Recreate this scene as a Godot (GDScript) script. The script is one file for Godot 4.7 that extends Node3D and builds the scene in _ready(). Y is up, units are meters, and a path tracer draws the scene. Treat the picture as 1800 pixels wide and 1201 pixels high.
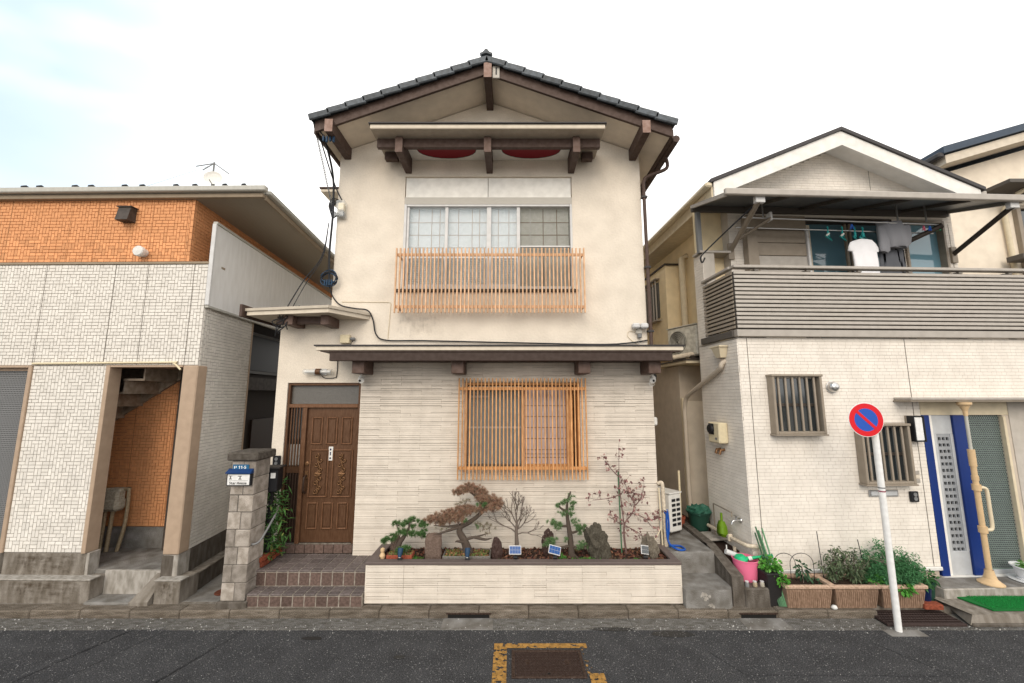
extends Node3D

var rng := RandomNumberGenerator.new()
var M := {}
var T := {}
var cache := {}
var names := {}


# ---------------------------------------------------------------- mesh builder
class S:
	var v := PackedVector3Array()
	var n := PackedVector3Array()
	var c := PackedColorArray()
	var col := Color.WHITE

	func tri(a: Vector3, b: Vector3, d: Vector3) -> void:
		var m := (b - a).cross(d - a).normalized()
		for p: Vector3 in [a, d, b]:
			v.append(p)
			n.append(m)
			c.append(col)

	func stri(a: Vector3, na: Vector3, b: Vector3, nb: Vector3, d: Vector3, nd: Vector3) -> void:
		if (b - a).cross(d - a).dot(na + nb + nd) < 0.0:
			var t := b
			b = d
			d = t
			t = nb
			nb = nd
			nd = t
		v.append_array([a, d, b])
		n.append_array([na, nd, nb])
		for i in 3:
			c.append(col)

	func face(p: Array, mid: Vector3) -> void:
		var m: Vector3 = (p[1] - p[0]).cross(p[2] - p[0])
		var g := Vector3.ZERO
		for q: Vector3 in p:
			g += q / p.size()
		if m.dot(g - mid) < 0.0:
			p = p.duplicate()
			p.reverse()
		for i in range(1, p.size() - 1):
			tri(p[0], p[i], p[i + 1])

	func quad(a: Vector3, b: Vector3, d: Vector3, e: Vector3) -> void:
		tri(a, b, d)
		tri(a, d, e)

	func obox(o: Vector3, s: Vector3, bs := Basis.IDENTITY, bev := 0.0) -> void:
		var h := s / 2.0
		if bev <= 0.0:
			for ax in 3:
				for sg: float in [-1.0, 1.0]:
					var q := []
					for k: Array in [[-1, -1], [1, -1], [1, 1], [-1, 1]]:
						var p := Vector3.ZERO
						p[ax] = sg * h[ax]
						p[(ax + 1) % 3] = k[0] * h[(ax + 1) % 3]
						p[(ax + 2) % 3] = k[1] * h[(ax + 2) % 3]
						q.append(o + bs * p)
					face(q, o)
			return
		bev = minf(bev, minf(h.x, minf(h.y, h.z)) * 0.8)
		for ax in 3:
			var b := (ax + 1) % 3
			var d := (ax + 2) % 3
			for sg: float in [-1.0, 1.0]:
				var q := []
				for k: Array in [[-1, -1], [1, -1], [1, 1], [-1, 1]]:
					var p := Vector3.ZERO
					p[ax] = sg * h[ax]
					p[b] = k[0] * (h[b] - bev)
					p[d] = k[1] * (h[d] - bev)
					q.append(o + bs * p)
				face(q, o)
			for sb: float in [-1.0, 1.0]:
				for sd: float in [-1.0, 1.0]:
					var q := []
					for k: Array in [[-1, 0], [1, 0], [1, 1], [-1, 1]]:
						var p := Vector3.ZERO
						p[ax] = k[0] * (h[ax] - bev)
						p[b] = sb * (h[b] - (bev if k[1] else 0.0))
						p[d] = sd * (h[d] - (0.0 if k[1] else bev))
						q.append(o + bs * p)
					face(q, o)
		for sx: float in [-1.0, 1.0]:
			for sy: float in [-1.0, 1.0]:
				for sz: float in [-1.0, 1.0]:
					var e := Vector3(sx * h.x, sy * h.y, sz * h.z)
					var i := Vector3(sx, sy, sz) * bev
					face([o + bs * (e - Vector3(0, i.y, i.z)), o + bs * (e - Vector3(i.x, 0, i.z)), o + bs * (e - Vector3(i.x, i.y, 0))], o)

	func box(x0: float, x1: float, y0: float, y1: float, z0: float, z1: float, bev := 0.0) -> void:
		obox(Vector3(x0 + x1, y0 + y1, z0 + z1) / 2.0, Vector3(absf(x1 - x0), absf(y1 - y0), absf(z1 - z0)), Basis.IDENTITY, bev)

	func hexa(p: Array) -> void:
		var mid := Vector3.ZERO
		for q: Vector3 in p:
			mid += q / 8.0
		for f: Array in [[0, 1, 2, 3], [4, 5, 6, 7], [0, 1, 5, 4], [1, 2, 6, 5], [2, 3, 7, 6], [3, 0, 4, 7]]:
			face([p[f[0]], p[f[1]], p[f[2]], p[f[3]]], mid)

	func tube(p: Array, r: Variant, k := 8, cap := true) -> void:
		var rings := []
		var nr := []
		var up := Vector3.ZERO
		for i in p.size():
			var d: Vector3 = (p[mini(i + 1, p.size() - 1)] - p[maxi(i - 1, 0)]).normalized()
			if up == Vector3.ZERO:
				up = (Vector3.UP if absf(d.y) < 0.9 else Vector3.RIGHT)
			up = (up - d * up.dot(d)).normalized()
			var sd := d.cross(up)
			var ri: float = r[i] if r is Array else r
			var a := []
			var b := []
			for j in k:
				var w := TAU * j / k
				var m := up * cos(w) + sd * sin(w)
				a.append(p[i] + m * ri)
				b.append(m)
			rings.append(a)
			nr.append(b)
		for i in p.size() - 1:
			for j in k:
				var q := (j + 1) % k
				stri(rings[i][j], nr[i][j], rings[i][q], nr[i][q], rings[i + 1][q], nr[i + 1][q])
				stri(rings[i][j], nr[i][j], rings[i + 1][q], nr[i + 1][q], rings[i + 1][j], nr[i + 1][j])
		if cap:
			face(rings[0], p[1])
			face(rings[-1], p[-2])

	func lathe(pr: Array, k := 16, at := Vector3.ZERO, bs := Basis.IDENTITY) -> void:
		for i in pr.size() - 1:
			var a: Vector2 = pr[i]
			var b: Vector2 = pr[i + 1]
			var t := (b - a)
			if t.length() < 1e-6:
				continue
			var m := Vector2(t.y, -t.x).normalized()
			for j in k:
				var w0 := TAU * j / k
				var w1 := TAU * (j + 1) / k
				var e0 := Vector3(cos(w0), 0, sin(w0))
				var e1 := Vector3(cos(w1), 0, sin(w1))
				var n0 := bs * (e0 * m.x + Vector3.UP * m.y)
				var n1 := bs * (e1 * m.x + Vector3.UP * m.y)
				var p00 := at + bs * (e0 * a.x + Vector3.UP * a.y)
				var p01 := at + bs * (e1 * a.x + Vector3.UP * a.y)
				var p10 := at + bs * (e0 * b.x + Vector3.UP * b.y)
				var p11 := at + bs * (e1 * b.x + Vector3.UP * b.y)
				if a.x > 1e-6:
					stri(p00, n0, p01, n1, p11, n1)
				if b.x > 1e-6:
					stri(p00, n0, p11, n1, p10, n0)

	func prism(poly: Array, z0: float, z1: float, xf := Transform3D.IDENTITY) -> void:
		var pp := PackedVector2Array(poly)
		if not Geometry2D.is_polygon_clockwise(pp):
			pp.reverse()
		var ix := Geometry2D.triangulate_polygon(pp)
		for i in range(0, ix.size(), 3):
			for z: float in [z0, z1]:
				var a := Vector3(pp[ix[i]].x, pp[ix[i]].y, z)
				var b := Vector3(pp[ix[i + 1]].x, pp[ix[i + 1]].y, z)
				var d := Vector3(pp[ix[i + 2]].x, pp[ix[i + 2]].y, z)
				if ((b - a).cross(d - a).z > 0.0) != (z == maxf(z0, z1)):
					var t := b
					b = d
					d = t
				tri(xf * a, xf * b, xf * d)
		var lo := minf(z0, z1)
		var hi := maxf(z0, z1)
		for i in pp.size():
			var a := pp[i]
			var b := pp[(i + 1) % pp.size()]
			quad(xf * Vector3(a.x, a.y, lo), xf * Vector3(a.x, a.y, hi), xf * Vector3(b.x, b.y, hi), xf * Vector3(b.x, b.y, lo))

	func blob(o: Vector3, r: Vector3, nz: FastNoiseLite, amp: float, k := 16, flat_ := true, bs := Basis.IDENTITY, square := 0.0) -> void:
		var g := []
		for i in k + 1:
			var row := []
			for j in 2 * k:
				var th := PI * i / k
				var ph := TAU * j / (2 * k)
				var d := Vector3(sin(th) * cos(ph), cos(th), sin(th) * sin(ph))
				var big := maxf(absf(d.x), maxf(absf(d.y), absf(d.z)))
				row.append(o + bs * (d * r * lerpf(1.0, 1.0 / big, square) * (1.0 + amp * nz.get_noise_3dv(d * 100.0 + o * 37.0))))
			g.append(row)
		for i in k:
			for j in 2 * k:
				var q := (j + 1) % (2 * k)
				if flat_:
					face([g[i][j], g[i][q], g[i + 1][q]], o)
					face([g[i][j], g[i + 1][q], g[i + 1][j]], o)
				else:
					for t: Array in [[g[i][j], g[i][q], g[i + 1][q]], [g[i][j], g[i + 1][q], g[i + 1][j]]]:
						stri(t[0], (t[0] - o).normalized(), t[1], (t[1] - o).normalized(), t[2], (t[2] - o).normalized())

	func leaf(p: Vector3, d: Vector3, side: Vector3, len_: float, w: float, droop := 0.0) -> void:
		var m := p + d * len_ * 0.5 + Vector3(0, -droop * len_ * 0.15, 0)
		var e := p + d * len_ + Vector3(0, -droop * len_ * 0.5, 0)
		var s := side * w / 2.0
		tri(p, m + s, m - s)
		tri(m - s, m + s, e)

	func mesh() -> ArrayMesh:
		var a := []
		a.resize(Mesh.ARRAY_MAX)
		a[Mesh.ARRAY_VERTEX] = v
		a[Mesh.ARRAY_NORMAL] = n
		a[Mesh.ARRAY_COLOR] = c
		var m := ArrayMesh.new()
		m.add_surface_from_arrays(Mesh.PRIMITIVE_TRIANGLES, a)
		return m


# ---------------------------------------------------------------- helpers
func numbered(p: Node, called: String) -> String:
	var k := "%d %s" % [p.get_instance_id(), called]
	names[k] = names.get(k, -1) + 1
	return called if names[k] == 0 else "%s_%03d" % [called, names[k]]


func tag(o: Node, label: String, category: String, group := "") -> void:
	o.set_meta("label", label)
	o.set_meta("category", category)
	if group:
		o.set_meta("group", group)


func thing(called: String, label: String, category: String, at := Vector3.ZERO, turn := 0.0, group := "") -> Node3D:
	var o := Node3D.new()
	o.name = numbered(self, called)
	add_child(o, true)
	o.position = at
	o.rotation_degrees.y = turn
	tag(o, label, category, group)
	return o


func put(p: Node, called: String, s: S, m: Material) -> MeshInstance3D:
	var o := MeshInstance3D.new()
	o.name = numbered(p, called)
	o.mesh = s.mesh()
	o.material_override = m
	p.add_child(o, true)
	return o


func place(p: Node, called: String, mesh: Mesh, m: Material, xf: Transform3D) -> MeshInstance3D:
	var o := MeshInstance3D.new()
	o.name = numbered(p, called)
	o.mesh = mesh
	o.material_override = m
	o.transform = xf
	p.add_child(o, true)
	return o


func bx(p: Node, called: String, m: Material, x0: float, x1: float, y0: float, y1: float, z0: float, z1: float, bev := 0.0) -> MeshInstance3D:
	var s := S.new()
	s.box(x0, x1, y0, y1, z0, z1, bev)
	return put(p, called, s, m)


func tb(p: Node, called: String, m: Material, pts: Array, r: Variant, k := 8) -> MeshInstance3D:
	var s := S.new()
	s.tube(pts, r, k)
	return put(p, called, s, m)


func struct(o: Node) -> Node:
	o.set_meta("kind", "structure")
	return o


func smooth(pts: Array, step := 6) -> Array:
	var out := []
	for i in pts.size() - 1:
		var a: Vector3 = pts[maxi(i - 1, 0)]
		var b: Vector3 = pts[i]
		var d: Vector3 = pts[i + 1]
		var e: Vector3 = pts[mini(i + 2, pts.size() - 1)]
		for j in step:
			out.append(b.cubic_interpolate(d, a, e, float(j) / step))
	out.append(pts[-1])
	return out


func unit_box(size: Vector3, bev: float) -> ArrayMesh:
	var k := "%s %.4f" % [size.snappedf(0.0005), bev]
	if not cache.has(k):
		var s := S.new()
		s.obox(Vector3.ZERO, size, Basis.IDENTITY, bev)
		cache[k] = s.mesh()
	return cache[k]


# rects [x, y, w, h] on the plane z of the parent: the nearest `most` as parts, the rest joined into one
func pieces(p: Node, called: String, rects: Array, z0: float, z1: float, tones: Array, joined: Material, most := 300, bev := 0.0, jitter := 0.0, spread := 0.06) -> void:
	var rest := S.new()
	var t := z1 - z0
	for i in rects.size():
		var r: Array = rects[i]
		var dz := rng.randf_range(-jitter, jitter)
		var mid := Vector3(r[0] + r[2] / 2.0, r[1] + r[3] / 2.0, (z0 + z1) / 2.0 + dz)
		if i < most:
			place(p, called, unit_box(Vector3(r[2], r[3], t), bev), tones[rng.randi() % tones.size()], Transform3D(Basis.IDENTITY, mid))
		else:
			var g := 1.0 + rng.randf_range(-spread, spread)
			rest.col = Color(g, g, g)
			rest.obox(mid, Vector3(r[2], r[3], t), Basis.IDENTITY, bev)
	if rest.v.size():
		var o := put(p, called + "s", rest, joined)
		o.set_meta("kind", "stuff")


func in_holes(x: float, y: float, w: float, h: float, holes: Array) -> bool:
	for q: Array in holes:
		if x + w > q[0] + 0.002 and x < q[1] - 0.002 and y + h > q[2] + 0.002 and y < q[3] - 0.002:
			return true
	return false


func noise(freq: float, seed_: int, kind := FastNoiseLite.TYPE_SIMPLEX_SMOOTH, oct := 4) -> FastNoiseLite:
	var f := FastNoiseLite.new()
	f.seed = seed_
	f.frequency = freq
	f.noise_type = kind
	f.fractal_type = FastNoiseLite.FRACTAL_FBM
	f.fractal_octaves = oct
	return f


func tex(key: String, freq: float, lo: Color, hi: Color, seed_: int, a := 0.25, b := 0.75, size := 512, oct := 4) -> NoiseTexture2D:
	var t := NoiseTexture2D.new()
	t.width = size
	t.height = size
	t.seamless = true
	t.noise = noise(freq, seed_, FastNoiseLite.TYPE_SIMPLEX_SMOOTH, oct)
	var g := Gradient.new()
	g.offsets = PackedFloat32Array([a, b])
	g.colors = PackedColorArray([lo, hi])
	t.color_ramp = g
	T[key] = t
	return t


func bump(key: String, freq: float, seed_: int, strength: float, size := 512, oct := 4) -> NoiseTexture2D:
	var t := NoiseTexture2D.new()
	t.width = size
	t.height = size
	t.seamless = true
	t.noise = noise(freq, seed_, FastNoiseLite.TYPE_SIMPLEX_SMOOTH, oct)
	t.as_normal_map = true
	t.bump_strength = strength
	T[key] = t
	return t


# colour is the linear base colour; t a grey texture laid over it, d a second one; s their size in metres per repeat
func mat(key: String, r: float, g: float, b: float, rough := 0.8, t := "", s := Vector3.ONE, d := "", ds := Vector3.ONE, nm := "", ns := Vector3.ONE, nscale := 1.0) -> StandardMaterial3D:
	var m := StandardMaterial3D.new()
	m.resource_name = key
	m.albedo_color = Color(r, g, b).linear_to_srgb()
	m.roughness = rough
	m.metallic_specular = 0.35
	if t:
		m.albedo_texture = T[t]
		m.uv1_triplanar = true
		m.uv1_world_triplanar = true
		m.uv1_scale = Vector3.ONE / s
	if nm:
		m.normal_enabled = true
		m.normal_texture = T[nm]
		m.normal_scale = nscale
		if not t:
			m.uv1_triplanar = true
			m.uv1_world_triplanar = true
			m.uv1_scale = Vector3.ONE / ns
	if d:
		m.detail_enabled = true
		m.detail_albedo = T[d]
		m.detail_blend_mode = BaseMaterial3D.BLEND_MODE_MUL
		m.detail_uv_layer = BaseMaterial3D.DETAIL_UV_2
		m.uv2_triplanar = true
		m.uv2_world_triplanar = true
		m.uv2_scale = Vector3.ONE / ds
	M[key] = m
	return m


func tinted(key: String, base: String, k: float) -> StandardMaterial3D:
	var m: StandardMaterial3D = M[base].duplicate()
	var c := m.albedo_color.srgb_to_linear()
	m.albedo_color = Color(minf(c.r * k, 0.95), minf(c.g * k, 0.95), minf(c.b * k, 0.95)).linear_to_srgb()
	M[key] = m
	return m


func tones(base: String, ks: Array) -> Array:
	var out := []
	for k: float in ks:
		out.append(tinted("%s %.2f" % [base, k], base, k))
	return out


func vcol(key: String, base: String) -> StandardMaterial3D:
	var m: StandardMaterial3D = M[base].duplicate()
	m.vertex_color_use_as_albedo = true
	M[key] = m
	return m


# a see-through sheet of drips and dirt, laid 2 mm in front of a wall
func stain(p: Node, x: float, y: float, z: float, w: float, h: float, turn := 0.0, strong := false) -> void:
	var q := QuadMesh.new()
	q.size = Vector2(w, h)
	place(p, "stain", q, M["stain_strong" if strong else "stain"], Transform3D(ry(turn), Vector3(x, y, z)))


func stain_picture(seed_: int, most: float) -> ImageTexture:
	var w := 128
	var h := 128
	var im := Image.create_empty(w, h, false, Image.FORMAT_RGBA8)
	var a := noise(0.09, seed_)
	var b := noise(0.035, seed_ + 1)
	for y in h:
		for x in w:
			var u := (x + 0.5) / w
			var v := (y + 0.5) / h
			var edge := smoothstep(0.0, 0.3, u) * smoothstep(1.0, 0.7, u) * smoothstep(0.0, 0.12, v) * pow(1.0 - v, 0.7)
			var drip := clampf(0.5 + 0.9 * a.get_noise_2d(x * 1.6, y * 0.14), 0, 1)
			var cloud := clampf(0.5 + 0.9 * b.get_noise_2d(x, y), 0, 1)
			im.set_pixel(x, y, Color(0.36, 0.31, 0.26, most * edge * drip * cloud * 2.0))
	return ImageTexture.create_from_image(im)


func ry(deg: float) -> Basis:
	return Basis(Vector3.UP, deg_to_rad(deg))


func rz(deg: float) -> Basis:
	return Basis(Vector3.BACK, deg_to_rad(deg))


func rx(deg: float) -> Basis:
	return Basis(Vector3.RIGHT, deg_to_rad(deg))


func text(p: Node, called: String, words: String, size: float, m: Material, xf: Transform3D, bold := true) -> void:
	var t := TextMesh.new()
	var f := SystemFont.new()
	f.font_names = PackedStringArray(["Droid Sans"])
	f.font_weight = 700 if bold else 400
	t.font = f
	t.text = words
	t.font_size = 32
	t.pixel_size = size / 32.0
	t.depth = 0.002
	place(p, called, t, m, xf)


func rand_dir() -> Vector3:
	var z := rng.randf_range(-1, 1)
	var a := rng.randf() * TAU
	var q := sqrt(1 - z * z)
	return Vector3(q * cos(a), z, q * sin(a))


func _ready() -> void:
	rng.seed = 41
	view_and_light()
	textures_and_materials()
	ground()
	left_house()
	central_house()
	right_house()
	far_house()
	porch_and_pillar()
	planter_bed()
	alley()
	street_things()
	left_house_things()
	central_house_things()
	right_house_things()


# ---------------------------------------------------------------- camera, sky, sun, exposure
func view_and_light() -> void:
	var cam := Camera3D.new()
	cam.name = "camera"
	cam.position = Vector3(0, 2.65, 0)
	cam.rotation_degrees = Vector3(7.73, 0, 0)
	cam.fov = 81.25
	cam.near = 0.05
	cam.far = 600.0
	add_child(cam)
	cam.current = true
	var env := Environment.new()
	env.background_mode = Environment.BG_SKY
	env.tonemap_mode = Environment.TONE_MAPPER_LINEAR
	env.tonemap_exposure = 1.5
	env.sdfgi_enabled = true
	env.ssao_enabled = true
	env.ssil_enabled = true
	var sky := Sky.new()
	var pm := PanoramaSkyMaterial.new()
	pm.panorama = sky_picture()
	sky.sky_material = pm
	env.sky = sky
	var we := WorldEnvironment.new()
	we.name = "world_environment"
	we.environment = env
	add_child(we)
	var sun := DirectionalLight3D.new()
	sun.name = "sun"
	sun.light_energy = 0.43
	sun.light_color = Color(1.0, 0.945, 0.87)
	sun.light_angular_distance = 40.0
	sun.shadow_enabled = true
	sun.rotation_degrees = Vector3(-34, -12, 0)
	add_child(sun)


func sky_picture() -> ImageTexture:
	var w := 1024
	var h := 512
	var im := Image.create_empty(w, h, false, Image.FORMAT_RGBF)
	var veil := noise(1.6, 5, FastNoiseLite.TYPE_SIMPLEX_SMOOTH, 5)
	var wisp := noise(2.2, 9, FastNoiseLite.TYPE_SIMPLEX_SMOOTH, 5)
	for y in h:
		var el := PI / 2.0 - PI * (y + 0.5) / h
		for x in w:
			var az := wrapf(TAU * ((x + 0.5) / w - 0.5) + PI, -PI, PI)
			var c: Color
			if el < -0.05:
				c = Color(0.30, 0.29, 0.28)
			else:
				var d := Vector3(sin(az) * cos(el), sin(el), -cos(az) * cos(el))
				var q := Vector3(d.x, d.y * 2.2, d.z)
				var a := rad_to_deg(az)
				# thin veil of cloud: open towards the left, closed to the right
				var open := smoothstep(-24.0, -56.0, a) * (1.0 - smoothstep(-150.0, -178.0, a)) + 0.35 * smoothstep(120.0, 175.0, a) + 0.35 * smoothstep(-150.0, -178.0, a)
				var haze := smoothstep(0.42, 0.1, el)
				var n := veil.get_noise_3dv(q) * 0.55 + 0.5
				var st := wisp.get_noise_3dv(Vector3(d.x * 1.2 + d.y * 2.0, d.y * 5.0 - d.x * 2.2, d.z * 1.2)) * 0.9
				var blue := clampf(open * (0.98 - 0.36 * n) - 0.30 * maxf(st, 0.0) * open, 0.0, 1.0) * (1.0 - 0.75 * haze)
				var white := Color(1.17, 1.145, 1.11)
				var deep := Color(0.33, 0.49, 0.64)
				c = white.lerp(deep, blue)
				if el < 0.0:
					c = c.lerp(Color(0.30, 0.29, 0.28), smoothstep(0.0, -0.05, el))
			im.set_pixel(x, y, c)
	return ImageTexture.create_from_image(im)


# ---------------------------------------------------------------- materials
func textures_and_materials() -> void:
	var w := Color(1, 1, 1)
	tex("blotch", 0.012, Color(0.945, 0.943, 0.94), w, 3, 0.15, 0.8)
	tex("grime", 0.016, Color(0.78, 0.77, 0.75), w, 4, 0.1, 0.75)
	tex("grime2", 0.012, Color(0.72, 0.70, 0.67), w, 14, 0.05, 0.85)
	tex("grain", 0.09, Color(0.92, 0.92, 0.92), w, 5, 0.15, 0.85)
	tex("speck", 0.22, Color(0.78, 0.78, 0.78), w, 6, 0.15, 0.8)
	tex("asphalt", 0.13, Color(0.52, 0.52, 0.53), w, 7, 0.25, 0.8, 1024, 4)
	tex("lump", 0.02, Color(0.86, 0.86, 0.865), w, 8, 0.1, 0.85)
	tex("wood", 0.03, Color(0.84, 0.80, 0.76), w, 9, 0.1, 0.85)
	tex("bark", 0.06, Color(0.55, 0.52, 0.50), w, 10, 0.15, 0.85)
	tex("rust", 0.03, Color(0.62, 0.5, 0.44), w, 11, 0.1, 0.8)
	tex("soil", 0.10, Color(0.5, 0.45, 0.42), w, 12, 0.1, 0.9)
	tex("streak", 0.02, Color(0.955, 0.952, 0.945), w, 13, 0.1, 0.8)
	bump("plaster_n", 0.12, 21, 3.0)
	bump("rough_n", 0.16, 22, 6.0)
	bump("asphalt_n", 0.28, 23, 9.0, 1024, 3)
	bump("glass_n", 0.05, 24, 4.0)
	var V := Vector3.ONE
	# central house
	mat("plaster", 0.83, 0.74, 0.625, 0.9, "blotch", V * 3.4, "grain", V * 0.9, "plaster_n", V, 0.14)
	mat("siding", 0.79, 0.705, 0.605, 0.85, "grain", Vector3(0.9, 0.12, 0.9), "blotch", V * 1.7)
	mat("siding_joint", 0.40, 0.35, 0.295, 0.9, "grain", V)
	mat("brown_timber", 0.105, 0.070, 0.058, 0.6, "wood", Vector3(1.4, 1.4, 1.4), "grain", V * 0.5)
	mat("dark_metal", 0.045, 0.040, 0.040, 0.5, "blotch", V)
	mat("soffit", 0.82, 0.72, 0.59, 0.9, "blotch", V * 1.4, "", V, "plaster_n", V, 0.3)
	mat("roof_tile", 0.095, 0.108, 0.122, 0.5, "grime", V * 0.7, "grain", V * 0.3)
	mat("fascia_light", 0.66, 0.58, 0.47, 0.7, "blotch", V)
	mat("lattice_wood", 0.72, 0.385, 0.165, 0.55, "wood", Vector3(0.5, 2.2, 0.5))
	mat("lattice_pale", 0.74, 0.47, 0.285, 0.6, "wood", Vector3(0.5, 2.2, 0.5))
	mat("aluminium", 0.62, 0.61, 0.60, 0.4, "blotch", V)
	mat("grey_band", 0.50, 0.47, 0.42, 0.6, "streak", Vector3(1.5, 0.1, 1.5))
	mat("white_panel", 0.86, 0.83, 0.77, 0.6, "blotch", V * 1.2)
	mat("paper", 0.64, 0.655, 0.665, 0.9, "blotch", V * 0.6)
	mat("paper_grey", 0.62, 0.62, 0.58, 0.9, "blotch", V * 0.6)
	mat("paper_pink", 0.60, 0.52, 0.52, 0.9, "blotch", V * 0.6)
	mat("shoji_bar", 0.40, 0.33, 0.27, 0.8)
	mat("shoji_bar_dark", 0.22, 0.15, 0.11, 0.8)
	mat("curtain", 0.165, 0.135, 0.105, 0.9, "streak", Vector3(0.12, 3, 0.12))
	mat("red", 0.20, 0.006, 0.014, 0.5)
	mat("bronze", 0.142, 0.074, 0.041, 0.36, "wood", Vector3(0.35, 2.4, 0.35), "blotch", V * 0.8)
	M["bronze"].metallic = 0.25
	mat("bronze_light", 0.22, 0.115, 0.055, 0.3, "grain", V * 0.3)
	M["bronze_light"].metallic = 0.5
	mat("dark_bronze", 0.045, 0.026, 0.018, 0.4)
	mat("porch_tile", 0.15, 0.10, 0.083, 0.6, "grime", V * 0.35, "grain", V * 0.2)
	mat("porch_tile_top", 0.165, 0.135, 0.128, 0.65, "grime", V * 0.35, "grain", V * 0.2)
	mat("grout", 0.33, 0.29, 0.245, 0.9, "grime", V * 0.6)
	mat("red_brick", 0.30, 0.075, 0.038, 0.8, "grime", V * 0.3, "grain", V * 0.1)
	mat("block", 0.52, 0.455, 0.395, 0.95, "grime", V * 1.1, "speck", V * 0.6, "rough_n", V, 0.5)
	mat("block_cap", 0.155, 0.135, 0.115, 0.95, "grime2", V * 0.5, "speck", V * 0.2, "rough_n", V, 0.6)
	mat("mortar", 0.17, 0.15, 0.13, 0.95, "grime", V * 0.4)
	# ground
	mat("asphalt", 0.125, 0.124, 0.126, 0.9, "asphalt", V * 1.9, "lump", V * 4.3, "asphalt_n", V, 0.8)
	mat("asphalt_patch", 0.11, 0.109, 0.112, 0.9, "asphalt", V * 1.9, "lump", V * 3.7, "asphalt_n", V, 0.8)
	mat("gutter", 0.37, 0.355, 0.325, 0.95, "asphalt", V * 1.4, "grime2", Vector3(1.1, 1, 0.35), "asphalt_n", V, 0.7)
	mat("kerb", 0.37, 0.31, 0.245, 0.95, "grime2", Vector3(1.7, 0.3, 0.5), "asphalt", V * 1.3, "rough_n", V, 0.6)
	mat("concrete", 0.35, 0.31, 0.265, 0.95, "grime2", Vector3(0.7, 2.5, 0.7), "speck", V * 0.5, "rough_n", V, 0.35)
	mat("concrete_pale", 0.50, 0.46, 0.41, 0.95, "grime", Vector3(0.7, 2.0, 0.7), "speck", V * 0.5)
	mat("concrete_dark", 0.19, 0.165, 0.14, 0.95, "grime2", Vector3(0.6, 1.8, 0.6), "speck", V * 0.4, "rough_n", V, 0.5)
	mat("concrete_grey", 0.33, 0.315, 0.295, 0.95, "grime2", V * 1.6, "speck", V * 0.4, "rough_n", V, 0.4)
	mat("road_yellow", 0.50, 0.27, 0.07, 0.8, "speck", V * 0.5, "grime", V * 0.5)
	mat("iron", 0.085, 0.058, 0.045, 0.6, "rust", V * 0.5, "grain", V * 0.2)
	M["iron"].metallic = 0.3
	mat("rust", 0.16, 0.055, 0.03, 0.85, "rust", V * 0.3)
	mat("grate", 0.055, 0.036, 0.032, 0.7, "grime", V * 0.3)
	mat("void", 0.012, 0.011, 0.010, 1.0)
	mat("wet", 0.03, 0.029, 0.028, 0.5, "grime", V * 0.3)
	# left house
	mat("white_tile", 0.76, 0.715, 0.65, 0.75, "blotch", V * 1.5)
	mat("white_mortar", 0.45, 0.42, 0.385, 0.95, "grime", V)
	mat("orange_tile", 0.80, 0.37, 0.165, 0.75, "blotch", V * 0.9, "grain", V * 0.3)
	mat("orange_mortar", 0.46, 0.215, 0.10, 0.95, "grime", V)
	mat("beige_trim", 0.43, 0.315, 0.225, 0.55, "blotch", V)
	mat("eave_brown", 0.30, 0.235, 0.165, 0.6, "blotch", V)
	mat("eave_grey", 0.47, 0.455, 0.41, 0.6, "streak", Vector3(0.7, 3, 0.7))
	mat("soffit_dark", 0.33, 0.285, 0.225, 0.8, "streak", Vector3(0.15, 4, 4))
	mat("panel_metal", 0.78, 0.77, 0.755, 0.5, "streak", Vector3(3, 5, 1.2))
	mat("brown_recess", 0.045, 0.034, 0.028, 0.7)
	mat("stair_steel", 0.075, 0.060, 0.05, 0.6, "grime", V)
	mat("stair_paint", 0.36, 0.29, 0.225, 0.6, "grime", V)
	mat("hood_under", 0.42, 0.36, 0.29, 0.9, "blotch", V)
	mat("mesh_grey", 0.19, 0.19, 0.19, 0.6)
	mat("meter_grey", 0.48, 0.44, 0.36, 0.6, "grime", V * 0.3)
	mat("meter_pipe", 0.42, 0.335, 0.22, 0.6, "grime", V * 0.3)
	# right house
	mat("brick_white", 0.81, 0.745, 0.665, 0.8, "blotch", V * 2.4)
	mat("brick_joint", 0.50, 0.455, 0.40, 0.9, "blotch", V)
	mat("joint_line", 0.16, 0.14, 0.12, 0.9)
	mat("cream", 0.88, 0.73, 0.48, 0.85, "blotch", V * 2, "", V, "plaster_n", V, 0.3)
	mat("cream_trim", 0.70, 0.60, 0.43, 0.6, "blotch", V)
	mat("taupe", 0.56, 0.48, 0.39, 0.9, "blotch", V * 1.5)
	mat("bal_alu", 0.42, 0.38, 0.335, 0.45, "blotch", V)
	M["bal_alu"].metallic = 0.2
	mat("bal_dark", 0.10, 0.088, 0.076, 0.6)
	mat("bar_brown", 0.30, 0.25, 0.195, 0.45, "blotch", V)
	mat("awning", 0.155, 0.165, 0.175, 0.4, "blotch", V)
	mat("white_board", 0.82, 0.79, 0.74, 0.6, "blotch", V * 1.3)
	mat("roof_dark", 0.06, 0.055, 0.055, 0.6, "blotch", V)
	mat("roof_slate", 0.055, 0.075, 0.105, 0.6, "blotch", V)
	mat("far_wall", 0.82, 0.72, 0.59, 0.85, "blotch", V * 2)
	mat("blue_door", 0.010, 0.032, 0.165, 0.3)
	mat("door_silver", 0.50, 0.51, 0.52, 0.4, "blotch", V)
	mat("door_silver_dark", 0.33, 0.34, 0.355, 0.4, "blotch", V)
	mat("sand_pole", 0.64, 0.45, 0.255, 0.45, "blotch", V * 0.3)
	mat("steel", 0.55, 0.54, 0.53, 0.28)
	M["steel"].metallic = 0.85
	mat("block_glass", 0.21, 0.265, 0.235, 0.25, "blotch", V * 0.7)
	mat("black", 0.014, 0.014, 0.016, 0.45)
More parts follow.
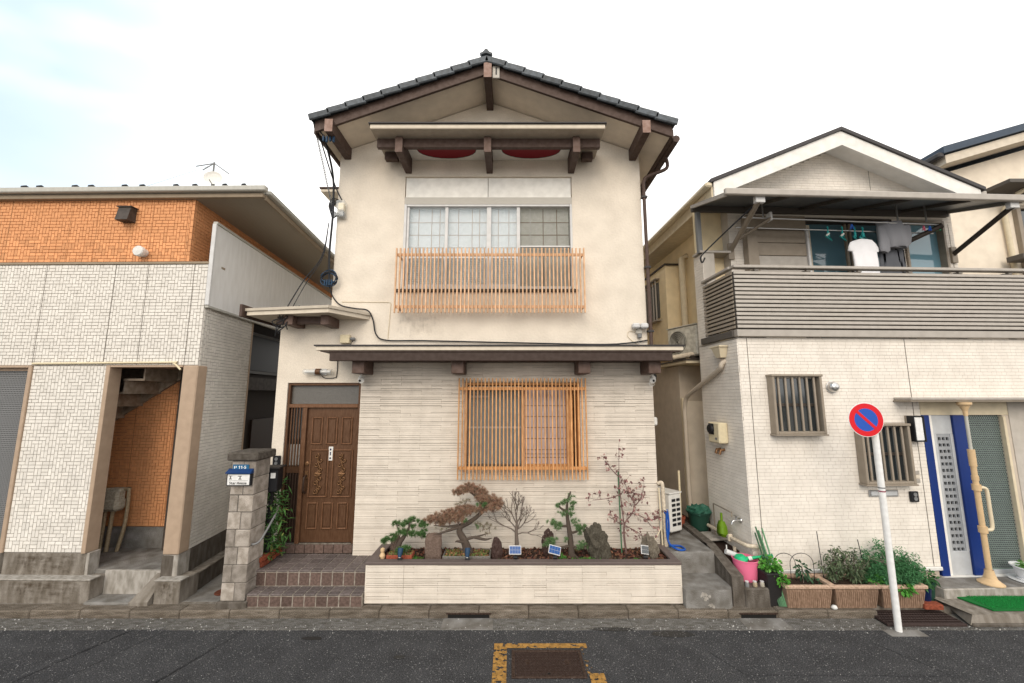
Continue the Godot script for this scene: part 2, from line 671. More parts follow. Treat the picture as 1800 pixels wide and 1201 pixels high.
	mat("cable", 0.020, 0.020, 0.023, 0.6)
	mat("blue_wire", 0.018, 0.05, 0.10, 0.5)
	mat("white_plastic", 0.72, 0.70, 0.66, 0.45, "blotch", V * 0.4)
	mat("ivory", 0.72, 0.62, 0.42, 0.5, "blotch", V * 0.4)
	mat("pvc", 0.70, 0.60, 0.47, 0.45, "grime", V * 0.4)
	mat("ac_body", 0.66, 0.63, 0.55, 0.5, "grime", V * 0.8)
	mat("white_paint", 0.80, 0.79, 0.77, 0.4, "blotch", V * 0.5)
	mat("sign_red", 0.62, 0.012, 0.02, 0.35)
	mat("sign_blue", 0.020, 0.085, 0.42, 0.35)
	mat("plate_blue", 0.02, 0.115, 0.23, 0.35)
	mat("lip_blue", 0.012, 0.04, 0.13, 0.35)
	mat("pink", 0.78, 0.17, 0.29, 0.4)
	mat("green_plastic", 0.015, 0.42, 0.17, 0.4)
	mat("lime_plastic", 0.13, 0.24, 0.012, 0.4)
	mat("dark_green", 0.012, 0.045, 0.030, 0.5)
	mat("stake_green", 0.075, 0.165, 0.085, 0.5)
	mat("hose_blue", 0.012, 0.075, 0.34, 0.35)
	mat("mat_green", 0.012, 0.17, 0.035, 0.95, "speck", V * 0.25)
	mat("terracotta", 0.40, 0.265, 0.185, 0.85, "grime2", Vector3(0.25, 0.5, 0.25), "grain", V * 0.2)
	mat("terracotta_rim", 0.54, 0.375, 0.275, 0.8, "grime", V * 0.3)
	mat("clay_red", 0.36, 0.09, 0.05, 0.8, "grime", V * 0.3)
	mat("charcoal_pot", 0.022, 0.020, 0.020, 0.5)
	mat("navy_pot", 0.006, 0.014, 0.055, 0.3)
	mat("soil", 0.075, 0.045, 0.032, 1.0, "soil", V * 0.3, "", V, "rough_n", V, 1.0)
	mat("bark", 0.165, 0.13, 0.105, 0.95, "bark", Vector3(0.12, 0.3, 0.12), "", V, "rough_n", V, 1.0)
	mat("bark_grey", 0.26, 0.215, 0.18, 0.95, "bark", Vector3(0.1, 0.3, 0.1))
	mat("twig", 0.23, 0.175, 0.15, 0.9)
	mat("maple_twig", 0.165, 0.095, 0.085, 0.9)
	mat("rock_brown", 0.34, 0.25, 0.205, 0.9, "bark", Vector3(0.1, 0.5, 0.1), "grime", V * 0.3, "rough_n", V, 1.0)
	mat("rock_green", 0.17, 0.155, 0.12, 0.9, "bark", V * 0.35, "grime", V * 0.3, "rough_n", V, 1.0)
	mat("rock_maroon", 0.12, 0.072, 0.062, 0.6, "bark", V * 0.3, "grime", V * 0.2)
	mat("rock_pale", 0.34, 0.30, 0.24, 0.9, "bark", V * 0.2, "grime", V * 0.2, "rough_n", V, 1.0)
	mat("rim_brown", 0.135, 0.105, 0.095, 0.6, "blotch", V * 0.5)
	mat("tray", 0.20, 0.185, 0.165, 0.7, "grime", V * 0.3)
	mat("solar_cell", 0.018, 0.075, 0.24, 0.25)
	mat("gravel_white", 0.7, 0.69, 0.66, 0.9)
	mat("shirt_white", 0.82, 0.81, 0.83, 0.95)
	mat("cloth_grey", 0.27, 0.27, 0.29, 0.95, "grain", V * 0.15)
	mat("cloth_dark", 0.12, 0.125, 0.14, 0.95, "grain", V * 0.15)
	mat("hanger", 0.03, 0.36, 0.36, 0.4)
	mat("peg_blue", 0.02, 0.12, 0.55, 0.4)
	mat("peg_pink", 0.65, 0.15, 0.22, 0.4)
	mat("ceramic", 0.78, 0.78, 0.78, 0.2)
	for k: Array in [["leaf", 0.8], ["needle", 0.7]]:
		var m := mat(k[0], 1, 1, 1, k[1])
		m.vertex_color_use_as_albedo = true
		m.backlight_enabled = true
		m.backlight = Color(0.12, 0.12, 0.08)
	var gl := StandardMaterial3D.new()
	gl.albedo_color = Color(0.85, 0.92, 0.95, 0.12)
	gl.transparency = BaseMaterial3D.TRANSPARENCY_ALPHA
	gl.roughness = 0.03
	gl.metallic_specular = 0.16
	M["glass"] = gl
	var dg := mat("dark_glass", 0.028, 0.036, 0.040, 0.06)
	dg.metallic_specular = 0.8
	var bg := mat("blue_glass", 0.045, 0.085, 0.105, 0.05)
	bg.metallic_specular = 0.8
	var fr := mat("frosted", 0.105, 0.095, 0.082, 0.35, "blotch", V * 0.5, "", V, "glass_n", V * 0.2, 0.5)
	fr.metallic_specular = 0.6
	for k: Array in [["stain", 0.16], ["stain_strong", 0.5]]:
		var sm := StandardMaterial3D.new()
		sm.albedo_texture = stain_picture(31 if k[0] == "stain" else 37, k[1])
		sm.transparency = BaseMaterial3D.TRANSPARENCY_ALPHA
		sm.roughness = 0.9
		sm.metallic_specular = 0.2
		M[k[0]] = sm
	var sn := StandardMaterial3D.new()
	sn.albedo_color = Color(0.50, 0.50, 0.46, 0.22)
	sn.transparency = BaseMaterial3D.TRANSPARENCY_ALPHA
	sn.roughness = 0.8
	M["screen"] = sn
	var cl := StandardMaterial3D.new()
	cl.albedo_color = Color(0.9, 0.92, 0.92, 0.14)
	cl.transparency = BaseMaterial3D.TRANSPARENCY_ALPHA
	cl.roughness = 0.2
	M["clear"] = cl


# ---------------------------------------------------------------- the ground
func ground() -> void:
	var s := S.new()
	s.box(-120, 120, -0.6, -0.012, -150, 60)
	struct(put(self, "ground", s, M.concrete_pale))
	s = S.new()
	s.box(-60, 60, -0.011, 0.0, -5.02, 1.6)
	var road := put(self, "road", s, M.asphalt)
	struct(road)
	# darker relaid strips, skewed as they lie on the road
	for q: Array in [[-4.62, -3.9, -4.6, -6.3], [-3.05, -3.02, -3.62, -3.59], [-4.32, -4.28, -5.05, -5.0]]:
		s = S.new()
		s.hexa([Vector3(q[0], 0.001, -5.0), Vector3(q[1], 0.001, -5.0), Vector3(q[2] + 0.0, 0.001, -3.2), Vector3(q[3], 0.001, -3.2), Vector3(q[0], 0.004, -5.0), Vector3(q[1], 0.004, -5.0), Vector3(q[2], 0.004, -3.2), Vector3(q[3], 0.004, -3.2)])
		put(road, "asphalt_patch", s, M.asphalt_patch)
	for q: Array in [[2.05, 2.25, -4.55, -4.2], [2.25, 4.2, -4.2, -4.19], [4.2, 3.9, -4.19, -4.7]]:
		var a := Vector3(q[0], 0.001, q[2])
		var b := Vector3(q[1], 0.001, q[3])
		var sd := (b - a).cross(Vector3.UP).normalized() * 0.008
		s = S.new()
		s.hexa([a - sd, a + sd, b + sd, b - sd, a - sd + Vector3(0, 0.003, 0), a + sd + Vector3(0, 0.003, 0), b + sd + Vector3(0, 0.003, 0), b - sd + Vector3(0, 0.003, 0)])
		put(road, "crack", s, M.asphalt_patch)
	for q: Array in [[1.15, -4.95, 0.26, 0.035], [1.80, -4.86, 0.24, 0.06], [-2.2, -4.78, 0.11, 0.03], [-1.15, -4.46, 0.06, 0.03]]:
		s = S.new()
		var nz := noise(0.9, int(q[0] * 10))
		var poly := []
		for i in 20:
			var a := TAU * i / 20
			var k := 1.0 + 0.35 * nz.get_noise_2d(cos(a) * 1.5, sin(a) * 1.5)
			poly.append(Vector2(q[0] + cos(a) * q[2] * k, -q[1] + sin(a) * q[3] * k))
		s.prism(poly, 0.001, 0.005, Transform3D(Basis(Vector3.RIGHT, -PI / 2), Vector3.ZERO))
		put(road, "damp_stain", s, M.wet)
	# worn yellow marking round the manhole, with the chips that have come off
	var wear := noise(0.55, 77, FastNoiseLite.TYPE_SIMPLEX_SMOOTH, 4)
	s = S.new()
	for q: Array in [[-0.19, 0.79, -4.685, -4.605, 0.16], [-0.19, -0.055, -4.605, -4.05, 0.08], [0.74, 0.88, -4.22, -4.0, 0.12], [0.73, 0.78, -4.60, -4.22, -0.36]]:
		var st := 0.008
		var x: float = q[0]
		while x < q[1]:
			var z: float = q[2]
			while z < q[3]:
				if wear.get_noise_2d(x * 18.0, z * 30.0) > -0.16 - q[4] and rng.randf() > 0.03:
					s.quad(Vector3(x, 0.006, z), Vector3(x, 0.006, z + st), Vector3(x + st, 0.006, z + st), Vector3(x + st, 0.006, z))
				z += st
			x += st
	put(road, "yellow_marking", s, M.road_yellow)
	# stone chips showing in the worn asphalt, and grit along the gutter
	s = S.new()
	for k in 22000:
		var x := rng.randf_range(-7.0, 7.0)
		var z := lerpf(-5.02, -3.7, pow(rng.randf(), 1.2))
		var e := rng.randf_range(0.003, 0.0075)
		var g := rng.randf_range(0.03, 0.30) if rng.randf() < 0.988 else rng.randf_range(0.35, 0.55)
		s.col = Color(g, g * 0.985, g * 0.96)
		var a := rng.randf() * TAU
		var u := Vector3(cos(a), 0, sin(a)) * e
		var v := Vector3(-sin(a), 0, cos(a)) * e * rng.randf_range(0.5, 1.0)
		var c := Vector3(x, 0.0052 + rng.randf() * 0.0006, z)
		s.quad(c - u, c + v, c + u, c - v)
	put(road, "aggregate", s, M.leaf).set_meta("kind", "stuff")
	s = S.new()
	for k in 650:
		var x := rng.randf_range(-7.0, 7.0)
		var z := -4.96 + rng.randfn(0, 0.035) if rng.randf() < 0.6 else rng.randf_range(-5.17, -4.95)
		var g := rng.randf_range(0.15, 0.6)
		s.col = Color(g, g * 0.97, g * 0.92)
		var e := rng.randf_range(0.003, 0.008)
		s.obox(Vector3(x, 0.006, z), Vector3(e * 1.6, e, e * 1.2), Basis(rand_dir(), rng.randf() * TAU))
	put(road, "grit", s, M.leaf).set_meta("kind", "stuff")
	# concrete gutter strip in slabs
	var strip := Node3D.new()
	strip.name = "gutter_strip"
	add_child(strip)
	struct(strip)
	var gt := tones("gutter", [0.95, 1.0, 1.05])
	var xx := -7.6
	while xx < 7.2:
		if not (xx < 4.4 and xx + 0.6 > 4.4 - 0.6 and false):
			place(strip, "gutter_slab", unit_box(Vector3(1.797, 0.06, 0.235), 0.004), gt[rng.randi() % 3], Transform3D(Basis.IDENTITY, Vector3(xx + 0.9, -0.026 + rng.randf_range(-0.001, 0.001), -5.055)))
		xx += 1.8
	# kerb stones
	var kerb := Node3D.new()
	kerb.name = "kerb"
	add_child(kerb)
	struct(kerb)
	var kt := tones("kerb", [0.92, 1.0, 1.08])
	xx = -7.6
	while xx < 4.2:
		place(kerb, "kerb_stone", unit_box(Vector3(0.596, 0.15, 0.17), 0.012), kt[rng.randi() % 3], Transform3D(ry(rng.randf_range(-0.2, 0.2)), Vector3(xx + 0.3, 0.012 + rng.randf_range(-0.004, 0.003), -5.262)))
		xx += 0.6
	# drain slots
	for q: Array in [[-0.52, 0.5], [2.96, 0.42]]:
		var d := thing("drain_inlet", "dark drain slot with iron lip in the kerb %s" % ["below the planter bed" if q[0] < 0 else "below the black plant pot"], "drain", Vector3(q[0], 0, -5.2), 0, "drain slots in the kerb")
		bx(d, "slot", M.void, -q[1] / 2, q[1] / 2, 0.004, 0.05, 0.0, 0.026)
		bx(d, "lip", M.iron, -q[1] / 2 - 0.02, q[1] / 2 + 0.02, 0.05, 0.062, 0.0, 0.034)
		bx(d, "apron", M.concrete_grey, -q[1] / 2 - 0.05, q[1] / 2 + 0.05, 0.002, 0.008, 0.03, 0.26)
	# paved strip behind the kerb
	s = S.new()
	s.box(-7.6, 4.25, -0.01, 0.078, -5.62, -5.345)
	struct(put(self, "footway", s, M.concrete))
	# narrow passage between the left house and the pillar
	s = S.new()
	s.hexa([Vector3(-4.25, 0.0, -5.40), Vector3(-3.48, 0.0, -5.40), Vector3(-3.48, 0.0, -12), Vector3(-5.2, 0.0, -12), Vector3(-4.25, 0.083, -5.40), Vector3(-3.48, 0.083, -5.40), Vector3(-3.48, 0.14, -12), Vector3(-5.2, 0.14, -12)])
	struct(put(self, "passage_floor", s, M.concrete_grey))


# basket-weave tiling of a rectangle, as the cladding of the left house has it
func weave(x0: float, x1: float, y0: float, y1: float, cell: float, gap: float, holes: Array, across := 0.5, up := 0.3) -> Array:
	var nx := int((x1 - x0) / cell)
	var ny := int((y1 - y0) / cell)
	var cw := (x1 - x0) / nx
	var ch := (y1 - y0) / ny
	var taken := {}
	var out := []
	for j in ny:
		for i in nx:
			if taken.has(Vector2i(i, j)):
				continue
			var w := 1
			var h := 1
			var q := rng.randf()
			if q < across and i + 1 < nx and not taken.has(Vector2i(i + 1, j)):
				w = 2
			elif q < across + up and j + 1 < ny:
				h = 2
			for a in w:
				for b in h:
					taken[Vector2i(i + a, j + b)] = true
			var x := x0 + i * cw
			var y := y0 + j * ch
			if not in_holes(x, y, w * cw, h * ch, holes):
				out.append([x + gap / 2, y + gap / 2, w * cw - gap, h * ch - gap])
	return out


func left_house() -> void:
	var h := thing("apartment_house", "two storey apartment house clad in white basket-weave tiles below and orange tiles above", "house", Vector3(-4.3, 0, -5.45), -1.0)
	var wt := tones("white_tile", [0.94, 1.0, 1.05])
	var ot := tones("orange_tile", [0.88, 1.0, 1.1])
	vcol("white_tiles", "white_tile")
	vcol("orange_tiles", "orange_tile")
	# front wall, white storeys
	var s := S.new()
	s.box(-4.2, -0.008, 3.06, 4.5, -0.06, -0.012)
	s.box(-2.30, -1.25, 0.63, 3.06, -0.145, -0.012)
	var wall := put(h, "front_wall", s, M.white_mortar)
	var rects := weave(-2.30, -1.262, 0.635, 3.055, 0.0455, 0.0072, [])
	var upper := weave(-3.5, -0.006, 3.065, 4.495, 0.0455, 0.0072, [])
	upper.sort_custom(func(a, b): return a[1] < b[1])
	rects.append_array(upper)
	pieces(wall, "white_tile", rects, -0.0115, 0.0, wt, M.white_tiles, 300, 0.0, 0.0008, 0.05)
	# fine panel joints in the cladding
	for x: float in [-2.33, -1.33, -0.86, -0.2]:
		bx(h, "panel_joint", M.joint_line, x - 0.004, x + 0.004, 3.07, 4.5, -0.006, 0.0015)
	bx(h, "flashing", M.eave_brown, -4.2, 0.012, 4.502, 4.535, -0.30, 0.012, 0.003)
	# orange storey, set in at the side
	s = S.new()
	s.box(-4.2, -0.298, 4.536, 5.5, -0.06, -0.012)
	var ow := put(h, "upper_wall", s, M.orange_mortar)
	pieces(ow, "orange_tile", weave(-3.5, -0.292, 4.54, 5.49, 0.0455, 0.0072, []), -0.0115, 0.0, ot, M.orange_tiles, 300, 0.0, 0.0008, 0.08)
	for x: float in [-3.0, -2.1, -1.7, -0.9, -0.36]:
		bx(h, "panel_joint", M.orange_mortar, x - 0.003, x + 0.003, 4.54, 5.49, -0.006, 0.0012)
	# side walls stand a little askew to the front
	s = S.new()
	s.box(-0.06, -0.012, 0.61, 4.5, -1.22, -0.022)
	var side := put(h, "side_wall", s, M.white_mortar)
	side.rotation_degrees.y = 6.05
	rects = weave(-1.21, -0.014, 0.615, 4.495, 0.0455, 0.008, [], 0.62, 0.12)
	var j := S.new()
	for r: Array in rects:
		var g := 1.0 + rng.randf_range(-0.05, 0.05)
		j.col = Color(g, g, g)
		j.box(-0.0115, 0.0, r[1], r[1] + r[3], r[0], r[0] + r[2])
	put(side, "white_tiles", j, M.white_tiles).set_meta("kind", "stuff")
	s = S.new()
	s.box(-0.36, -0.302, 4.536, 5.5, -6.5, -0.052)
	var os := put(h, "upper_side_wall", s, M.orange_mortar)
	os.rotation_degrees.y = 6.05
	j = S.new()
	for r: Array in weave(-6.4, -0.05, 4.54, 5.495, 0.0455, 0.008, [], 0.62, 0.12):
		var g := 1.0 + rng.randf_range(-0.08, 0.08)
		j.col = Color(g, g, g)
		j.box(-0.3015, -0.29, r[1], r[1] + r[3], r[0], r[0] + r[2])
	put(os, "orange_tiles", j, M.orange_tiles).set_meta("kind", "stuff")
	# set-back dark wall along the passage, with a strip window and a door
	var rec := Node3D.new()
	rec.name = "rear_wing"
	h.add_child(rec)
	rec.rotation_degrees.y = 6.05
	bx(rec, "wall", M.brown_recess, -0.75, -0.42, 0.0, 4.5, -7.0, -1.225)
	bx(rec, "corner_trim", M.beige_trim, -0.10, 0.006, 0.61, 3.9, -1.245, -1.2225)
	bx(rec, "window", M.black, -0.415, -0.40, 3.12, 3.80, -4.6, -1.5)
	for y: float in [3.08, 3.80]:
		bx(rec, "window_frame", M.mesh_grey, -0.419, -0.38, y - 0.02, y + 0.03, -4.7, -1.4)
	bx(rec, "ledge", M.stair_steel, -0.419, -0.30, 2.75, 2.98, -5.5, -1.3)
	bx(rec, "passage_door", M.dark_bronze, -0.415, -0.385, 0.2, 2.2, -3.0, -2.2)
	bx(rec, "back_screen", M.orange_mortar, -0.41, 0.4, 0.0, 3.0, -6.0, -5.9)
	# metal panel along the side
	var pan := Node3D.new()
	pan.name = "screen_panel"
	h.add_child(pan)
	pan.rotation_degrees.y = 6.05
	for k in 3:
		bx(pan, "sheet", M.panel_metal, 0.012, 0.035, 3.905, 5.10, -0.02 - 1.62 * (k + 1), -0.022 - 1.62 * k - 0.004)
	bx(pan, "frame_top", M.eave_grey, 0.0, 0.06, 5.10, 5.135, -4.9, 0.0, 0.004)
	bx(pan, "frame_bottom", M.eave_grey, 0.0, 0.05, 3.87, 3.905, -4.9, 0.0, 0.004)
	bx(pan, "frame_front", M.aluminium, 0.0, 0.055, 3.906, 5.099, -0.020, 0.012, 0.004)
	# roof: slab, front gutter, side eave
	s = S.new()
	s.prism([Vector2(-4.4, 0.02), Vector2(0.70, 0.02), Vector2(0.02, -6.6), Vector2(-4.4, -6.6)], -0.02, 0.02, Transform3D(Basis(Vector3.RIGHT, Vector3(0, 0, 1), Vector3(0, 1, 0)), Vector3(0, 5.49, 0)))
	put(h, "soffit", s, M.soffit_dark)
	s = S.new()
	s.prism([Vector2(-4.4, 0.05), Vector2(0.72, 0.05), Vector2(0.03, -6.6), Vector2(-4.4, -6.6)], -0.045, 0.045, Transform3D(Basis(Vector3.RIGHT, Vector3(0, 0, 1), Vector3(0, 1, 0)), Vector3(0, 5.557, 0)))
	var roof := put(h, "roof", s, M.eave_grey)
	bx(h, "fascia", M.eave_brown, -4.4, 0.735, 5.465, 5.53, 0.022, 0.075, 0.006)
	bx(h, "gutter", M.eave_grey, -4.4, 0.80, 5.535, 5.615, 0.052, 0.14, 0.012)
	var eave := Node3D.new()
	eave.name = "side_eave"
	h.add_child(eave)
	eave.rotation_degrees.y = 6.05
	bx(eave, "fascia", M.eave_brown, 0.70, 0.735, 5.45, 5.53, -6.6, 0.085, 0.006)
	bx(eave, "gutter", M.eave_grey, 0.715, 0.80, 5.535, 5.60, -6.6, 0.08, 0.012)
	for k in 12:
		var x := [-2.86, -2.63, -2.10, -1.86, -1.36, -1.10, -0.60, -0.32, 0.12, 0.40, -3.3, -3.55][k] as float
		s = S.new()
		s.tube([Vector3(x, 5.60, 0.03), Vector3(x, 5.68, 0.03), Vector3(x, 5.70, 0.0), Vector3(x, 5.68, -0.06), Vector3(x, 5.60, -0.08)], 0.022, 6)
		put(roof, "snow_guard", s, M.cable)
	# stair opening: trims, alcove, stairs, base
	bx(h, "opening_trim", M.beige_trim, -1.262, -1.205, 0.63, 3.06, -0.15, 0.022, 0.004)
	bx(h, "opening_trim", M.beige_trim, -1.204, -0.2, 3.035, 3.06, -0.22, 0.02, 0.003)
	bx(h, "corner_post", M.beige_trim, -0.198, 0.012, 0.62, 3.058, -0.16, 0.016, 0.012)
	bx(h, "corner_post", M.beige_trim, -0.245, -0.1985, 0.42, 3.03, -0.80, -0.12, 0.004)
	bx(h, "opening_trim", M.beige_trim, -2.352, -2.302, 0.63, 3.06, -0.2, 0.02, 0.004)
	bx(h, "opening_trim", M.beige_trim, -4.2, -2.353, 3.03, 3.06, -0.1, 0.02, 0.003)
	var al := Node3D.new()
	al.name = "stair_alcove"
	h.add_child(al)
	bx(al, "floor", M.concrete_grey, -2.3, -0.15, 0.2, 0.395, -2.2, -0.10, 0.01)
	s = S.new()
	s.box(-2.3, -0.2, 0.69, 3.1, -1.0, -0.862)
	var back := put(al, "back_wall", s, M.orange_mortar)
	var ar := weave(-2.28, -0.87, 0.70, 3.05, 0.0455, 0.0072, [])
	pieces(back, "orange_tile", ar, -0.8615, -0.85, ot, M.orange_tiles, 0, 0.0, 0.0008, 0.08)
	for x: float in [-1.6, -0.98]:
		bx(al, "panel_joint", M.orange_mortar, x - 0.004, x + 0.004, 0.7, 3.05, -0.856, -0.848)
	bx(al, "base_board", M.concrete_grey, -2.3, -0.2, 0.395, 0.688, -1.0, -0.845)
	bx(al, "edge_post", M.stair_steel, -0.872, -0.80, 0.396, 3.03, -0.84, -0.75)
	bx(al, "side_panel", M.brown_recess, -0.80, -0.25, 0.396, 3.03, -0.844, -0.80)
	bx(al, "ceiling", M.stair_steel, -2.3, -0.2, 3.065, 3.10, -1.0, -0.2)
	bx(al, "far_side_wall", M.orange_mortar, -2.36, -2.301, 0.2, 3.06, -1.0, -0.21)
	for k in 6:
		var x := -2.35 + 0.27 * k
		bx(al, "stair_tread", M.stair_paint, x, x + 0.31, 2.12 + 0.185 * k, 2.15 + 0.185 * k, -0.84, -0.25)
		bx(al, "stair_riser", M.stair_paint, x + 0.29, x + 0.31, 2.151 + 0.185 * k, 2.30 + 0.185 * k, -0.84, -0.25)
	s = S.new()
	s.hexa([Vector3(-2.3, 2.0, -0.845), Vector3(-2.3, 3.055, -0.845), Vector3(-0.88, 3.06, -0.845), Vector3(-0.88, 2.93, -0.845), Vector3(-2.3, 2.0, -0.80), Vector3(-2.3, 3.055, -0.80), Vector3(-0.88, 3.06, -0.80), Vector3(-0.88, 2.93, -0.80)])
	put(al, "stringer", s, M.stair_paint)
	# concrete base and its low ledge
	bx(h, "plinth", M.concrete, -2.30, -1.21, 0.34, 0.628, -0.148, -0.004, 0.006)
	bx(h, "plinth", M.concrete_pale, -0.20, 0.0, 0.34, 0.618, -0.2, -0.004, 0.006)
	bx(h, "plinth", M.concrete_pale, -1.2095, -1.17, 0.34, 0.628, -0.15, -0.006, 0.004)
	bx(h, "ledge", M.concrete, -4.2, -1.0, 0.0, 0.345, -0.3, 0.11, 0.01)
	bx(h, "ledge_cap", M.concrete_pale, -4.2, -0.99, 0.346, 0.362, -0.02, 0.122, 0.004)
	bx(h, "ledge", M.concrete, -0.17, 0.15, 0.0, 0.345, -0.2, 0.11, 0.01)
	bx(h, "ledge_cap", M.concrete_pale, -0.18, 0.16, 0.346, 0.360, -0.02, 0.12, 0.004)
	var sb := Node3D.new()
	sb.name = "side_base"
	h.add_child(sb)
	sb.rotation_degrees.y = 6.05
	bx(sb, "plinth", M.concrete_dark, -0.2, -0.004, 0.30, 0.608, -1.22, -0.01, 0.004)
	bx(sb, "ledge", M.concrete_dark, -0.2, 0.14, 0.0, 0.30, -6, -0.02, 0.01)
	bx(sb, "ledge_cap", M.concrete, -0.19, 0.15, 0.301, 0.318, -6, -0.03, 0.004)
	stain(h, -1.75, 0.47, 0.001, 1.1, 0.28, 0, true)
	stain(h, -1.6, 0.20, 0.1125, 1.2, 0.28, 0, true)
	stain(h, -2.6, 0.20, 0.1127, 0.9, 0.28, 0, true)
	stain(h, -0.0, 0.20, 0.1127, 0.3, 0.28, 0, true)
	# entry step with the sloping cheek
	bx(h, "entry_riser", M.concrete_pale, -1.0, -0.17, 0.10, 0.393, -0.12, -0.07, 0.006)
	bx(h, "entry_step", M.concrete_grey, -1.0, -0.30, 0.05, 0.115, -0.069, 0.16, 0.01)
	s = S.new()
	s.hexa([Vector3(-0.42, 0.06, 0.17), Vector3(-0.18, 0.06, 0.17), Vector3(-0.18, 0.06, -0.07), Vector3(-0.34, 0.06, -0.07), Vector3(-0.42, 0.12, 0.17), Vector3(-0.18, 0.13, 0.17), Vector3(-0.18, 0.37, -0.07), Vector3(-0.30, 0.37, -0.07)])
	put(h, "cheek", s, M.concrete)
	# mesh screen in the opening at the far left
	var sc := Node3D.new()
	sc.name = "mesh_screen"
	h.add_child(sc)
	bx(sc, "backing", M.void, -4.2, -2.36, 0.4, 3.03, -0.30, -0.28)
	for q: Array in [[-2.39, -2.354, 0.66, 3.028], [-4.2, -2.391, 0.66, 0.70], [-4.2, -2.391, 2.99, 3.028]]:
		bx(sc, "frame", M.beige_trim, q[0], q[1], q[2], q[3], -0.10, -0.05)
	s = S.new()
	var x := -3.2
	while x < -2.39:
		s.box(x, x + 0.014, 0.70, 2.99, -0.082, -0.076)
		x += 0.022
	var y := 0.71
	while y < 2.98:
		s.box(-3.2, -2.391, y, y + 0.013, -0.0755, -0.070)
		y += 0.026
	var me := put(sc, "mesh", s, M.mesh_grey)
	me.set_meta("kind", "stuff")
	bx(h, "screen_sill", M.concrete_dark, -4.2, -2.303, 0.35, 0.655, -0.25, -0.06)


